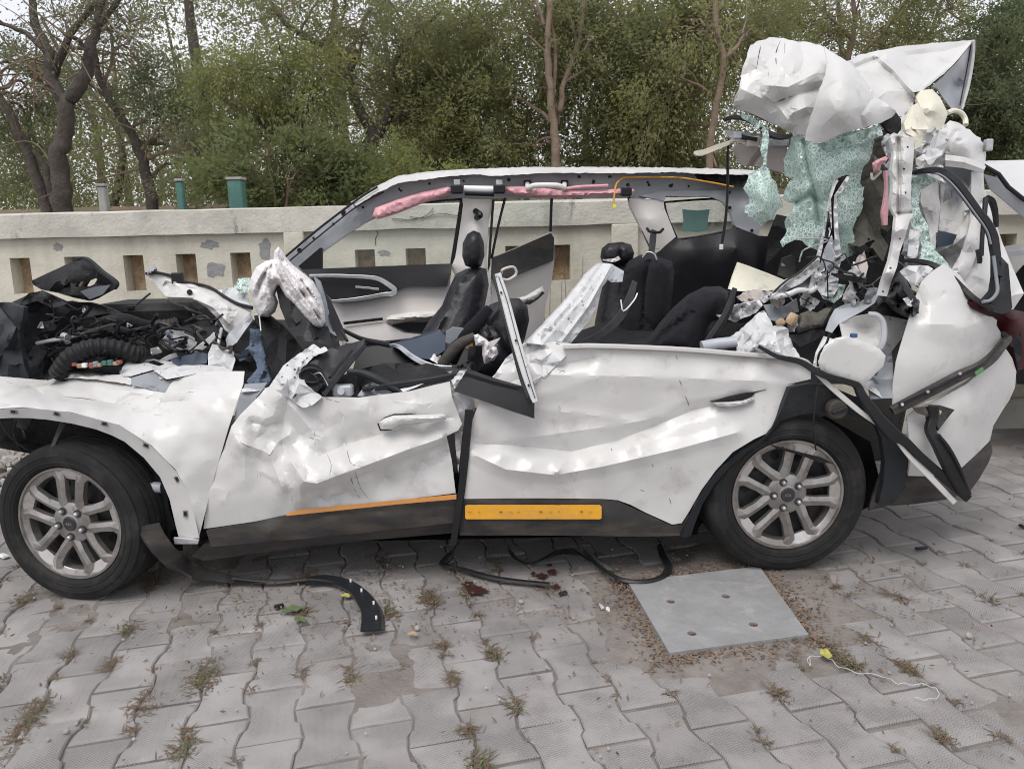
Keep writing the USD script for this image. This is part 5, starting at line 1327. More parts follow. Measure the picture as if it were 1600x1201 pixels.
# far rear door, swung open towards the wall
rd = C('far_rear_door', sheet([(768, 402, FD), (800, 390, FD + .1), (862, 362, FD + .28), (866, 372, FD + .28), (866, 408, FD + .28), (862, 440, FD + .28), (852, 480, FD + .26), (848, 530, FD + .26), (780, 530, FD), (766, 470, FD)], (), 10, 'linear', thick=.05), 'grey_trim', 40)
C('door_top_trim', sheet([(769, 403, FD - .03), (800, 391, FD + .07), (861, 364, FD + .25), (866, 372, FD + .25), (865, 407, FD + .24), (830, 421, FD + .12), (784, 441, FD - .04), (768, 430, FD - .04)], (), 7, 'linear', thick=.03), 'dusty_plastic', 40, rd)
C('window_pane', sheet([(790, 312, FD + .05), (860, 310, FD + .3), (859, 352, FD + .3), (800, 388, FD + .1), (770, 402, FD + .02), (776, 370, FD + .02)], (), 12, 'linear', thick=.005), 'window_glass', False, rd)
C('window_frame', bar([(862, 308, FD + .28), (861, 330, FD + .28), (860, 362, FD + .28)], 4, .03, 3), 'black_trim', 30, rd)
C('window_frame', bar([(789, 310, FD + .02), (778, 355, FD), (768, 404, FD)], 4, .03, 3), 'black_trim', 30, rd)
C('inner_door_handle', tube([(783, 428, FD - .06), (786, 421, FD - .08), (800, 417, FD - .05), (806, 422, FD - .04), (805, 430, FD - .04), (794, 437, FD - .06), (786, 436, FD - .07)], 2.2, 5, 8), 'grey_trim', 40, rd)
C('armrest', pillow([(800, 468, FD - .05), (822, 462, FD - .0), (848, 446, FD + .12), (851, 458, FD + .12), (838, 468, FD + .05), (815, 480, FD), (802, 478, FD - .03)], .05, 7, step=5), 'grey_trim', 50, rd)
C('armrest_pocket', sheet([(815, 476, FD - .06), (848, 455, FD + .07), (851, 458, FD + .07), (840, 468, FD + .03), (828, 476, FD - .02)], (), 5, 'linear', thick=.01), 'rubber', False, rd)

# ---- seats
ps = C('front_seat', pillow([(728, 420, 1.18), (745, 416, 1.18), (760, 420, 1.18), (764, 445, 1.18), (757, 480, 1.15), (745, 510, 1.10), (728, 535, 1.05), (680, 540, 1.05), (656, 525, 1.05), (668, 505, 1.08), (690, 478, 1.12), (704, 445, 1.15), (712, 428, 1.18)], .13, 22, step=6, creases=[([(735, 425), (712, 470), (690, 515)], .02, 6), ([(750, 425), (742, 480), (720, 530)], .015, 5)]), 'leather', 50, label='black front seat by the far door')
C('headrest', pillow([(722, 400, 1.15), (723, 380, 1.15), (730, 366, 1.15), (740, 360, 1.15), (750, 364, 1.15), (756, 378, 1.15), (757, 400, 1.15), (752, 416, 1.15), (740, 420, 1.15), (727, 415, 1.15)], .09, 16, step=4), 'leather', 50, ps)
C('seat_cushion', pillow([(640, 560, .95), (650, 530, 1.0), (690, 520, 1.0), (740, 520, 1.0), (760, 540, .95), (760, 575, .9), (640, 580, .9)], .12, 20, step=8), 'leather', 50, ps)
ds = C('front_seat', pillow([(730, 560, .5), (735, 520, .5), (748, 495, .5), (765, 476, .5), (790, 466, .5), (812, 466, .5), (824, 478, .5), (827, 500, .5), (820, 530, .48), (805, 560, .45), (790, 590, .42), (740, 590, .42)], .14, 30, step=7, crumple=[(.012, 26, 5)], creases=[([(750, 500), (775, 520), (800, 570)], .03, 8), ([(790, 470), (770, 510), (765, 560)], .025, 8)]), 'leather', 50, label='crushed black driver seat leaning forward')
C('seat_bolster', tube([(705, 565, .42), (722, 530, .40), (745, 505, .40), (765, 482, .42)], [10, 11, 11, 8], 5, 12), 'fabric', 50, ds)
C('seat_hinge', tube([(690, 570, .34), (715, 540, .33), (742, 525, .32)], [9, 9, 7], 5, 10), 'dusty_plastic', 40, ds)
C('seat_bracket', sheet(q('z', [(580, 590, .38), (640, 550, .38), (760, 560, .38), (800, 600, .38), (700, 640, .38), (620, 700, .38), (575, 690, .38)]), (), 6, 'linear', thick=.03), 'dark_primer', 30, ds)
C('torn_airbag', pillow(q('z', [(840, 620, .28), (880, 610, .28), (960, 660, .28), (1000, 700, .28), (1060, 740, .28), (1070, 800, .28), (1030, 860, .28), (940, 885, .28), (920, 800, .28), (920, 720, .28), (860, 720, .28)]), .04, 8, step=3, crumple=[(.03, 6, 3)]), 'airbag_cloth', 40, label='scrap of torn white airbag on the driver seat')
C('torn_airbag', sheet(q('z', [(970, 690, .27), (1090, 645, .26), (1080, 665, .26), (1030, 720, .27)]), (), 3, thick=.003), 'airbag_cloth', 40)
C('warning_tag', sheet(q('z', [(770, 715, .33), (830, 690, .33), (835, 725, .33), (780, 732, .33)]), (), 3, thick=.002), 'yellow_tape', False)
C('console_panel', sheet(q('z', [(60, 712, .75), (300, 640, .78), (520, 572, .8), (575, 630, .78), (575, 760, .7), (440, 850, .6), (300, 830, .6), (150, 760, .68)]), (), 8, 'linear', thick=.04), 'blue_trim', 40)
C('console_panel', sheet([(560, 545, .8), (622, 536, .8), (690, 530, .8), (760, 560, .75), (770, 620, .6), (540, 620, .6)], (), 12, 'linear', thick=.05), 'black_trim', 40, label='dark centre console')
C('bent_trim_strip', bar(q('z', [(60, 712, .40), (150, 735, .38), (260, 820, .34), (380, 885, .32), (500, 915, .31), (640, 912, .30)]), [4, 7, 8.5, 8.5, 6, 3], .015, 6), 'chrome', 40)
C('torn_lining', sheet(q('z', [(180, 1040, .25), (300, 960, .28), (420, 950, .3), (560, 960, .3), (640, 960, .28), (560, 1010, .22), (400, 1020, .22), (300, 1060, .22)]), (), 3, 'linear', crumple=[(.03, 5, 2)], ragged=.6), 'headliner', 20)
C('torn_lining', sheet(q('z', [(430, 850, .34), (470, 790, .35), (500, 830, .34), (530, 810, .34), (570, 880, .33), (500, 890, .33)]), (), 3, 'linear', crumple=[(.02, 5, 2)], ragged=.5), 'airbag_cloth', 20)
C('door_top_seal', bar(q('z', [(-200, 1130, .1), (100, 1090, .10), (400, 1050, .08), (640, 1000, .07), (730, 960, .07)]), [7, 9, 9, 8, 5], .03), 'arch_plastic', 35)
C('splinters', sheet(q('z', [(640, 930, .15), (730, 890, .15), (790, 870, .16), (860, 885, .16), (850, 915, .15), (760, 920, .14), (700, 950, .13)]), (), 3, 'linear', crumple=[(.03, 4, 2)], ragged=1.2), 'engine_black', 20)

# second row
s2 = C('rear_seat', pillow([(968, 470, .95), (972, 430, .95), (982, 408, .95), (1000, 398, .95), (1025, 400, .95), (1050, 408, .95), (1054, 425, .95), (1050, 460, .92), (1040, 500, .88), (1030, 560, .8), (960, 570, .8), (958, 520, .9)], .13, 24, step=7, creases=[([(1015, 405), (1010, 470), (1000, 540)], .04, 7), ([(985, 412), (978, 470), (970, 540)], .03, 6)], crumple=[(.012, 22, 3)]), 'fabric', 50, label='upright black second row seat back with belt over it')
C('seat_shoulder', pillow([(1012, 412, .86), (1032, 402, .86), (1052, 412, .86), (1052, 450, .84), (1044, 500, .82), (1020, 530, .80), (1004, 500, .82), (1006, 450, .84)], .08, 14, step=6), 'fabric', 50, s2)
s3 = C('rear_seat', pillow([(925, 540, 1.15), (930, 500, 1.15), (938, 460, 1.15), (948, 420, 1.15), (970, 405, 1.15), (985, 415, 1.15), (990, 470, 1.1), (980, 550, 1.0)], .12, 20, step=7), 'leather', 50, label='second row seat nearest the far rear door')
C('headrest', pillow([(938, 402, 1.1), (940, 388, 1.1), (950, 380, 1.1), (972, 378, 1.1), (986, 382, 1.1), (991, 395, 1.1), (988, 410, 1.1), (965, 416, 1.1), (942, 412, 1.1)], .08, 12, step=4, creases=[([(970, 380), (968, 414)], .02, 4)]), 'leather', 50, s3)
C('seat_stuffing', sheet(q('e', [(565, 662, .95), (640, 655, .94), (665, 640, .94), (680, 660, .94), (640, 680, .94), (580, 672, .95)]), (), 3, 'linear', crumple=[(.01, 4, 3)]), 'airbag_cloth', 20)
s4 = C('rear_seat', pillow([(1008, 560, .5), (1012, 530, .5), (1030, 505, .5), (1052, 480, .52), (1075, 460, .54), (1100, 448, .55), (1125, 447, .55), (1139, 455, .55), (1142, 470, .55), (1130, 490, .52), (1110, 505, .5), (1098, 530, .46), (1090, 560, .42)], .16, 28, step=7, crumple=[(.012, 26, 7)], creases=[([(1078, 460), (1080, 490), (1040, 520), (1015, 545)], .04, 7)]), 'fabric', 50, label='folded black seat beside the rear wheel')
C('seat_rail', bar([(1144, 455, .34), (1140, 480, .34), (1125, 510, .33), (1104, 540, .32)], [8, 9, 8, 7], .03), 'arch_plastic', 35, s4)
C('seat_belt', bar([(1022, 360, FD - .08), (1020, 375, 1.30), (1018, 392, 1.1), (1014, 404, .93)], [8, 12, 13, 11], .006), 'belt', 40)
C('belt_guide', tube([(1011, 357, FD - .07), (1016, 362, FD - .10), (1030, 363, FD - .10), (1036, 358, FD - .07)], 2.2, 4), 'black_trim', 40)
C('seat_belt', bar([(1008, 398, .84), (1016, 393, .82), (1024, 398, .80), (1024, 408, .80)], 4, .006), 'belt', 40)
C('belt_buckle', tube([(1004, 402, .81), (1012, 394, .80), (1022, 397, .79), (1026, 406, .79)], 1.5, 4), 'steel', 40)
C('seat_belt', bar([(992, 440, .6), (982, 470, .52), (965, 500, .42), (935, 525, .32), (900, 540, .22)], [9, 13, 14, 13, 10], .006), 'belt', 40)
C('belt_stitching', tube([(970, 468, .47), (974, 486, .46), (990, 470, .48), (996, 458, .5)], 1.2, 3, 5), 'white_plug', 40)
C('seat_base', sheet([(880, 548, .3), (1000, 548, .3), (1100, 552, .3), (1110, 500, .95), (960, 500, 1.0), (900, 520, .9)], (), 14, 'linear', thick=.03), 'fabric', 30)

# near centre pillar, torn off at the top and folded inwards
C('near_center_pillar', sheet(q('e', [(540, 690, .62), (570, 684, .63), (632, 690, .62), (640, 720, .60), (600, 790, .53), (560, 840, .48), (530, 960, .40), (470, 1060, .32), (360, 1195, .18), (240, 1200, .1), (90, 1185, .06), (180, 1090, .14), (300, 960, .28), (390, 850, .40), (460, 760, .50), (510, 710, .58)]),
                             q('e', [(480, 830, .38), (380, 960, .26), (260, 1090, .13), (570, 740, .55)]), 6, 'linear', creases=[(q('e', [(620, 700), (480, 950), (300, 1190)]), -.03, 6), (q('e', [(560, 700), (420, 900), (200, 1150)]), .02, 6)], crumple=[(.014, 9, 3), (.01, 22, 4)], thick=.05, ragged=.4), 'torn_paint', 22)
C('pillar_bracket', sheet(q('e', [(640, 700, .64), (700, 735, .62), (690, 800, .58), (620, 805, .54), (600, 790, .52)]), (), 4, 'linear', crumple=[(.012, 8, 2)], thick=.01), 'primer', 20)
C('pillar_fold', sheet([(770, 590, .06), (790, 560, .09), (820, 535, .12), (850, 530, .14), (900, 538, .12), (880, 560, .04), (850, 590, .03), (820, 610, .02)], [(830, 560, .05)], 5, 'linear', crumple=[(.03, 14, 5)], thick=.004), 'torn_paint', 20)
# near front door's window frame, sprung outwards
wfn = C('near_window_frame', bar([(778, 428, .10), (790, 470, .06), (806, 530, .0), (822, 585, -.05), (836, 628, -.08)], [10, 13, 14, 13, 9], .018, 4), 'torn_paint', 35, label='pale sprung window frame bar with a black rubber edge')
C('frame_groove', bar([(779, 432, .085), (792, 470, .045), (808, 530, -.015), (824, 585, -.065), (836, 622, -.09)], 1.2, .004, 4), 'rubber', False, wfn)
C('frame_seal', bar([(772, 430, .11), (783, 470, .07), (799, 530, .01), (815, 590, -.04), (826, 622, -.07)], [6, 8, 8, 8, 6], .02, 4), 'rubber', 35, wfn)
for x, y, d_ in [(783, 457, .06), (806, 532, -.02), (826, 602, -.075)]:
    cc = P(x, y, d_ - .006)
    C('frame_rivet', tube3(np.array([cc, cc + NCAR * .012]), .004, 8), 'rubber', False, wfn)
C('pillar_applique', sheet(q('j', [(120, 285, .02), (205, 150, .04), (330, 195, .01), (560, 262, -.05), (590, 330, -.075), (620, 365, -.085), (620, 455, -.085), (480, 410, -.06), (300, 345, -.02)]), (), 7, 'linear', creases=[(q('j', [(200, 170), (380, 225), (570, 270), (600, 350)]), -.012, 5)], thick=.02), 'black_plastic', 30)
C('applique_tear', sheet(q('j', [(100, 220, .03), (150, 160, .04), (200, 150, .04), (150, 230, .03), (120, 270, .02)]), (), 3, 'linear', crumple=[(.02, 4, 3)], ragged=.5), 'torn_paint', 20)
C('beltline_sheet', sheet([(760, 600, .06), (790, 572, .07), (818, 552, .08), (822, 602, .0), (800, 606, .01)], (), 6, 'linear', crumple=[(.012, 14, 3)], thick=.003), 'white_paint', 25)

# ---- dashboard end, wheel airbag, door innards
C('driver_airbag', pillow(q('c', [(155, 370, .72), (165, 300, .72), (200, 230, .72), (260, 190, .72), (310, 180, .72), (315, 130, .72), (340, 100, .72), (365, 130, .72), (390, 170, .72), (430, 215, .7), (500, 270, .66), (560, 320, .62), (610, 410, .58), (630, 500, .52), (635, 570, .5), (610, 615, .5), (560, 600, .5), (500, 540, .52), (440, 470, .56), (380, 420, .6), (340, 350, .62), (320, 400, .64), (340, 450, .64), (320, 510, .65), (280, 540, .66), (220, 540, .68), (190, 470, .7), (180, 420, .7)]),
                          .16, 20, step=2.6, crumple=[(.012, 5, 3), (.03, 14, 4)], creases=[(q('c', [(330, 130), (350, 200), (420, 330), (540, 480), (600, 590)]), -.05, 3), (q('c', [(360, 150), (480, 330), (560, 430), (620, 560)]), -.05, 3), (q('c', [(270, 210), (210, 300), (180, 380), (200, 500)]), -.04, 4), (q('c', [(340, 120), (280, 220), (270, 330), (300, 420)]), -.05, 4), (q('c', [(420, 230), (560, 400), (625, 520)]), -.04, 3), (q('c', [(340, 170), (450, 330), (600, 560)]), .05, 5), (q('c', [(370, 180), (500, 330), (620, 500)]), .05, 4), (q('c', [(330, 220), (390, 360), (520, 530)]), .05, 4), (q('c', [(300, 200), (240, 300), (200, 420)]), .05, 6), (q('c', [(400, 220), (520, 370), (625, 530)]), .04, 4)], seed=3), 'airbag_cloth', 27, label='deflated wrinkled white driver airbag')
C('steering_panel', sheet(q('c', [(325, 360, .55), (350, 340, .55), (440, 420, .52), (500, 500, .48), (560, 600, .46), (640, 600, .46), (680, 700, .42), (660, 720, .4), (560, 690, .4), (480, 700, .42), (400, 600, .48), (350, 480, .52)]), (), 7, 'linear', crumple=[(.012, 18, 3)], thick=.03), 'black_plastic', 30)
C('steering_panel', sheet(q('c', [(560, 290, .6), (600, 320, .6), (650, 480, .55), (680, 600, .5), (700, 660, .45), (640, 620, .48), (620, 500, .5), (600, 400, .55)]), (), 6, 'linear', thick=.02), 'dark_primer', 30)
C('column_shroud', sheet(q('c', [(600, 360, .6), (660, 440, .58), (740, 620, .5), (760, 690, .45), (700, 690, .45), (660, 560, .5)]), (), 6, 'linear', thick=.03), 'black_trim', 35)
C('dash_rail', tube(q('c', [(740, 620, .6), (870, 680, .5), (1040, 715, .42)]), [3, 4, 5], 4), 'black_trim', 35)
C('dash_rail', tube(q('c', [(640, 440, .62), (700, 560, .55), (770, 690, .45)]), 2.4, 4), 'black_plastic', 35)
C('speaker_panel', sheet(q('c', [(480, 850, .16), (560, 760, .2), (700, 730, .24), (820, 700, .26), (880, 680, .26), (870, 740, .22), (760, 830, .17), (660, 970, .10), (620, 960, .1), (560, 930, .1), (500, 900, .12)]), (), 6, 'linear', crumple=[(.012, 15, 3)], thick=.02), 'black_plastic', 30)
C('panel_rib', bar(q('c', [(625, 1030, .05), (700, 930, .09), (790, 820, .15), (880, 720, .22)]), [7, 9, 9, 6], .02), 'arch_plastic', 30)
C('panel_rib', bar(q('c', [(660, 920, .09), (720, 840, .13), (800, 750, .18)]), [4, 5, 4], .02), 'black_plastic', 30)
spk = C('speaker', tube3(np.array([P(*q('c', [(545, 905)])[0], .10), P(*q('c', [(545, 905)])[0], .16)]), .045, 20), 'engine_black', False)
C('speaker_ring', tube(np.column_stack([q('c', [(545 + 70 * math.cos(a), 905 + 45 * math.sin(a)) for a in np.linspace(0, 2 * math.pi, 17)]), np.full(17, .09)]), 2.2, 2), 'black_plastic', 40, spk)
for k, ln in enumerate([[(600, 930, .08), (640, 950, .06), (640, 1000, .06), (610, 1010, .07)], [(560, 900, .08), (600, 890, .05), (630, 930, .05), (650, 970, .05)], [(540, 890, .08), (580, 920, .05), (600, 990, .05)]]):
    C('speaker_wire', tube(q('c', ln), 1.1, 6, 5), 'steel' if k == 1 else 'rubber', 40, spk)
C('door_innards', sheet(q('c', [(560, 1040, .14), (620, 960, .18), (800, 880, .25), (1000, 830, .3), (1300, 830, .32), (1420, 900, .26), (1400, 960, .16), (1200, 1020, .12), (900, 1060, .12)]), (), 8, 'linear', crumple=[(.03, 20, 3)], thick=.01), 'engine_black', 25)
C('door_beam', tube(q('c', [(770, 880, .12), (860, 890, .12), (960, 930, .11), (1050, 980, .10), (1110, 1010, .09)]), [4, 6, 7, 7, 6], 5, 10), 'arch_plastic', 40)
C('vapour_sheet', sheet(q('c', [(830, 1035, .10), (880, 970, .12), (940, 940, .13), (1000, 960, .12), (1060, 1000, .1), (1020, 1025, .09)]), (), 4, 'linear', crumple=[(.025, 9, 3)]), 'primer', 20)
C('latch_motor', box3(P(*q('c', [(745, 1000)])[0], .11), XCAR, NCAR, np.array([0, 0, 1.0]), .075, .05, .045), 'primer', False)
C('latch_cap', tube3(np.array([P(*q('c', [(730, 1005)])[0], .07), P(*q('c', [(730, 1005)])[0], .10)]), .014, 12), 'steel', False)
C('torn_metal', sheet(q('c', [(1100, 990, .07), (1160, 980, .07), (1260, 950, .07), (1200, 980, .05), (1120, 1010, .05)]), (), 4, 'linear', thick=.003), 'torn_paint', 20)
C('side_panel_gap', sheet(q('c', [(130, 960, .12), (270, 950, .12), (230, 1010, .10), (80, 1180, .05), (50, 1200, .05), (100, 1040, .08)]), (), 6, 'linear', thick=.004), 'dark_primer', 25)
C('white_shelf', sheet(q('c', [(110, 990, .11), (180, 965, .13), (260, 985, .12), (200, 1005, .09), (110, 1010, .08)]), (), 4, 'linear', crumple=[(.01, 9, 2)]), 'torn_paint', 20)
# ------------------------------------------------------------------ crushed rear: peeled roof, crazed glass, torn pillars
ROOF = sheet(q('a', [(104, 500, .62), (112, 462, .6), (148, 436, .56), (150, 410, .56), (172, 360, .55), (184, 300, .55), (196, 240, .56), (214, 190, .58), (232, 132, .62), (262, 112, .66), (350, 90, .7), (420, 100, .7), (490, 112, .68), (560, 124, .66), (600, 140, .62), (650, 172, .57), (700, 205, .56), (690, 280, .50), (650, 340, .46), (620, 400, .45), (590, 480, .44), (560, 560, .44), (510, 585, .45), (440, 572, .48), (380, 540, .52), (300, 505, .55), (230, 470, .58), (150, 446, .60)]),
                     q('a', [(300, 200, .56), (330, 330, .48), (420, 180, .58), (480, 300, .46), (300, 420, .52), (430, 430, .44), (380, 400, .5), (470, 480, .43), (230, 340, .53), (560, 220, .5), (420, 510, .5), (250, 260, .55)]), 7, 'linear',
                     creases=[(q('a', [(350, 420), (460, 380), (560, 350)]), .03, 16), (q('a', [(300, 380), (360, 420), (430, 520)]), -.03, 18), (q('a', [(480, 120), (500, 200), (470, 300)]), .02, 14), (q('a', [(300, 330), (420, 340), (560, 270)]), -.025, 16), (q('a', [(410, 520), (440, 470), (510, 440)]), -.025, 12)],
                     crumple=[(.016, 30, 5), (.008, 14, 8)], thick=.004, ragged=.8, seed=7)
roof1 = C('torn_roof', ROOF, 'white_paint', 22, label='big creased white sheet of roof peeled up over the rear')
for ln in ([(285, 130), (272, 190), (262, 250)], [(382, 108), (360, 170), (362, 235)], [(405, 120), (401, 170)], [(320, 262), (323, 285)], [(385, 280), (378, 322)], [(305, 330), (345, 333)], [(360, 420), (410, 395), (470, 380)], [(250, 370), (248, 400)], [(225, 180), (228, 215)], [(240, 330), (225, 390)], [(170, 350), (160, 420)], [(430, 450), (440, 435)], [(515, 370), (550, 378)], [(200, 460), (300, 505), (390, 570)]):
    C('paint_crack', crack(ROOF, q('a', ln), .75), 'dusty_plastic', True, roof1)
C('torn_roof', sheet(q('a', [(600, 140, .5), (650, 172, .46), (700, 200, .44), (740, 232, .42), (800, 300, .40), (840, 350, .38), (860, 390, .37), (910, 420, .37), (962, 462, .38), (940, 490, .39), (880, 518, .36), (800, 545, .33), (700, 568, .31), (650, 590, .31), (610, 612, .32), (560, 618, .34), (505, 606, .37), (520, 540, .35), (545, 460, .33), (565, 390, .33), (600, 300, .36), (620, 220, .42)]),
                     q('a', [(650, 400, .22), (700, 300, .28), (760, 440, .25), (620, 500, .25), (700, 500, .23), (820, 430, .3), (680, 220, .38)]), 7, 'thin_plate_spline', creases=[(q('a', [(780, 280), (830, 350), (900, 420)]), .03, 8), (q('a', [(840, 400), (780, 480), (800, 540)]), .02, 10)], crumple=[(.004, 30, 3)], thick=.006, ragged=.4, seed=8), 'white_paint', 29, label='smooth white cone of folded roof hanging over the crazed glass')
C('torn_roof', sheet(q('a', [(700, 225, .66), (770, 180, .76), (830, 166, .8), (1000, 134, .9), (1200, 115, 1.02), (1345, 106, 1.12), (1320, 140, 1.06), (1250, 225, .92), (1180, 290, .78), (1095, 358, .62), (1050, 366, .58), (1060, 400, .58), (1030, 450, .55), (1000, 490, .54), (950, 480, .54), (860, 430, .56), (790, 350, .58), (740, 290, .62)]),
                     q('a', [(900, 220, .72), (1000, 250, .76), (1100, 200, .9), (940, 330, .6), (1020, 330, .62)]), 7, 'linear', creases=[(q('a', [(870, 190), (950, 260), (1010, 330), (1060, 380)]), -.05, 8), (q('a', [(760, 240), (880, 190)]), .04, 9), (q('a', [(1020, 180), (1200, 160), (1330, 120)]), .02, 10), (q('a', [(1100, 340), (1250, 220), (1340, 115)]), -.02, 7)], crumple=[(.014, 30, 9)], thick=.006, ragged=.4, seed=9), 'white_paint', 22, label='white flap of roof standing up with its grey lining showing')
C('roof_lining', sheet(q('a', [(1344, 108, 1.13), (1348, 120, 1.14), (1335, 220, 1.16), (1320, 320, 1.16), (1302, 440, 1.14), (1275, 460, 1.1), (1240, 450, 1.05), (1200, 400, .98), (1165, 345, .86), (1140, 340, .78), (1200, 285, .86), (1270, 215, .98)]), q('a', [(1260, 320, 1.18)]), 7, 'linear', crumple=[(.012, 18, 3)], thick=.01), 'primer', 25)
C('roof_flange', bar(q('a', [(1345, 106, 1.10), (1340, 200, 1.12), (1318, 330, 1.12), (1285, 455, 1.08)]), [4, 5, 5, 3], .02), 'torn_paint', 30)
C('flange_seam', tube(q('a', [(1335, 130, 1.09), (1315, 250, 1.10), (1280, 430, 1.07)]), 1.1, 4, 5), 'rubber', 30)
C('insulation', sheet(q('a', [(1060, 390, .56), (1090, 355, .6), (1140, 350, .64), (1180, 390, .66), (1220, 470, .64), (1200, 530, .6), (1140, 600, .5), (1130, 560, .5), (1100, 480, .52)]), q('a', [(1140, 450, .48)]), 6, 'linear', crumple=[(.02, 16, 4)], thick=.02), 'foam', 30, label='cream padding from the roof')
C('insulation', sheet(q('a', [(1040, 440, .46), (1070, 420, .48), (1110, 490, .48), (1140, 600, .46), (1080, 640, .42), (1055, 650, .40), (1050, 590, .4), (1010, 570, .42), (1000, 520, .44)]), (), 6, 'linear', crumple=[(.02, 14, 6)], thick=.02), 'foam', 30, label='lower cream padding beside the pillar')
C('trim_edge', tube(q('a', [(1215, 470, .68), (1250, 458, .7), (1285, 470, .72), (1305, 500, .72), (1308, 530, .7)]), 4, 5), 'foam', 40)
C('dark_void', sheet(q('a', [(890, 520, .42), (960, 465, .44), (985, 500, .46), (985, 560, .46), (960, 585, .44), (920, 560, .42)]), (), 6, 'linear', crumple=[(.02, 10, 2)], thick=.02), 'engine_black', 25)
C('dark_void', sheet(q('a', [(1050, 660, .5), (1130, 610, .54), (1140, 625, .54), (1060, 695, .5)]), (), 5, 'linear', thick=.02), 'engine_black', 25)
# white bulge at the upper right and skins of the far rear pillar
C('tailgate_corner', sheet(q('a', [(1120, 660, .40), (1150, 600, .40), (1200, 530, .42), (1232, 508, .44), (1270, 515, .46), (1330, 555, .50), (1380, 595, .54), (1408, 640, .56), (1410, 700, .54), (1405, 735, .5), (1360, 710, .44), (1300, 690, .40), (1210, 678, .36), (1190, 740, .36), (1160, 745, .38), (1100, 730, .40), (1060, 740, .40), (1060, 700, .40)]),
                           q('a', [(1280, 600, .36), (1240, 560, .38), (1340, 640, .40), (1180, 660, .34)]), 6, 'thin_plate_spline', creases=[(q('a', [(1200, 690), (1230, 600), (1260, 560)]), .03, 7), (q('a', [(1280, 560), (1300, 600), (1270, 610)]), .02, 6)], crumple=[(.016, 24, 3)], thick=.005, ragged=.6, seed=3), 'white_paint', 28)
C('corner_lip', sheet(q('a', [(1208, 676, .34), (1300, 688, .36), (1360, 706, .40), (1410, 735, .44), (1395, 770, .42), (1300, 745, .36), (1208, 735, .33)]), (), 5, 'linear', thick=.006, creases=[(q('a', [(1208, 705), (1300, 715), (1400, 752)]), -.02, 9)]), 'white_paint', 30)
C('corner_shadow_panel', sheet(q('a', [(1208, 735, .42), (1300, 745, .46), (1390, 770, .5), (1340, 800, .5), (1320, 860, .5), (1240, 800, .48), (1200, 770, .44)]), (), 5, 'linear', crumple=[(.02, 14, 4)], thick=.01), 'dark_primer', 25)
C('corner_clip', box3(P(1544, 227, .52), XCAR, NCAR, np.array([0, 0, 1.0]), .03, .03, .05), 'steel', False)
C('crushed_inner_skin', sheet([(1416, 285, .52), (1450, 268, .54), (1500, 270, .56), (1540, 300, .58), (1556, 350, .56), (1584, 430, .5), (1560, 470, .42), (1500, 460, .4), (1440, 450, .4), (1415, 420, .44), (1410, 350, .5)], (), 6, 'linear', crumple=[(.06, 26, 3), (.02, 14, 5)], thick=.005), 'torn_paint', 12, label='crumpled white inner skin at the back of the glass opening')
C('torn_tongue', sheet(q('a', [(1000, 480, .5), (1040, 420, .5), (1075, 440, .48), (1068, 520, .44), (1050, 590, .4), (1000, 600, .4), (960, 590, .42), (940, 640, .4), (900, 660, .4), (910, 600, .42), (960, 560, .44)]), (), 5, 'linear', crumple=[(.03, 12, 2)], thick=.005, ragged=1.0), 'torn_paint', 12)
C('torn_tongue', sheet(q('a', [(1060, 745, .3), (1110, 720, .3), (1200, 735, .32), (1190, 790, .32), (1215, 820, .3), (1160, 800, .3), (1110, 770, .29)]), (), 5, 'linear', crumple=[(.03, 10, 4)], thick=.005, ragged=1.0), 'torn_paint', 12)
C('torn_tongue', sheet(q('a', [(1150, 590, .33), (1215, 520, .36), (1225, 600, .33), (1190, 680, .31), (1130, 730, .3), (1100, 700, .31)]), (), 5, 'linear', crumple=[(.03, 14, 6)], thick=.005, ragged=.8), 'torn_paint', 12)
C('rear_pillar_skin', sheet(q('t', [(1010, 410, .42), (1120, 400, .46), (1130, 640, .46), (1180, 740, .46), (1240, 900, .44), (1300, 1080, .42), (1390, 1300, .36), (1500, 1550, .30), (1400, 1700, .28), (1200, 1650, .22), (1000, 1620, .14), (900, 1500, .16), (940, 1250, .28), (980, 1100, .34), (1000, 800, .40)]),
                            q('t', [(1080, 900, .34), (1060, 1150, .27), (1150, 1350, .26), (1200, 1500, .24)]), 8, 'linear', creases=[(q('t', [(1090, 700), (1080, 1000), (1020, 1300)]), .03, 14)], crumple=[(.014, 26, 5)], thick=.005, seed=4), 'white_paint', 26, label='white rear corner pillar skin behind the black glass seal')
C('pillar_fold', sheet(q('t', [(870, 1260, .22), (920, 1150, .26), (970, 1000, .3), (1010, 860, .36), (1060, 760, .38), (1100, 900, .36), (1090, 1100, .3), (1000, 1330, .22), (900, 1450, .16), (800, 1520, .12), (640, 1700, .07), (560, 1750, .06), (700, 1500, .12)]), q('t', [(1000, 1080, .22), (900, 1300, .12), (760, 1520, .06)]), 7, 'linear', crumple=[(.012, 22, 4)], ragged=.5, thick=.005), 'white_paint', 35, label='rounded white fold running down from the rear pillar')
C('pillar_fold', sheet(q('t', [(720, 480, .5), (760, 560, .5), (740, 700, .48), (860, 640, .46), (1000, 560, .46), (1010, 800, .42), (960, 1000, .38), (860, 1080, .36), (700, 1160, .34), (690, 1140, .34), (880, 1000, .38), (700, 960, .42), (720, 740, .46)]), (), 6, 'linear', crumple=[(.03, 18, 3)], thick=.005), 'white_paint', 22, label='crumpled white inner skin inside the glass seal')
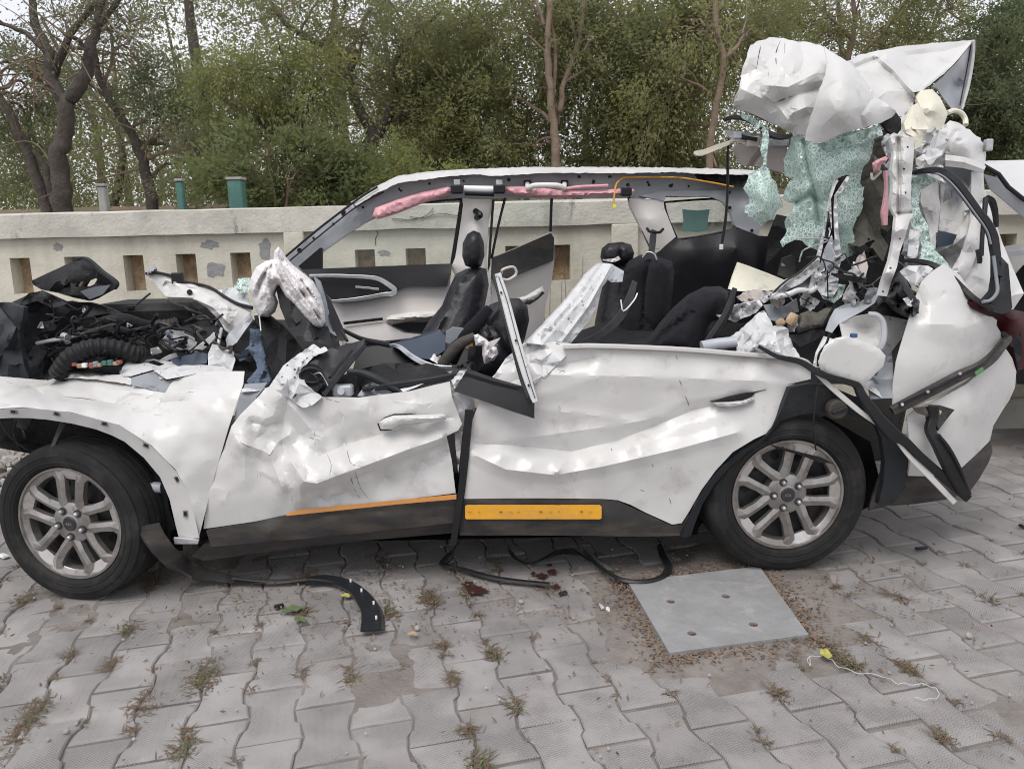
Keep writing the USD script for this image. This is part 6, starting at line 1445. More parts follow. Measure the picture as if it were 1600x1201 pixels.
C('pillar_fold', sheet(q('t', [(540, 580, .40), (640, 520, .42), (695, 480, .44), (700, 620, .42), (720, 740, .4), (700, 900, .37), (690, 1000, .34), (670, 1140, .30), (620, 1070, .30), (600, 920, .34), (560, 780, .36), (530, 680, .38)]), q('t', [(640, 760, .30)]), 6, 'linear', crumple=[(.012, 22, 4)], ragged=.5, thick=.005), 'white_paint', 35, label='narrow white upright panel next to the crazed strip')
C('pillar_hole', sheet(q('t', [(690, 980, .33), (760, 970, .35), (870, 1010, .36), (830, 1090, .35), (690, 1120, .32), (670, 1080, .32)]), (), 5, thick=.01), 'blue_trim', 25)
C('crazed_strip', sheet(q('t', [(450, 440, .33), (520, 440, .32), (620, 450, .33), (690, 470, .35), (640, 510, .34), (560, 560, .33), (520, 640, .33), (520, 760, .32), (560, 840, .31), (600, 920, .30), (620, 1060, .28), (680, 1160, .25), (760, 1240, .22), (830, 1330, .2), (880, 1430, .17), (940, 1480, .15), (900, 1500, .15), (800, 1380, .18), (640, 1270, .22), (520, 1240, .24), (540, 1100, .27), (500, 960, .29), (440, 930, .3), (440, 700, .32), (430, 560, .33)]), (), 5, 'linear', crumple=[(.02, 9, 5)], thick=.006, ragged=.6), 'crazed_glass', 25)
C('white_scrap', sheet(q('t', [(430, 950, .29), (520, 940, .28), (520, 1060, .27), (500, 1200, .24), (450, 1240, .23), (410, 1200, .24), (420, 1050, .27)]), (), 5, 'linear', crumple=[(.02, 10, 5)], thick=.005), 'torn_paint', 20)
C('glass_seal', bar(q('t', [(455, 420, .30), (560, 400, .27), (680, 400, .25), (760, 430, .24), (860, 510, .22), (960, 640, .20), (1060, 780, .18), (1140, 880, .17), (1200, 1000, .16), (1220, 1100, .15), (1240, 1250, .13), (1250, 1400, .10)]), [5, 8, 10, 11, 11, 11, 11, 12, 13, 13, 11, 10], .03, 6), 'rubber', 35, label='black rubber glass seal sprung out in a long curve')
C('seal_lip', bar(q('t', [(470, 440, .29), (680, 425, .24), (840, 540, .205), (1040, 800, .165), (1150, 960, .15), (1190, 1090, .14)]), 2.2, .008, 6), 'dark_primer', 35)
C('glass_seal', bar(q('v', [(380, 40, .24), (480, 45, .22), (600, 70, .2), (720, 130, .17), (820, 210, .14), (910, 300, .12), (1020, 400, .09), (1120, 460, .075), (1200, 500, .07)]), [5, 7, 8, 9, 9, 9, 9, 9, 7], .03, 6), 'rubber', 35, label='lower run of the black glass seal')
C('seal_corner', sheet(q('v', [(1230, 0, .12), (1290, 10, .12), (1355, 80, .12), (1390, 480, .10), (1370, 520, .09), (1300, 545, .08), (1180, 510, .07), (1090, 450, .07), (1150, 400, .08), (1210, 330, .09), (1230, 200, .11)]), (), 6, 'linear', creases=[(q('v', [(1200, 430), (1270, 330), (1290, 50)]), -.012, 5)], thick=.03), 'rubber', 35)
C('seal_corner_ridge', tube(q('v', [(1110, 430, .05), (1190, 410, .06), (1250, 330, .07), (1240, 200, .09), (1215, 0, .11)]), 2.6, 6), 'dark_primer', 40)
C('stay_bar', bar(q('t', [(1140, 660, .34), (1130, 800, .30), (1110, 1000, .27), (1100, 1200, .25)]), [7, 6, 5, 5], .015), 'black_plastic', 35)
C('stay_bar', bar(q('t', [(1150, 650, .36), (1200, 690, .36), (1230, 800, .36), (1240, 930, .35)]), [7, 9, 7, 4], .02), 'engine_black', 30)
C('hanging_tab', bar(q('v', [(1065, -60, .16), (1085, 30, .16), (1080, 70, .16)]), [6, 7, 5], .012), 'black_plastic', 30)
C('pillar_scrap', sheet(q('v', [(330, 150, .2), (420, 90, .2), (600, 90, .18), (650, 120, .16), (560, 210, .14), (460, 300, .12), (420, 240, .16)]), (), 5, 'linear', crumple=[(.02, 12, 5)], thick=.004), 'torn_paint', 20)
# narrow white upright pillar in front
UPR = sheet(q('t', [(250, 90, .18), (320, 70, .17), (400, 90, .17), (470, 80, .18), (470, 200, .17), (460, 330, .16), (440, 520, .15), (440, 700, .14), (458, 810, .14), (420, 900, .13), (390, 1010, .12), (340, 1150, .11), (310, 1300, .10), (250, 1460, .09), (215, 1580, .08), (140, 1570, .08), (180, 1420, .09), (240, 1250, .10), (280, 1050, .12), (300, 830, .13), (250, 740, .15), (270, 560, .15), (260, 400, .16), (280, 250, .17)]),
                          q('t', [(390, 300, .13), (380, 600, .11), (360, 950, .09), (260, 1350, .06)]), 5, 'thin_plate_spline', creases=[(q('t', [(320, 100), (330, 400), (325, 800)]), .03, 6), (q('t', [(320, 800), (440, 790)]), .02, 5)], crumple=[(.008, 14, 3)], thick=.02, seed=5)
C('upright_pillar', UPR, 'white_paint', 25, label='narrow white pillar standing upright through the wreck')
for vx, vy, d_ in [(410, 180, .12), (378, 383, .11), (390, 606, .10), (337, 1034, .07), (250, 1314, .05), (178, 1533, .05)]:
    C('pillar_bolt_hole', hole(UPR, *q('t', [(vx, vy)])[0], 1.6), 'rubber', False)
C('pillar_side', sheet(q('t', [(240, 100, .3), (270, 240, .26), (260, 450, .24), (240, 740, .24), (230, 560, .28), (230, 380, .3), (200, 360, .3), (240, 300, .3), (200, 140, .34)]), (), 5, 'linear', crumple=[(.02, 10, 3)], thick=.006), 'primer', 22)
C('pink_lining', pillow(q('t', [(75, 330, .36), (120, 300, .36), (200, 265, .36), (225, 275, .36), (215, 310, .36), (160, 350, .36), (150, 400, .36), (90, 420, .36)]), .03, 6, step=4, crumple=[(.02, 7, 3)]), 'pink_cloth', 35)
C('pink_lining', bar(q('t', [(200, 400, .34), (215, 560, .34), (205, 700, .34), (190, 800, .34), (195, 910, .34)]), [4, 6, 9, 10, 6], .02), 'pink_cloth', 35)
C('lining_cloth', sheet(q('t', [(-50, 520, .46), (60, 480, .44), (160, 430, .42), (200, 560, .4), (170, 700, .4), (140, 900, .4), (160, 1000, .4), (230, 1100, .38), (180, 1250, .36), (60, 1260, .36), (-80, 1180, .4), (-160, 1050, .44), (-150, 900, .46), (-80, 800, .46)]), (), 7, 'linear', crumple=[(.05, 22, 4)], thick=.01), 'olive_cloth', 25)
C('lining_back', sheet([(1322, 216, .62), (1360, 205, .62), (1400, 200, .6), (1412, 260, .58), (1408, 340, .56), (1370, 380, .56), (1330, 350, .58), (1338, 280, .6)], (), 6, 'linear', crumple=[(.03, 16, 3)], thick=.01), 'olive_cloth', 25)
C('header_back', sheet(q('s', [(200, 10, .68), (560, 60, .62), (840, 60, .58), (830, 180, .6), (620, 185, .62), (420, 165, .66), (240, 100, .68)]), (), 6, 'linear', crumple=[(.02, 14, 3)], thick=.01), 'dark_primer', 25)
C('lining_edge', tube(q('t', [(70, 420, .38), (80, 480, .38), (130, 440, .38), (160, 400, .38)]), 2.2, 4), 'foam', 40)
# crazed windscreen glass
C('crazed_glass', sheet(q('s', [(840, 60, .50), (940, 60, .46), (960, 120, .44), (1120, 130, .42), (1240, 60, .42), (1400, 20, .42), (1520, 10, .42), (1560, 60, .42), (1600, 130, .42), (1580, 230, .43), (1520, 330, .44), (1480, 420, .44), (1450, 530, .44), (1500, 560, .44), (1495, 660, .43), (1480, 760, .43), (1440, 840, .42), (1400, 960, .42), (1420, 1080, .42), (1390, 1190, .42), (1300, 1240, .42), (1200, 1220, .43), (1120, 1180, .44), (1040, 1140, .46), (960, 1090, .48), (900, 1035, .5), (820, 1060, .52), (740, 1110, .54), (720, 1080, .54), (760, 1000, .54), (770, 920, .54), (750, 880, .54), (820, 780, .53), (860, 700, .52), (800, 690, .54), (725, 660, .56), (770, 600, .55), (780, 520, .54), (850, 470, .52), (745, 430, .56), (755, 300, .56), (800, 170, .53)]),
                        q('s', [(900, 300, .44), (1000, 200, .40), (1300, 250, .36), (1060, 500, .40), (1000, 800, .46), (900, 900, .5), (1300, 700, .38), (1250, 900, .38), (1400, 300, .37)]), 6, 'linear', creases=[(q('s', [(940, 120), (960, 300), (1040, 600), (1080, 900)]), .05, 9), (q('s', [(860, 700), (1000, 620), (1100, 700)]), .04, 8), (q('s', [(1100, 200), (1200, 400), (1230, 600)]), -.03, 12)], crumple=[(.022, 24, 4), (.004, 8, 8)], thick=.005, ragged=1.2, seed=11), 'crazed_glass', 45, label='sheet of crazed greenish glass draped down from the roof')
C('crazed_glass', sheet(q('s', [(545, 340, .45), (590, 350, .45), (620, 410, .45), (660, 470, .45), (680, 560, .45), (720, 660, .45), (730, 740, .45), (690, 770, .45), (660, 850, .45), (600, 880, .45), (540, 915, .45), (480, 870, .45), (430, 840, .46), (385, 790, .47), (385, 730, .47), (440, 700, .46), (440, 640, .46), (370, 590, .48), (400, 500, .48), (420, 430, .48), (500, 400, .46)]), q('s', [(580, 620, .36), (560, 780, .38), (440, 520, .46)]), 5, 'thin_plate_spline', crumple=[(.010, 11, 3)], thick=.005, ragged=1.2, seed=12), 'crazed_glass', 45, label='small flap of crazed glass hanging on its own')
C('glass_thread', sheet(q('s', [(550, -20, .47), (600, 0, .47), (610, 80, .46), (600, 180, .46), (590, 260, .46), (590, 350, .45), (560, 350, .45), (560, 280, .46), (530, 210, .46), (545, 120, .47)]), (), 4, 'linear', crumple=[(.012, 7, 3)], thick=.005, ragged=.5), 'crazed_glass', 22)
# sun visor edge, header and headlining by the roof flap
C('visor_board', sheet(q('s', [(270, 190, .75), (300, 150, .74), (520, 170, .7), (620, 170, .66), (780, 170, .62), (770, 300, .62), (745, 420, .64), (660, 400, .68), (500, 360, .72), (360, 350, .76), (330, 300, .76)]), (), 8, 'linear', creases=[(q('s', [(560, 200), (480, 300), (440, 370)]), .03, 9)], thick=.02), 'headliner', 30)
C('visor_board', sheet(q('s', [(-80, 215, .70), (0, 200, .69), (130, 150, .67), (235, 118, .66), (250, 130, .66), (235, 160, .66), (100, 215, .68), (-20, 262, .7), (-70, 258, .7), (-85, 240, .7)]), (), 5, 'linear', thick=.025), 'foam', 40, label='pale slat sticking out to the left below the torn roof')
C('roof_header', sheet(q('s', [(200, 20, .6), (330, 35, .58), (470, 75, .56), (560, 95, .55), (640, 100, .54), (800, 110, .52), (790, 165, .54), (640, 165, .56), (540, 170, .57), (430, 160, .6), (300, 110, .62), (210, 60, .62)]), (), 5, 'linear', crumple=[(.02, 10, 3)], thick=.01), 'torn_paint', 22)
C('header_lip', bar(q('s', [(240, 130, .63), (280, 112, .62), (350, 130, .61), (450, 165, .58), (530, 175, .56)]), [4, 5, 5, 4, 3], .012), 'foam', 35)
C('header_bracket', bar(q('s', [(280, 60, .58), (350, 85, .57), (500, 110, .55)]), [7, 6, 5], .02), 'engine_black', 30)
C('header_bracket', box3(P(*q('s', [(455, 130)])[0], .57), XCAR, NCAR, np.array([0, 0, 1.0]), .055, .03, .045), 'headliner', False)
C('header_bracket', box3(P(*q('s', [(310, 70)])[0], .57), XCAR, NCAR, np.array([0, 0, 1.0]), .035, .03, .03), 'primer', False)
C('screen_seal', bar(q('a', [(100, 505, .56), (150, 492, .54), (230, 505, .52), (280, 540, .5), (330, 575, .48), (390, 590, .46), (440, 580, .45)]), [6, 6, 7, 8, 8, 8, 5], .03, 6), 'rubber', 35)
C('shard_fringe', sheet(q('a', [(165, 480, .52), (200, 470, .5), (290, 520, .48), (330, 570, .47), (300, 570, .48), (230, 520, .5)]), (), 4, 'linear', crumple=[(.02, 6, 3)], thick=.006, ragged=.8), 'crazed_glass', 20)
C('shard_fringe', sheet(q('a', [(560, 622, .38), (640, 610, .36), (760, 570, .35), (880, 530, .37), (890, 580, .38), (800, 620, .38), (700, 640, .38), (600, 660, .39)]), (), 4, 'linear', crumple=[(.02, 6, 3)], thick=.006, ragged=.8), 'crazed_glass', 20)
# folded metal leaves below the glass
leaves = [([(560, 1200, .34), (600, 1050, .33), (625, 900, .32), (655, 795, .31), (690, 780, .31), (660, 830, .31), (635, 900, .31), (640, 1040, .31), (600, 1180, .31), (580, 1260, .32), (550, 1330, .32), (520, 1360, .33), (535, 1300, .34)], 'torn_paint'),
          ([(655, 795, .33), (720, 778, .3), (725, 790, .3), (690, 840, .31), (665, 900, .33), (668, 1010, .34), (650, 1100, .34), (625, 1150, .34), (640, 1000, .33), (635, 900, .33)], 'engine_black'),
          ([(718, 785, .27), (728, 790, .27), (700, 850, .28), (665, 890, .29), (668, 960, .29), (672, 1060, .29), (690, 1200, .29), (660, 1290, .29), (645, 1230, .29), (655, 1100, .29), (650, 960, .29), (655, 880, .29)], 'torn_paint'),
          ([(625, 960, .30), (640, 1080, .3), (610, 1180, .3), (580, 1220, .3), (600, 1120, .3)], 'engine_black'),
          ([(600, 1160, .28), (640, 1080, .28), (655, 1180, .27), (640, 1260, .27), (600, 1300, .28), (570, 1310, .28)], 'primer')]
for k, (pl, m_) in enumerate(leaves):
    C('folded_leaf', sheet(q('a', pl), (), 4, 'linear', crumple=[(.02, 9, k)], thick=.006, seed=k), m_, 25)
C('roof_strut', sheet(q('u', [(530, 400, .42), (640, 350, .40), (760, 230, .38), (850, 190, .37), (960, 120, .36), (1060, 20, .35), (1100, 0, .34), (1080, 90, .32), (1000, 180, .33), (920, 250, .34), (820, 300, .35), (760, 330, .35), (680, 380, .36), (560, 440, .38)]), (), 4, 'linear', crumple=[(.02, 9, 2)], creases=[(q('u', [(600, 400), (800, 230), (1060, 40)]), -.03, 5)], thick=.02), 'torn_paint', 22)
C('strut_edge', tube(q('u', [(600, 390, .35), (760, 240, .33), (900, 150, .32), (1060, 10, .31)]), 1.6, 4), 'rubber', 30)
C('steel_pipe', tube(q('u', [(640, 385, .30), (720, 370, .29), (800, 355, .28), (870, 325, .28), (930, 320, .28), (990, 330, .28), (1030, 310, .28), (1055, 290, .28)]), 4.5, 5, 10), 'torn_paint', 40)
C('torn_lining', sheet(q('u', [(810, 280, .37), (900, 220, .36), (980, 150, .36), (1040, 160, .35), (1040, 280, .34), (960, 295, .35), (840, 310, .36)]), (), 5, 'linear', crumple=[(.02, 10, 2)], thick=.01), 'dark_primer', 22)
C('white_board', sheet(q('u', [(232, 310, .62), (270, 190, .66), (320, 58, .72), (400, 85, .72), (600, 160, .68), (770, 230, .62), (700, 310, .56), (560, 330, .55), (340, 330, .58)]), q('u', [(450, 220, .62)]), 8, 'linear', crumple=[(.005, 20, 3)], thick=.015), 'foam', 35)
C('dark_board', sheet(q('u', [(700, 180, .75), (740, 20, .78), (830, -10, .78), (860, 0, .78), (860, 180, .75), (780, 215, .72)]), (), 8, 'linear', thick=.02), 'dusty_plastic', 30)
C('board_label', sheet(q('u', [(730, 65, .765), (745, 70, .765), (800, 140, .76), (785, 165, .76), (725, 85, .765)]), (), 4, 'linear', thick=.003), 'headliner', False)
C('torn_insulation', sheet(q('u', [(320, 390, .46), (400, 330, .48), (520, 320, .5), (640, 330, .46), (600, 390, .42), (520, 420, .42), (420, 450, .42), (340, 420, .44)]), (), 4, 'linear', crumple=[(.05, 8, 3)], thick=.02, ragged=.8), 'headliner', 22)
C('torn_insulation', sheet(q('u', [(110, 540, .44), (200, 560, .42), (300, 460, .42), (400, 440, .40), (520, 420, .38), (560, 460, .36), (480, 540, .36), (380, 570, .38), (300, 620, .4), (220, 600, .42), (120, 570, .44)]), (), 4, 'linear', crumple=[(.05, 8, 5)], thick=.02, ragged=.8), 'torn_paint', 22)
C('grey_flap', sheet(q('u', [(560, 460, .34), (640, 450, .34), (760, 470, .36), (870, 400, .42), (890, 520, .4), (780, 560, .36), (720, 620, .30), (620, 600, .28)]), (), 6, 'linear', crumple=[(.02, 14, 3)], thick=.01), 'dark_primer', 25)
C('bracket_foam', pillow(q('u', [(850, 690, .2), (870, 620, .2), (900, 540, .2), (980, 510, .22), (1060, 530, .22), (1130, 490, .24), (1210, 460, .26), (1240, 490, .26), (1180, 580, .22), (1120, 660, .2), (990, 690, .18), (880, 725, .18)]), .05, 9, step=5, crumple=[(.02, 12, 3)]), 'olive_cloth', 35)
C('screw_tower', tube(q('u', [(790, 640, .17), (820, 600, .17), (850, 540, .17)]), [7, 9, 7], 3, 8), 'brick_in', 30)
C('screw_tower', tube(q('u', [(690, 640, .17), (720, 615, .17), (745, 640, .16)]), [5, 6, 4], 3, 8), 'brick_in', 30)
C('crash_beam', sheet(q('u', [(230, 770, .24), (330, 700, .26), (450, 600, .28), (500, 540, .28), (570, 510, .26), (610, 580, .23), (650, 660, .2), (720, 640, .18), (790, 690, .16), (800, 760, .13), (840, 850, .09), (900, 940, .05), (860, 960, .04), (780, 950, .04), (640, 930, .05), (470, 920, .06), (380, 915, .08), (310, 890, .12), (310, 800, .18)]),
                      q('u', [(450, 720, .14), (560, 800, .08), (680, 830, .06)]), 5, 'linear', crumple=[(.022, 12, 3), (.01, 6, 7)], creases=[(q('u', [(420, 900), (560, 720), (780, 680)]), -.03, 6)], thick=.006, ragged=.6), 'torn_paint', 20)
C('crash_tube', tube(q('u', [(-20, 855, .14), (100, 830, .14), (200, 815, .13), (310, 800, .12)]), [10, 9.5, 9, 8], 4, 14), 'primer', 45)
C('torn_seam', sheet(q('u', [(480, 870, .03), (520, 830, .04), (600, 870, .03), (720, 910, .02), (850, 980, .0), (800, 960, .0), (640, 930, .02)]), (), 4, 'linear', crumple=[(.01, 8, 3)], thick=.01), 'dark_primer', 22)
C('dark_bracket', sheet(q('u', [(800, 740, .12), (900, 740, .14), (1000, 700, .16), (1100, 680, .18), (1150, 720, .16), (1040, 790, .12), (900, 850, .08), (840, 800, .1)]), (), 5, 'linear', crumple=[(.02, 12, 2)], thick=.01), 'engine_black', 25)
C('seat_belt', bar(q('u', [(290, 300, .33), (240, 440, .32), (160, 600, .3), (30, 790, .28)]), [8, 8, 8, 8], .006), 'belt', 40)
C('grey_wing_flap', sheet(q('u', [(1140, 700, .14), (1180, 590, .16), (1230, 500, .18), (1330, 450, .2), (1450, 440, .22), (1520, 400, .24), (1640, 360, .2), (1600, 440, .16), (1480, 520, .12), (1350, 590, .10), (1260, 640, .1), (1200, 720, .1)]), (), 5, 'linear', creases=[(q('u', [(1240, 500), (1440, 460), (1520, 420)]), .02, 4)], crumple=[(.006, 14, 2)], thick=.006), 'primer', 28)
C('crushed_door_end', sheet(q('u', [(1040, 200, .3), (1060, 110, .32), (1140, 60, .32), (1240, 0, .3), (1260, 100, .28), (1220, 200, .26), (1260, 300, .24), (1200, 400, .24), (1100, 360, .26), (1050, 280, .28)]), (), 4, 'linear', crumple=[(.05, 8, 3)], thick=.008), 'torn_paint', 20)
C('crushed_door_end', sheet(q('u', [(1400, 140, .28), (1440, 20, .3), (1500, -60, .3), (1540, 100, .24), (1500, 250, .22), (1400, 380, .2), (1300, 420, .2), (1330, 330, .22), (1380, 250, .24)]), (), 4, 'linear', crumple=[(.04, 9, 6)], thick=.008), 'headliner', 20)
C('tangled_bar', bar(q('u', [(1200, 170, .22), (1300, 195, .19), (1420, 215, .17), (1520, 235, .15)]), [4, 8, 9, 7], .02), 'engine_black', 30)
C('tangled_wire', tube(q('u', [(1230, 100, .2), (1320, 150, .16), (1400, 170, .15), (1440, 210, .15), (1500, 160, .14)]), 1.8, 5), 'rubber', 40)
C('tangled_wire', tube(q('u', [(1380, 90, .2), (1480, 60, .16), (1560, 20, .14), (1620, 0, .14)]), 1.6, 5), 'rubber', 40)
C('glass_remnant', sheet(q('u', [(1090, 340, .27), (1180, 330, .26), (1260, 260, .25), (1330, 270, .24), (1290, 380, .22), (1220, 440, .22), (1120, 400, .24)]), (), 4, 'linear', crumple=[(.03, 7, 2)], thick=.006), 'crazed_glass', 20)
C('belt_retractor', pillow(q('v', [(200, 430, .08), (230, 330, .08), (290, 180, .10), (330, 140, .12), (400, 230, .12), (440, 310, .1), (500, 340, .09), (530, 410, .08), (530, 510, .07), (500, 580, .06), (440, 595, .06), (360, 560, .06), (270, 510, .07)]), .05, 9, step=4, crumple=[(.06, 9, 3)]), 'black_plastic', 25)
C('retractor_scrap', sheet(q('v', [(365, 400, .015), (410, 385, .015), (460, 400, .015), (455, 470, .01), (420, 480, .01)]), (), 3, 'linear', crumple=[(.015, 5, 2)], thick=.004), 'torn_paint', 20)
C('retractor_strap', bar(q('v', [(300, 200, .05), (400, 330, .03), (470, 420, .02), (490, 540, .02)]), [8, 9, 9, 7], .012), 'belt', 35)
C('retractor_void', sheet(q('v', [(60, 530, .1), (180, 430, .12), (260, 430, .12), (440, 590, .1), (420, 600, .09), (230, 560, .1)]), (), 5, 'linear', thick=.02), 'rubber', 25)
C('plug', box3(P(1334, 524, .0), XCAR, NCAR, np.array([0, 0, 1.0]), .022, .02, .016), 'blue_plug', False)

trng = np.random.default_rng(63)
for k, (x, y, d, s_, m_) in enumerate([(1262, 470, .30, 15, 'torn_paint'), (1300, 445, .28, 13, 'primer'), (1335, 430, .26, 14, 'torn_paint'), (1365, 470, .2, 14, 'dark_primer'), (1350, 395, .32, 16, 'engine_black'), (1330, 470, .22, 13, 'torn_paint'), (1295, 480, .24, 12, 'black_plastic'), (1390, 500, .14, 15, 'torn_paint'),
                                      (1410, 455, .22, 14, 'torn_paint'), (1425, 400, .28, 14, 'primer'), (1240, 505, .22, 12, 'torn_paint'), (1215, 470, .3, 11, 'headliner'), (1385, 225, .4, 12, 'torn_paint'), (1375, 260, .42, 12, 'dark_primer'), (1440, 235, .42, 15, 'torn_paint'), (1460, 215, .46, 14, 'torn_paint'), (1435, 270, .4, 13, 'primer'), (1480, 245, .36, 11, 'torn_paint'), (1500, 300, .44, 13, 'dark_primer'), (1520, 330, .42, 12, 'torn_paint'), (1290, 400, .34, 12, 'engine_black'), (1345, 445, .24, 12, 'black_plastic')]):
    n = 9
    a = np.sort(np.linspace(0, 6.28, n + 1)[:-1] + trng.uniform(-.25, .25, n))
    r = s_ * trng.uniform(.45, 1.35, n)
    C('torn_scrap', sheet([(x + r[i] * math.cos(a[i]), y + 1.25 * r[i] * math.sin(a[i]), d + trng.uniform(-.05, .05)) for i in range(n)], (), 3.5, 'linear', crumple=[(.025, 9, k)], thick=.004, ragged=.6, seed=k), m_, 20)
for k in range(16):
    x, y, d = trng.uniform(1230, 1400), trng.uniform(400, 500), trng.uniform(.16, .34)
    pts = [(x, y, d)]
    for _ in range(4):
        pts.append((pts[-1][0] + trng.normal(0, 14), pts[-1][1] + trng.normal(2, 12), pts[-1][2] + trng.normal(0, .02)))
    C('torn_wire', tube(np.array(pts), trng.uniform(.7, 1.6), 5, 5), trng.choice(['rubber', 'engine_black', 'steel', 'dusty_plastic']), 40)
# ------------------------------------------------------------------ torn-open engine bay
C('front_carrier', sheet(q('b', [(-60, 380, .5), (0, 370, .5), (60, 372, .5), (100, 390, .48), (150, 400, .46), (140, 480, .45), (120, 560, .45), (130, 650, .44), (150, 760, .42), (185, 850, .4), (-60, 830, .42)]), q('b', [(40, 600, .40)]), 7, 'linear', crumple=[(.02, 18, 3)], thick=.03), 'arch_plastic', 28, label='black front carrier at the left edge')
C('front_carrier', sheet(q('b', [(100, 400, .55), (180, 310, .62), (260, 300, .66), (420, 370, .7), (560, 370, .72), (640, 390, .74), (720, 420, .74), (790, 460, .74), (700, 500, .72), (560, 540, .7), (460, 580, .66), (360, 640, .6), (220, 640, .55), (150, 620, .5), (130, 480, .52)]), (), 7, 'linear', crumple=[(.03, 22, 5)], thick=.02, holes=[q('b', [(248, 498), (350, 472), (372, 500), (340, 545), (290, 550)])]), 'engine_black', 25, label='torn black plastic wall behind the front carrier')
C('lamp_housing', sheet(q('b', [(195, 235, .8), (290, 190, .8), (400, 140, .8), (470, 105, .8), (520, 92, .8), (560, 110, .78), (640, 180, .76), (722, 240, .74), (720, 280, .73), (660, 310, .72), (600, 345, .72), (560, 360, .72), (460, 340, .74), (360, 310, .76), (260, 290, .78), (210, 262, .8)]), q('b', [(400, 240, .72), (560, 200, .70)]), 6, 'linear', crumple=[(.025, 14, 3)], thick=.03, holes=[q('b', [(468, 268), (490, 235), (522, 240), (500, 280)]), q('b', [(524, 270), (545, 235), (590, 215), (608, 225), (590, 255), (550, 275)])]), 'engine_black', 25)
C('housing_rim', bar(q('b', [(470, 105, .74), (540, 96, .72), (640, 180, .70), (725, 245, .68), (715, 285, .68)]), [3, 4, 5, 5, 4], .03), 'arch_plastic', 30)
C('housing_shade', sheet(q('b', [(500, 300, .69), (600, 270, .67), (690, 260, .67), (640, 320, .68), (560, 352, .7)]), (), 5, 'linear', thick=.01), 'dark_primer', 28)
C('blue_black_fold', sheet(q('b', [(70, 370, .6), (180, 320, .62), (260, 295, .64), (360, 340, .64), (420, 380, .6), (330, 405, .56), (230, 360, .56), (140, 390, .55)]), (), 5, 'linear', crumple=[(.04, 9, 3)], thick=.01), 'engine_black', 22)
C('silver_rod', tube(q('b', [(230, 625, .50), (330, 605, .49), (420, 590, .49), (500, 570, .52)]), [3, 3.5, 4, 4], 4, 10), 'steel', 40)
C('rod_joint', tube(q('b', [(395, 580, .48), (425, 590, .47)]), 6.5, 2, 10), 'steel', 40)
C('white_stub', pillow(q('b', [(512, 400, .62), (526, 392, .62), (538, 420, .62), (530, 440, .62), (516, 430, .62)]), .01, 3, step=3), 'white_plug', 40)
C('dip_rod', tube(q('b', [(780, 460, .8), (820, 410, .82), (940, 312, .86)]), 1.6, 3, 6), 'rubber', 40)
C('rod_clip', box3(P(*q('b', [(818, 402)])[0], .81), XCAR, NCAR, np.array([0, 0, 1.0]), .03, .02, .016), 'rubber', False)


def corrugated(pts, r, rings, d_):
    pts = spline(np.array(pts, float), 14)
    c = P(pts[:, 0], pts[:, 1], pts[:, 2])
    n = rings * 6
    t = np.linspace(0, len(c) - 1, n)
    cc = np.stack([np.interp(t, np.arange(len(c)), c[:, k]) for k in range(3)], 1)
    rr = np.interp(np.linspace(0, 1, n), np.linspace(0, 1, len(r)), r) * scale_at(cc)
    rr = rr * (1 + d_ * np.sign(np.sin(np.arange(n) * 2 * math.pi / 6 + .3)) * np.abs(np.sin(np.arange(n) * 2 * math.pi / 6 + .3)) ** .5)
    return tube3(cc, rr, 18)


C('intake_hose', corrugated(q('b', [(370, 820, .34), (400, 770, .33), (450, 710, .33), (540, 665, .34), (640, 650, .36), (740, 660, .38), (830, 690, .40), (880, 700, .42)]), [15, 15, 14, 13], 17, .07), 'engine_black', 30)
C('hose_mouth', tube(q('b', [(868, 695, .41), (884, 702, .42)]), 15, 2, 18), 'rubber', 40)
C('ribbed_pipe', corrugated(q('b', [(900, 520, .75), (980, 510, .76), (1060, 505, .78), (1110, 490, .8)]), [7, 8, 8], 8, .08), 'dusty_plastic', 30)
C('black_pipe', tube(q('b', [(640, 490, .62), (760, 480, .66), (880, 510, .70), (960, 530, .74)]), [8, 11, 10, 8], 5, 12), 'engine_black', 40)
C('cable_bundle', tube(q('b', [(520, 600, .48), (620, 560, .52), (740, 545, .55), (840, 570, .58)]), [9, 12, 11, 8], 5, 10, squash=.7), 'engine_black', 25)
fb = C('fuse_box', sheet(q('b', [(340, 790, .34), (420, 750, .36), (600, 745, .38), (750, 745, .38), (730, 800, .32), (560, 815, .3), (400, 815, .3), (290, 860, .28)]), (), 6, 'linear', crumple=[(.01, 14, 3)], thick=.08), 'engine_black', 25)
for k, (x, y, m_) in enumerate([(468, 755, 'red_plug'), (530, 762, 'white_plug'), (575, 762, 'red_plug'), (620, 760, 'brick_in'), (655, 748, 'post_green'), (690, 745, 'post_green'), (725, 750, 'brick_in'), (500, 765, 'brick_in'), (600, 755, 'dark_primer'), (745, 742, 'red_plug')]):
    p0 = q('b', [(x, y)])[0]
    C('fuse', box3(P(p0[0], p0[1], .31), XCAR, NCAR, np.array([0, 0, 1.0]), .020, .02, .014 + .004 * (k % 3)), m_, False, fb)
C('strut_tower', sheet(q('b', [(740, 800, .36), (790, 745, .40), (860, 728, .44), (960, 725, .46), (1060, 740, .44), (1170, 690, .5), (1180, 680, .5), (1100, 760, .38), (1250, 765, .34), (1250, 800, .3), (1100, 830, .26), (1000, 850, .26), (960, 790, .3), (820, 830, .28), (760, 830, .30)]), (), 5, 'linear', crumple=[(.015, 14, 3)], thick=.006, holes=[q('b', [(910, 745), (960, 730), (1030, 755), (990, 768)])]), 'torn_paint', 22)
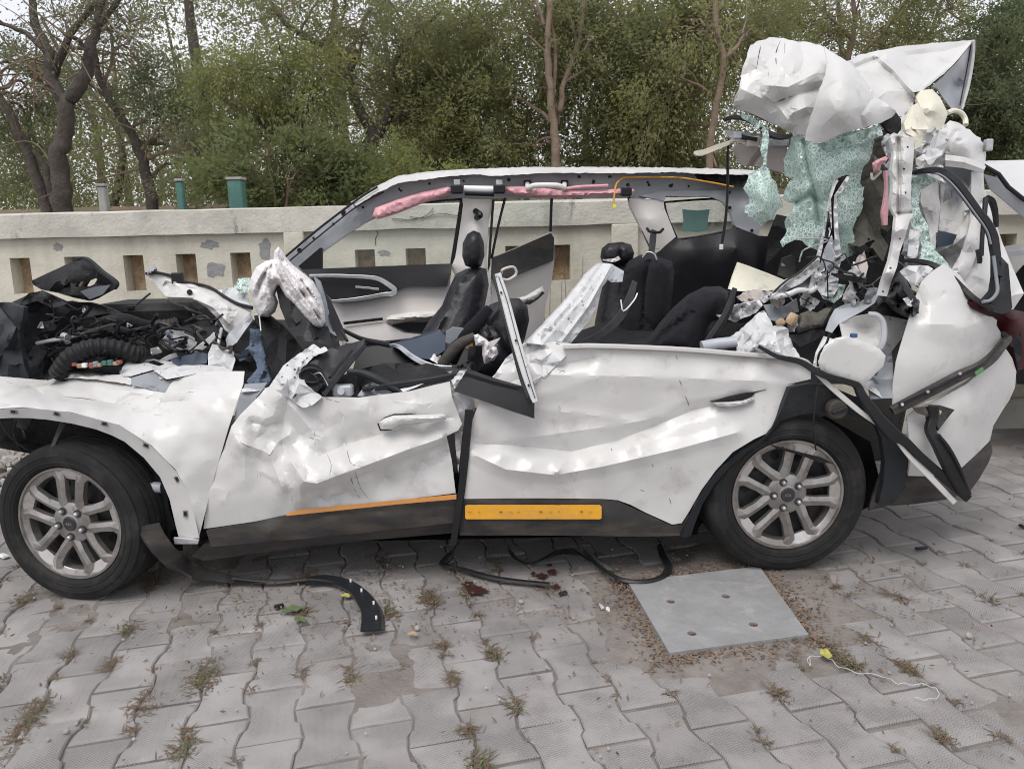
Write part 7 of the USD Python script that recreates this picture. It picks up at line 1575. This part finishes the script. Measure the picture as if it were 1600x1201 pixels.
C('inner_wing_rail', sheet(q('b', [(960, 795, .28), (1100, 770, .33), (1255, 760, .36), (1400, 770, .34), (1450, 800, .3), (1300, 800, .28), (1100, 840, .24), (1040, 850, .24)]), (), 5, 'linear', crumple=[(.01, 12, 4)], thick=.006), 'torn_paint', 22)
C('wing_cavity', sheet(q('b', [(820, 840, .26), (960, 800, .28), (1040, 860, .26), (1090, 850, .26), (1040, 940, .22), (1000, 930, .22), (900, 905, .23), (820, 885, .24)]), (), 5, 'linear', thick=.01, crumple=[(.01, 14, 3)]), 'dark_primer', 25)
C('wing_tab', sheet(q('b', [(770, 820, .3), (820, 820, .3), (820, 880, .28), (775, 865, .28)]), (), 4, thick=.003), 'torn_paint', 30)
C('wing_rim', sheet(q('b', [(450, 812, .33), (480, 800, .34), (560, 810, .34), (640, 825, .33), (760, 820, .31), (820, 850, .27), (820, 885, .25), (600, 850, .28), (450, 845, .32), (300, 860, .35), (380, 835, .34)]), (), 5, 'linear', crumple=[(.01, 12, 8)], thick=.004, ragged=.5), 'white_paint', 25)
# torn white cowl panel
C('cowl_panel', sheet(q('b', [(905, 205, .78), (930, 175, .78), (980, 165, .78), (1080, 200, .76), (1150, 245, .75), (1240, 262, .74), (1330, 290, .72), (1400, 335, .7), (1480, 380, .68), (1570, 425, .66), (1560, 450, .64), (1430, 560, .58), (1405, 540, .58), (1370, 480, .60), (1290, 400, .64), (1210, 350, .67), (1140, 345, .69), (1040, 350, .72), (1030, 325, .73), (1000, 290, .75), (950, 220, .77)]),
                      q('b', [(1180, 300, .68), (1300, 360, .62), (1420, 430, .58)]), 5, 'linear', creases=[(q('b', [(1050, 335), (1200, 340), (1330, 400), (1430, 500)]), -.04, 7), (q('b', [(1090, 240), (1250, 290), (1420, 390)]), -.02, 8), (q('b', [(1330, 420), (1440, 420)]), .015, 5)], crumple=[(.012, 14, 3)], thick=.008), 'white_paint', 25)
C('cowl_seal', bar(q('b', [(915, 190, .77), (990, 185, .76), (1090, 210, .75), (1150, 240, .74), (1300, 270, .72), (1400, 330, .69), (1480, 375, .67), (1575, 405, .65)]), [4, 4, 4, 5, 3, 3, 4, 6], .02), 'rubber', 30)
C('cowl_clip', box3(P(*q('b', [(1110, 218)])[0], .74), XCAR, NCAR, np.array([0, 0, 1.0]), .05, .03, .05), 'rubber', False)
C('cowl_bolt', tube3(np.array([P(*q('b', [(1185, 305)])[0], .655), P(*q('b', [(1185, 305)])[0], .7)]), .012, 12), 'rubber', False)
C('cowl_tip', pillow(q('b', [(910, 210, .76), (930, 160, .76), (965, 130, .76), (985, 165, .76), (950, 190, .76)]), .015, 4, step=3, crumple=[(.02, 5, 2)]), 'steel', 30)
C('cowl_return', sheet(q('b', [(1430, 560, .56), (1560, 440, .62), (1580, 480, .62), (1520, 560, .56), (1480, 620, .52), (1420, 660, .50), (1410, 600, .53)]), (), 5, 'linear', thick=.01, crumple=[(.01, 12, 3)]), 'primer', 28)
C('cowl_stay', bar(q('b', [(1385, 530, .5), (1370, 600, .48), (1365, 650, .46), (1400, 670, .45)]), [4, 4, 4, 4], .012), 'torn_paint', 30)
C('white_upright', sheet(q('b', [(1300, 690, .40), (1325, 630, .42), (1370, 640, .42), (1460, 680, .42), (1470, 730, .40), (1450, 795, .36), (1400, 790, .36), (1300, 765, .36)]), (), 5, 'linear', crumple=[(.012, 12, 3)], thick=.006), 'torn_paint', 22)
C('white_blade', bar(q('b', [(1200, 695, .5), (1260, 650, .52), (1320, 600, .54), (1345, 560, .55)]), [9, 11, 10, 5], .012), 'torn_paint', 30)
C('white_blade', bar(q('b', [(1000, 740, .48), (1080, 705, .5), (1170, 685, .52)]), [5, 8, 4], .012), 'torn_paint', 30)
C('blue_foam', sheet(q('b', [(1560, 540, .45), (1620, 540, .45), (1640, 660, .42), (1680, 760, .38), (1690, 860, .34), (1640, 930, .28), (1570, 920, .26), (1540, 860, .3), (1610, 780, .36), (1580, 700, .42), (1500, 740, .45), (1480, 700, .46), (1560, 640, .46)]), (), 5, 'linear', crumple=[(.03, 9, 3)], thick=.02, ragged=.6), 'blue_foam', 25)
C('cover_plate', sheet(q('b', [(990, 625, .5), (1060, 545, .58), (1150, 570, .58), (1215, 600, .56), (1220, 630, .54), (1180, 665, .5), (1120, 665, .48), (1060, 640, .48)]), (), 5, 'linear', crumple=[(.006, 14, 3)], thick=.01), 'primer', 28)
C('cover_frame', tube(q('b', [(1060, 543, .56), (1150, 568, .56), (1216, 600, .54), (1222, 632, .52), (1180, 668, .48)]), 1.5, 5), 'headliner', 40)
for k in range(4):
    p0 = q('b', [(1130 + 28 * (k % 2) - 6 * (k // 2), 612 + 24 * (k // 2) + 10 * (k % 2))])[0]
    C('cover_slot', box3(P(p0[0], p0[1], .495), XCAR, NCAR, np.array([0, 0, 1.0]), .016, .02, .012), 'rubber', False)
p0 = q('b', [(1050, 580)])[0]
C('blue_label', sheet([(p0[0] - 6, p0[1] - 4, .515), (p0[0] + 5, p0[1] - 5, .52), (p0[0] + 8, p0[1] + 5, .5), (p0[0] - 2, p0[1] + 5, .5)], (), 4, 'linear', thick=.003), 'blue_plug', False)
C('label_ring', tube(np.column_stack([[(p0[0] + 2 + 5 * math.cos(a), p0[1] + 4 * math.sin(a)) for a in np.linspace(0, 6.28, 13)], np.full(13, .498)]), .9, 2), 'white_plug', 40)
C('engine_block', box3(P(250, 505, 1.0), XCAR, NCAR, np.array([0, 0, 1.0]), .5, .4, .22), 'engine_black', False)
C('engine_manifold', corrugated(q('b', [(1040, 420, .95), (1120, 410, .95), (1200, 410, .95), (1250, 410, .95)]), [10, 12, 12, 10], 6, .12), 'engine_black', 30)
C('manifold_plate', sheet(q('b', [(1020, 400, 1.0), (1080, 360, 1.0), (1200, 360, 1.0), (1260, 400, .98), (1300, 480, .9), (1180, 520, .86), (1000, 470, .95)]), (), 6, 'linear', crumple=[(.04, 10, 3)], thick=.02), 'engine_black', 22)
C('dark_shelf', sheet(q('b', [(1000, 560, .7), (1200, 500, .76), (1340, 460, .74), (1400, 560, .6), (1320, 650, .52), (1200, 700, .48), (1100, 560, .6)]), (), 6, 'linear', crumple=[(.03, 16, 3)], thick=.02), 'engine_black', 22)
C('battery_tray', sheet(q('b', [(1060, 730, .40), (1200, 690, .44), (1310, 680, .44), (1290, 750, .38), (1120, 770, .36)]), (), 5, 'linear', crumple=[(.015, 10, 3)], thick=.02), 'blue_trim', 25)
C('far_inner_wing', sheet(q('b', [(1330, 300, 1.0), (1450, 275, 1.05), (1540, 300, 1.05), (1560, 400, .95), (1450, 390, .9), (1380, 330, .95)]), (), 5, 'linear', crumple=[(.04, 9, 3)], thick=.01), 'torn_paint', 20)
C('far_glass_scrap', sheet(q('b', [(1460, 270, .98), (1490, 220, 1.0), (1560, 215, 1.0), (1570, 300, .95), (1500, 310, .95)]), (), 4, 'linear', crumple=[(.02, 7, 3)], thick=.006), 'crazed_glass', 20)
C('airbag_tether', bar(q('x', [(1230, 560, .58), (1240, 640, .5), (1245, 700, .45)]), 1.4, .004), 'airbag_cloth', 40)
C('pedal_arm', bar(q('x', [(1000, 930, .42), (1090, 940, .42), (1150, 880, .46), (1240, 770, .5)]), [4, 4, 6, 6], .02), 'arch_plastic', 30)
C('dash_void', sheet(q('x', [(1180, 560, .72), (1330, 560, .72), (1450, 650, .66), (1560, 780, .56), (1640, 900, .46), (1640, 1020, .36), (1400, 1050, .34), (1300, 1030, .36), (1250, 830, .5)]), (), 7, 'linear', crumple=[(.05, 22, 5)], thick=.02), 'engine_black', 22)
C('radiator_shroud', sheet([(20, 480, .72), (110, 470, .78), (200, 490, .82), (240, 500, .86), (330, 500, .9), (400, 500, .9), (400, 610, .5), (200, 610, .5), (20, 610, .5)], (), 9, 'linear', crumple=[(.05, 18, 3)], thick=.02), 'engine_black', 22)
erng = np.random.default_rng(41)
for k in range(130):            # scattered broken pieces in the bay
    x, y = erng.uniform(60, 360), 0
    y = erng.uniform(505, 560) if x > 150 else erng.uniform(500, 580)
    if x < 200 and y > 560:
        continue
    d = erng.uniform(.42, .8)
    s = erng.uniform(3.5, 11)
    n = erng.integers(4, 7)
    a = np.sort(erng.uniform(0, 6.28, n))
    if np.max(np.diff(np.append(a, a[0] + 6.28))) > 2.6:
        continue
    pl = [(x + s * math.cos(t), y + .7 * s * math.sin(t), d + erng.uniform(-.05, .05)) for t in a]
    C('broken_piece', sheet(pl, (), 4, 'linear', crumple=[(.02, 5, k)], thick=.008, seed=k), erng.choice(['engine_black', 'engine_black', 'black_plastic', 'dusty_plastic', 'dark_primer', 'steel', 'torn_paint', 'rubber']), 20)
for k in range(42):
    x, y = erng.uniform(60, 350), erng.uniform(485, 560)
    pts = [(x, y, .5)]
    for _ in range(4):
        pts.append((pts[-1][0] + erng.normal(0, 18), pts[-1][1] + erng.normal(0, 9), pts[-1][2] + erng.normal(0, .05)))
    C('engine_hose', tube(np.array(pts), erng.uniform(1.0, 3.0), 5, 6), erng.choice(['engine_black', 'rubber', 'dusty_plastic']), 40)
# ------------------------------------------------------------------ second car, loose parts and litter
# white car parked beyond on the right: only its front wing and wheel arch edge reach into the photograph
c2 = thing('white_car', 'white car parked behind the wreck at the right edge', 'car', loc=(*Y(1700, 640, 4.2)[:2], 0))


def yz(pts, y):
    p = np.array(pts, float)
    return np.column_stack([p, np.full(len(p), y) if np.isscalar(y) else y])


def ysheet(pts, step=10, thick=.01, seed=0):
    p = np.array(pts, float)
    v2, tri, _ = tri_region(p, step, (), seed)
    dep = depth_field(v2, [*map(tuple, resample(p, 40))], 'linear')
    return solid(Y(v2[:, 0], v2[:, 1], dep), tri, thick, (0, 1, 0))


add(c2, 'bonnet', ysheet([(1520, 255, 4.5), (1545, 251, 4.6), (1600, 250, 4.8), (1700, 252, 4.9), (1800, 260, 4.9), (1800, 330, 4.1), (1700, 330, 4.1), (1640, 322, 4.1), (1594, 306, 4.1), (1570, 290, 4.12), (1556, 272, 4.2), (1541, 262, 4.3)]), 'white_paint', 40)
add(c2, 'bonnet_edge_seal', tube3(np.array([Y(x, y, 4.08) for x, y in [(1535, 258), (1560, 272), (1575, 292), (1600, 312), (1640, 328), (1700, 336)]]), .012, 8), 'rubber', 40)
add(c2, 'bonnet_lining', ysheet([(1538, 272, 4.12), (1562, 278, 4.12), (1578, 298, 4.12), (1602, 318, 4.12), (1700, 345, 4.12), (1700, 380, 4.14), (1600, 340, 4.14), (1575, 318, 4.14), (1548, 296, 4.14)]), 'primer', 40)
add(c2, 'body_side', ysheet([(1566, 386, 4.3), (1600, 380, 4.2), (1800, 380, 4.1), (1800, 600, 4.1), (1740, 600, 4.1), (1720, 470, 4.1), (1660, 420, 4.1), (1600, 412, 4.2), (1585, 430, 4.25), (1578, 470, 4.28), (1572, 440, 4.3)]), 'white_paint', 40)
add(c2, 'light_strip', ysheet([(1570, 394, 4.19), (1602, 390, 4.12), (1660, 390, 4.05), (1660, 398, 4.05), (1602, 398, 4.12), (1572, 402, 4.19)], 5), 'primer', 40)
wc = Y(1760, 505, 4.2); wc[2] = .33
whl = revolve([(.05, -.1), (.2, -.1), (.29, -.1), (.325, -.06), (.325, .06), (.29, .1), (.21, .1), (.19, .07), (.05, .07)][::-1], 48)
whl.apply_transform(trimesh.transformations.rotation_matrix(math.pi / 2, (1, 0, 0)))
add(c2, 'wheel', whl.apply_translation(wc), 'tyre', 35)
add(c2, 'arch_liner', ysheet([(1582, 430, 4.35), (1600, 414, 4.35), (1660, 424, 4.35), (1720, 474, 4.35), (1740, 600, 4.35), (1590, 600, 4.35)]), 'engine_black', 40)
add(c2, 'far_body', rounded_box(2.4, .9, .5, .08).apply_translation(Y(1790, 500, 4.9)), 'white_paint', 40)


def ground_strip(name, label, catg, px, w_m, t_m, mat_, upright, lift=0.0):
    """A strip lying on the ground along pixels; upright in [0, 1] turns its width from flat to standing."""
    pts = spline(np.array(px, float), 7)
    c = G(pts[:, 0], pts[:, 1], pts[:, 2])
    w = np.interp(np.linspace(0, 1, len(pts)), np.linspace(0, 1, len(w_m)), w_m)
    up = np.interp(np.linspace(0, 1, len(pts)), np.linspace(0, 1, len(upright)), upright)
    tg = np.gradient(c, axis=0); tg /= np.linalg.norm(tg, axis=1, keepdims=True)
    flat = np.cross(tg, [0, 0, 1.0]); flat /= np.maximum(np.linalg.norm(flat, axis=1, keepdims=True), 1e-6)
    s = flat * np.cos(up * math.pi / 2)[:, None] + np.array([0, 0, 1.0]) * np.sin(up * math.pi / 2)[:, None]
    nn = np.cross(s, tg); nn /= np.maximum(np.linalg.norm(nn, axis=1, keepdims=True), 1e-6)
    prof = [(-1, -.5), (-.8, .5), (0, .9), (.8, .5), (1, -.5), (0, -.1)]
    v = np.stack([c + s * (a * w / 2)[:, None] + nn * (b * t_m) for a, b in prof], 1)
    low = v[..., 2].min()
    v[..., 2] += np.maximum(0, .012 - v[..., 2].min(1))[:, None]
    m = len(prof); n = len(c)
    v = v.reshape(-1, 3)
    i = np.arange(n - 1)[:, None] * m; j = np.arange(m)[None]; j2 = (j + 1) % m
    f = np.vstack([np.stack([i + j, i + m + j2, i + j2], -1).reshape(-1, 3), np.stack([i + j, i + m + j, i + m + j2], -1).reshape(-1, 3)])
    o = (n - 1) * m
    f = np.vstack([f, [[0, k, k + 1] for k in range(1, m - 1)], [[o, o + k + 1, o + k] for k in range(1, m - 1)]])
    t = thing(name, label, catg, loc=(*c.mean(0)[:2], 0))
    add(t, 'strip', trimesh.Trimesh(v, f, process=False), mat_, 35)
    return t, c, w, s


# torn wheel arch trim: leans on the front wheel, runs along the paving and curls to a glossy end
t1, c1, w1, s1 = ground_strip('torn_arch_trim', 'long dusty black wheel arch trim fallen beside the front wheel, its end curling forward', 'car trim',
                              [(366, 903, .035), (390, 905, .03), (420, 907, .025), (470, 905, .02), (500, 905, .02), (530, 909, .02), (558, 922, .02), (576, 944, .02), (584, 965, .02), (584, 984, .02)], [.045, .045, .06, .07, .075, .075], .006, 'dusty_plastic', [.25, .2, .15, .1, .05, .05])
dg = lambda x, y, z: float(NCAR @ G(x, y, z) - CAR_Y)
add(t1, 'broad_end', sheet([(210, 825, -.03), (230, 820, -.03), (248, 817, -.03), (256, 834, -.03), (272, 856, -.02), (295, 874, dg(295, 874, .10)), (325, 890, dg(325, 890, .05)), (362, 899, dg(362, 899, .035)), (410, 903, dg(410, 903, .03)), (410, 910, dg(410, 910, .025)), (355, 910, dg(355, 910, .03)),
                            (300, 905, dg(300, 905, .05)), (262, 888, dg(262, 888, .11)), (238, 864, -.03), (222, 843, -.03)], (), 6, 'linear', creases=[([(215, 830), (245, 866), (300, 900)], -.006, 5)], thick=.006), 'dusty_plastic', 35)
for x, y in [(548, 910), (565, 925), (584, 945), (588, 968)]:
    cc = G(x, y, .026)
    add(t1, 'clip_peg', tube3(np.array([cc, cc + [0, 0, .016]]), .004, 6), 'white_plug', True)
curl = G(*np.array([(478, 903), (505, 899), (535, 903), (562, 915), (582, 935), (593, 958), (594, 984)]).T, .026)
inn = G(*np.array([(480, 912), (505, 910), (528, 915), (548, 926), (560, 944), (565, 962), (563, 986)]).T, .024)
cu, ci = spline(curl, 6), spline(inn, 6)
k = len(cu)
a = np.arange(k - 1)
v = np.vstack([cu, ci])
tri = np.vstack([np.column_stack([a, a + k, a + 1]), np.column_stack([a + 1, a + k, a + k + 1])])
add(t1, 'glossy_end', solid(v + [0, 0, .004], tri, .006, (0, 0, -1)), 'arch_plastic', 30)
ground_strip('rubber_seal', 'short black rubber seal hanging from the door gap onto the paving', 'rubber seal', [(718, 842, .13), (708, 862, .06), (692, 882, .02), (720, 888, .02), (760, 899, .02), (800, 906, .02), (858, 912, .02)], [.03, .035, .04, .04, .035, .03], .008, 'rubber', [.6, .4, .2, .15, .1, .1])
ground_strip('rubber_seal', 'black rubber seal looping in an S under the rear door to the cover slab', 'rubber seal', [(896, 838, .12), (912, 860, .06), (930, 878, .03), (950, 896, .02), (975, 908, .02), (1010, 909, .02), (1036, 900, .02), (1044, 885, .02), (1036, 868, .03), (1030, 852, .05)], [.028, .032, .036, .036, .036, .034, .03], .010, 'rubber', [.5, .4, .3, .2, .2, .3])
ground_strip('rubber_seal', 'wavy flat black rubber band lying in the shade under the car', 'rubber seal', [(788, 840, .1), (796, 858, .05), (810, 874, .02), (830, 880, .02), (856, 872, .02), (880, 862, .03), (905, 864, .03), (925, 876, .02)], [.03, .035, .03, .05, .06, .03], .006, 'rubber', [.6, .3, .2, .5, .5, .2])

# small dark and pale bits lying about
rb = np.random.default_rng(21)
bits = [(436, 946, 13, 4, 35, 'arch_plastic', 'small rectangular black plastic chip beside the curled trim'), (1440, 856, 17, 3, 5, 'rubber', 'thin black scrap on the paving to the right of the rear wheel'), (940, 947, 5, 7, 10, 'primer', 'tiny pale grey chip left of the cover slab'), (950, 951, 5, 4, 0, 'foam', 'tiny cream chip left of the cover slab'),
        (1597, 822, 5, 6, 0, 'rubber', 'black lump at the right edge of the paving'), (5, 868, 16, 5, -30, 'white_plug', 'sliver of white plastic beside the front tyre'), (880, 926, 12, 3, 20, 'rubber', 'thin black splinter past the end of the short seal')]
for x, y, a_, b_, an, m_, lab in bits:
    c = G(x, y, .014)
    s = float(scale_at(c)[0])
    bx = rounded_box(2 * a_ * s * .55, 2 * b_ * s, .012, .003)
    bx.vertices = bx.vertices + rb.normal(0, .0015, bx.vertices.shape)
    bx.apply_transform(trimesh.transformations.rotation_matrix(math.radians(an), (0, 0, 1)))
    add(None, 'plastic_bit', bx.apply_translation(c), m_, False, lab, 'debris')
# white string
sp = np.array([(1265, 1025), (1266, 1040), (1262, 1028), (1280, 1024), (1296, 1028), (1310, 1040), (1340, 1050), (1380, 1056), (1400, 1066), (1420, 1068), (1450, 1070), (1465, 1078), (1466, 1088), (1450, 1092), (1430, 1090)])
pts = spline(sp.astype(float), 6)
add(None, 'string', tube3(G(pts[:, 0], pts[:, 1], .014) + np.array([0, 0, 1]) * .003 * np.sin(np.arange(len(pts)))[:, None], .0011, 6), 'string', True, 'thin white string lying in loops right of the cover slab', 'string')
# dark dried stains
for x, y, r, sd in [(745, 921, 16, 1), (730, 912, 9, 2), (862, 893, 9, 3), (846, 899, 8, 4), (868, 916, 7, 5), (833, 895, 5, 6), (858, 882, 4, 7)]:
    r_ = np.random.default_rng(sd)
    th = np.linspace(0, 2 * math.pi, 19)[:-1]
    rad = r * (1 + r_.uniform(-.45, .4, 18))
    ring = np.column_stack([x + rad * np.cos(th), y + .45 * rad * np.sin(th)])
    p2, tri, _ = tri_region(ring, 3, (), sd)
    g_ = G(p2[:, 0], p2[:, 1], .012)
    add(None, 'stain', solid(g_, tri[:, ::-1] if True else tri, .001, (0, 0, -1)), 'stain', False, kind='structure')

# fallen leaves
for x, y, s, m_, lab in [(455, 952, 16, 'green_weed', 'flat green leaf lying beside the black chip'), (470, 968, 12, 'green_weed', 'small green leaf just below the flat green leaf'), (1290, 1021, 14, 'yellow_leaf', 'curled yellow leaf at the corner of the cover slab'), (540, 930, 9, 'yellow_leaf', 'pale yellow leaf inside the curl of the trim'), (645, 990, 9, 'brick_in', 'small pinkish leaf scrap right of the curled trim'), (950, 1058, 7, 'litter', 'brown dry leaf on the middle of the paving')]:
    c = G(x, y, .016); r = s * float(scale_at(c)[0])
    a_ = np.linspace(0, 2 * math.pi, 13)[:-1]
    o = np.column_stack([r * np.cos(a_), .6 * r * np.sin(a_) * (1 - .25 * np.cos(a_)), .25 * r * np.cos(2 * a_ + s) ** 2])
    v = np.vstack([o, [[0, 0, 0]]]) @ rz(s).T + c
    f = np.array([(k, (k + 1) % 12, 12) for k in range(12)])
    add(None, 'fallen_leaf', solid(v, f[:, ::-1], .001, (0, 0, -1)), m_, False, lab, 'leaf')

# dry grass tufts in the joints, litter along the slab and under the car
gr = np.random.default_rng(31)


def tuft(x, y, n, spread, h, rng):
    """Blades of dry grass around a ground point, most of them lying down."""
    if spread > .012:          # most growth keeps to the joint that the tuft stands in
        u = (x - OFF[0]) * ca + (y - OFF[1]) * sa
        t_ = -(x - OFF[0]) * sa + (y - OFF[1]) * ca
        u = (np.round(u / WP - .5) + .5) * WP
        q2 = pv(u + rng.normal(0, .5 * spread, n), t_ + rng.normal(0, .95 * spread, n))
        p = np.column_stack([q2, np.full(n, .002)])
    else:
        p = np.column_stack([rng.normal(x, spread, n), rng.normal(y, spread * .8, n), np.full(n, .002)])
    d = np.column_stack([rng.normal(0, 1, n), rng.normal(0, 1, n), np.abs(rng.normal(.1, .25, n))])
    d /= np.linalg.norm(d, axis=1, keepdims=True)
    L = h * rng.uniform(.4, 1.3, (n, 1))
    m = p + d * L * .55
    e = p + d * L + np.array([0, 0, -.35]) * L
    e[:, 2] = np.maximum(e[:, 2], .006)
    w = np.cross(d, [0, 0, 1.0]); w /= np.maximum(np.linalg.norm(w, axis=1, keepdims=True), 1e-6)
    w *= rng.uniform(.0008, .0018, (n, 1))
    v = np.stack([p - w, p + w, m + w, m - w, e], 1).reshape(-1, 3)
    k = np.arange(n)[:, None] * 5
    return v, np.vstack([k + [0, 1, 2], k + [0, 2, 3], k + [3, 2, 4]])


tufts_px = [(230, 915, 60, .05), (255, 900, 60, .06), (300, 895, 50, .06), (190, 955, 40, .04), (180, 985, 40, .035), (330, 1060, 90, .05), (350, 1085, 110, .05), (370, 1045, 70, .035), (275, 1105, 110, .05), (215, 1102, 50, .04), (360, 1140, 70, .045), (150, 1180, 100, .05), (250, 1175, 50, .04), (455, 990, 70, .035), (450, 1010, 50, .03), (445, 960, 40, .025),
            (40, 1115, 60, .04), (20, 1150, 50, .04), (160, 1040, 30, .03), (665, 935, 70, .045), (640, 945, 60, .05), (610, 955, 50, .05), (735, 965, 40, .03), (725, 925, 50, .035), (820, 1045, 70, .025), (750, 1022, 40, .028), (690, 1120, 40, .03), (770, 1110, 30, .03), (790, 1190, 60, .03), (765, 1195, 40, .03), (860, 920, 40, .04), (570, 880, 60, .09), (610, 870, 60, .09), (480, 900, 50, .07), (770, 880, 40, .05),
            (1390, 1050, 60, .03), (1300, 1040, 60, .035), (1280, 1020, 50, .04), (1380, 935, 30, .03), (1450, 1060, 30, .03), (1560, 935, 30, .04), (690, 1150, 30, .02), (1240, 1080, 40, .03), (540, 1065, 20, .02), (1110, 870, 50, .07), (1150, 880, 40, .06), (1060, 860, 40, .07), (20, 940, 40, .05), (700, 1060, 30, .02), (675, 1010, 30, .02), (130, 1020, 30, .03), (1000, 1120, 24, .02), (910, 1090, 24, .02), (1480, 1150, 24, .03), (1350, 1000, 24, .03)]
V, F, o = [], [], 0
Vg, Fg, og = [], [], 0
for x, y, n, sp_ in tufts_px:
    if gr.random() < .28:
        continue
    c = G(x, y)
    v, f = tuft(c[0], c[1], int(n * 2.2), sp_ * gr.uniform(.7, 1.2), .036, gr)
    V.append(v); F.append(f + o); o += len(v)
    if gr.random() < .35:
        v, f = tuft(c[0], c[1], n // 3, sp_ * .7, .05, gr)
        Vg.append(v); Fg.append(f + og); og += len(v)
for _ in range(240):           # thin growth along the joints
    x, y = gr.uniform(-2.3, 3.4), gr.uniform(1.45, 3.2)
    u = (x - OFF[0]) * ca + (y - OFF[1]) * sa
    t_ = -(x - OFF[0]) * sa + (y - OFF[1]) * ca
    u = (np.round(u / WP - .5) + .5) * WP
    p_ = pv(u, t_)
    v, f = tuft(p_[0], p_[1], int(gr.integers(6, 26)), .010, .028, gr)
    V.append(v); F.append(f + o); o += len(v)
add(None, 'dry_grass', trimesh.Trimesh(np.vstack(V), np.vstack(F), process=False), 'dry_grass', False, 'dry brown grass and roots tufting out of the paving joints', 'dry grass', kind='stuff')
add(None, 'green_weeds', trimesh.Trimesh(np.vstack(Vg), np.vstack(Fg), process=False), 'green_weed', False, 'thin green weeds among the dry grass in the joints', 'weeds', kind='stuff')

n = 4400
ang = gr.random(n)
edge = sg.Polygon(slab_xy).exterior
pts = []
for k in range(n):
    if k < 1500:
        p_ = edge.interpolate(gr.random(), normalized=True)
        off = np.abs(gr.normal(0, .05)) + .004
        cdir = np.array([p_.x, p_.y]) - sl_c; cdir /= np.linalg.norm(cdir)
        pts.append((p_.x + cdir[0] * off, p_.y + cdir[1] * off))
    elif k < 2900:
        pts.append((gr.uniform(-1.2, 1.6), gr.normal(2.75, .22)))
    else:
        pts.append((gr.uniform(-2.4, 4.5), 1.3 + 3.2 * gr.random() ** 1.2))
pts = np.array(pts)
p3 = np.column_stack([pts, .012 + .004 * gr.random(n)])
lm = leaves_mesh(p3, .009, gr, np.column_stack([gr.normal(size=(n, 2)), np.zeros(n)]), 2.0)
lm.vertices[:, 2] = np.maximum(lm.vertices[:, 2], .008)
add(None, 'leaf_litter', lm, 'litter', False, 'brown crumbled leaf litter around the cover slab and under the car', 'leaf litter', kind='stuff')
pb = []
for _ in range(420):
    x, y = gr.uniform(-2.2, 4.0), gr.uniform(1.4, 4.0)
    s = gr.uniform(.002, .006) * (1 + (gr.random() < .05))
    t = trimesh.creation.icosphere(0, s); pb.append(t.apply_translation((x, y, .010)))
add(None, 'grit', cat(pb), 'pebble', False, 'scattered small grit and crumbs on the paving', 'grit', kind='stuff')

# dry stalks between the car and the wall
for k, (x, y0, y1, lean) in enumerate([(866, 545, 425, -6), (874, 545, 440, 4), (884, 540, 405, -3), (893, 540, 455, 8), (905, 545, 400, 6), (858, 545, 470, -10), (912, 540, 430, -4)]):
    a_, b_ = Y(x, y0, 4.85), Y(x + lean, y1, 4.85)
    a_[2] = 0
    pts = spline(np.array([a_, (a_ + b_) / 2 + [.02 * (k % 3 - 1), 0, 0], b_]), 5)
    side = [tube3(spline(np.array([pts[6], pts[6] + [.03 * (1 if k % 2 else -1), 0, .05], pts[6] + [.05 * (1 if k % 2 else -1), 0, .12]]), 3), .002, 4)]
    add(None, 'dry_stalk', cat([tube3(pts, np.linspace(.004, .0015, len(pts)), 5)] + side), 'twig', True, ('thin dry weed stalk against the wall, ' + ['bending left, first past the open rear door', 'short, second from the open rear door', 'tallest and nearly upright', 'leaning right beside the slot', 'farthest right of the tall ones', 'short, hard against the open rear door', 'low, nearest the folded white pillar'][k]), 'plant', 'dry stalks against the wall')
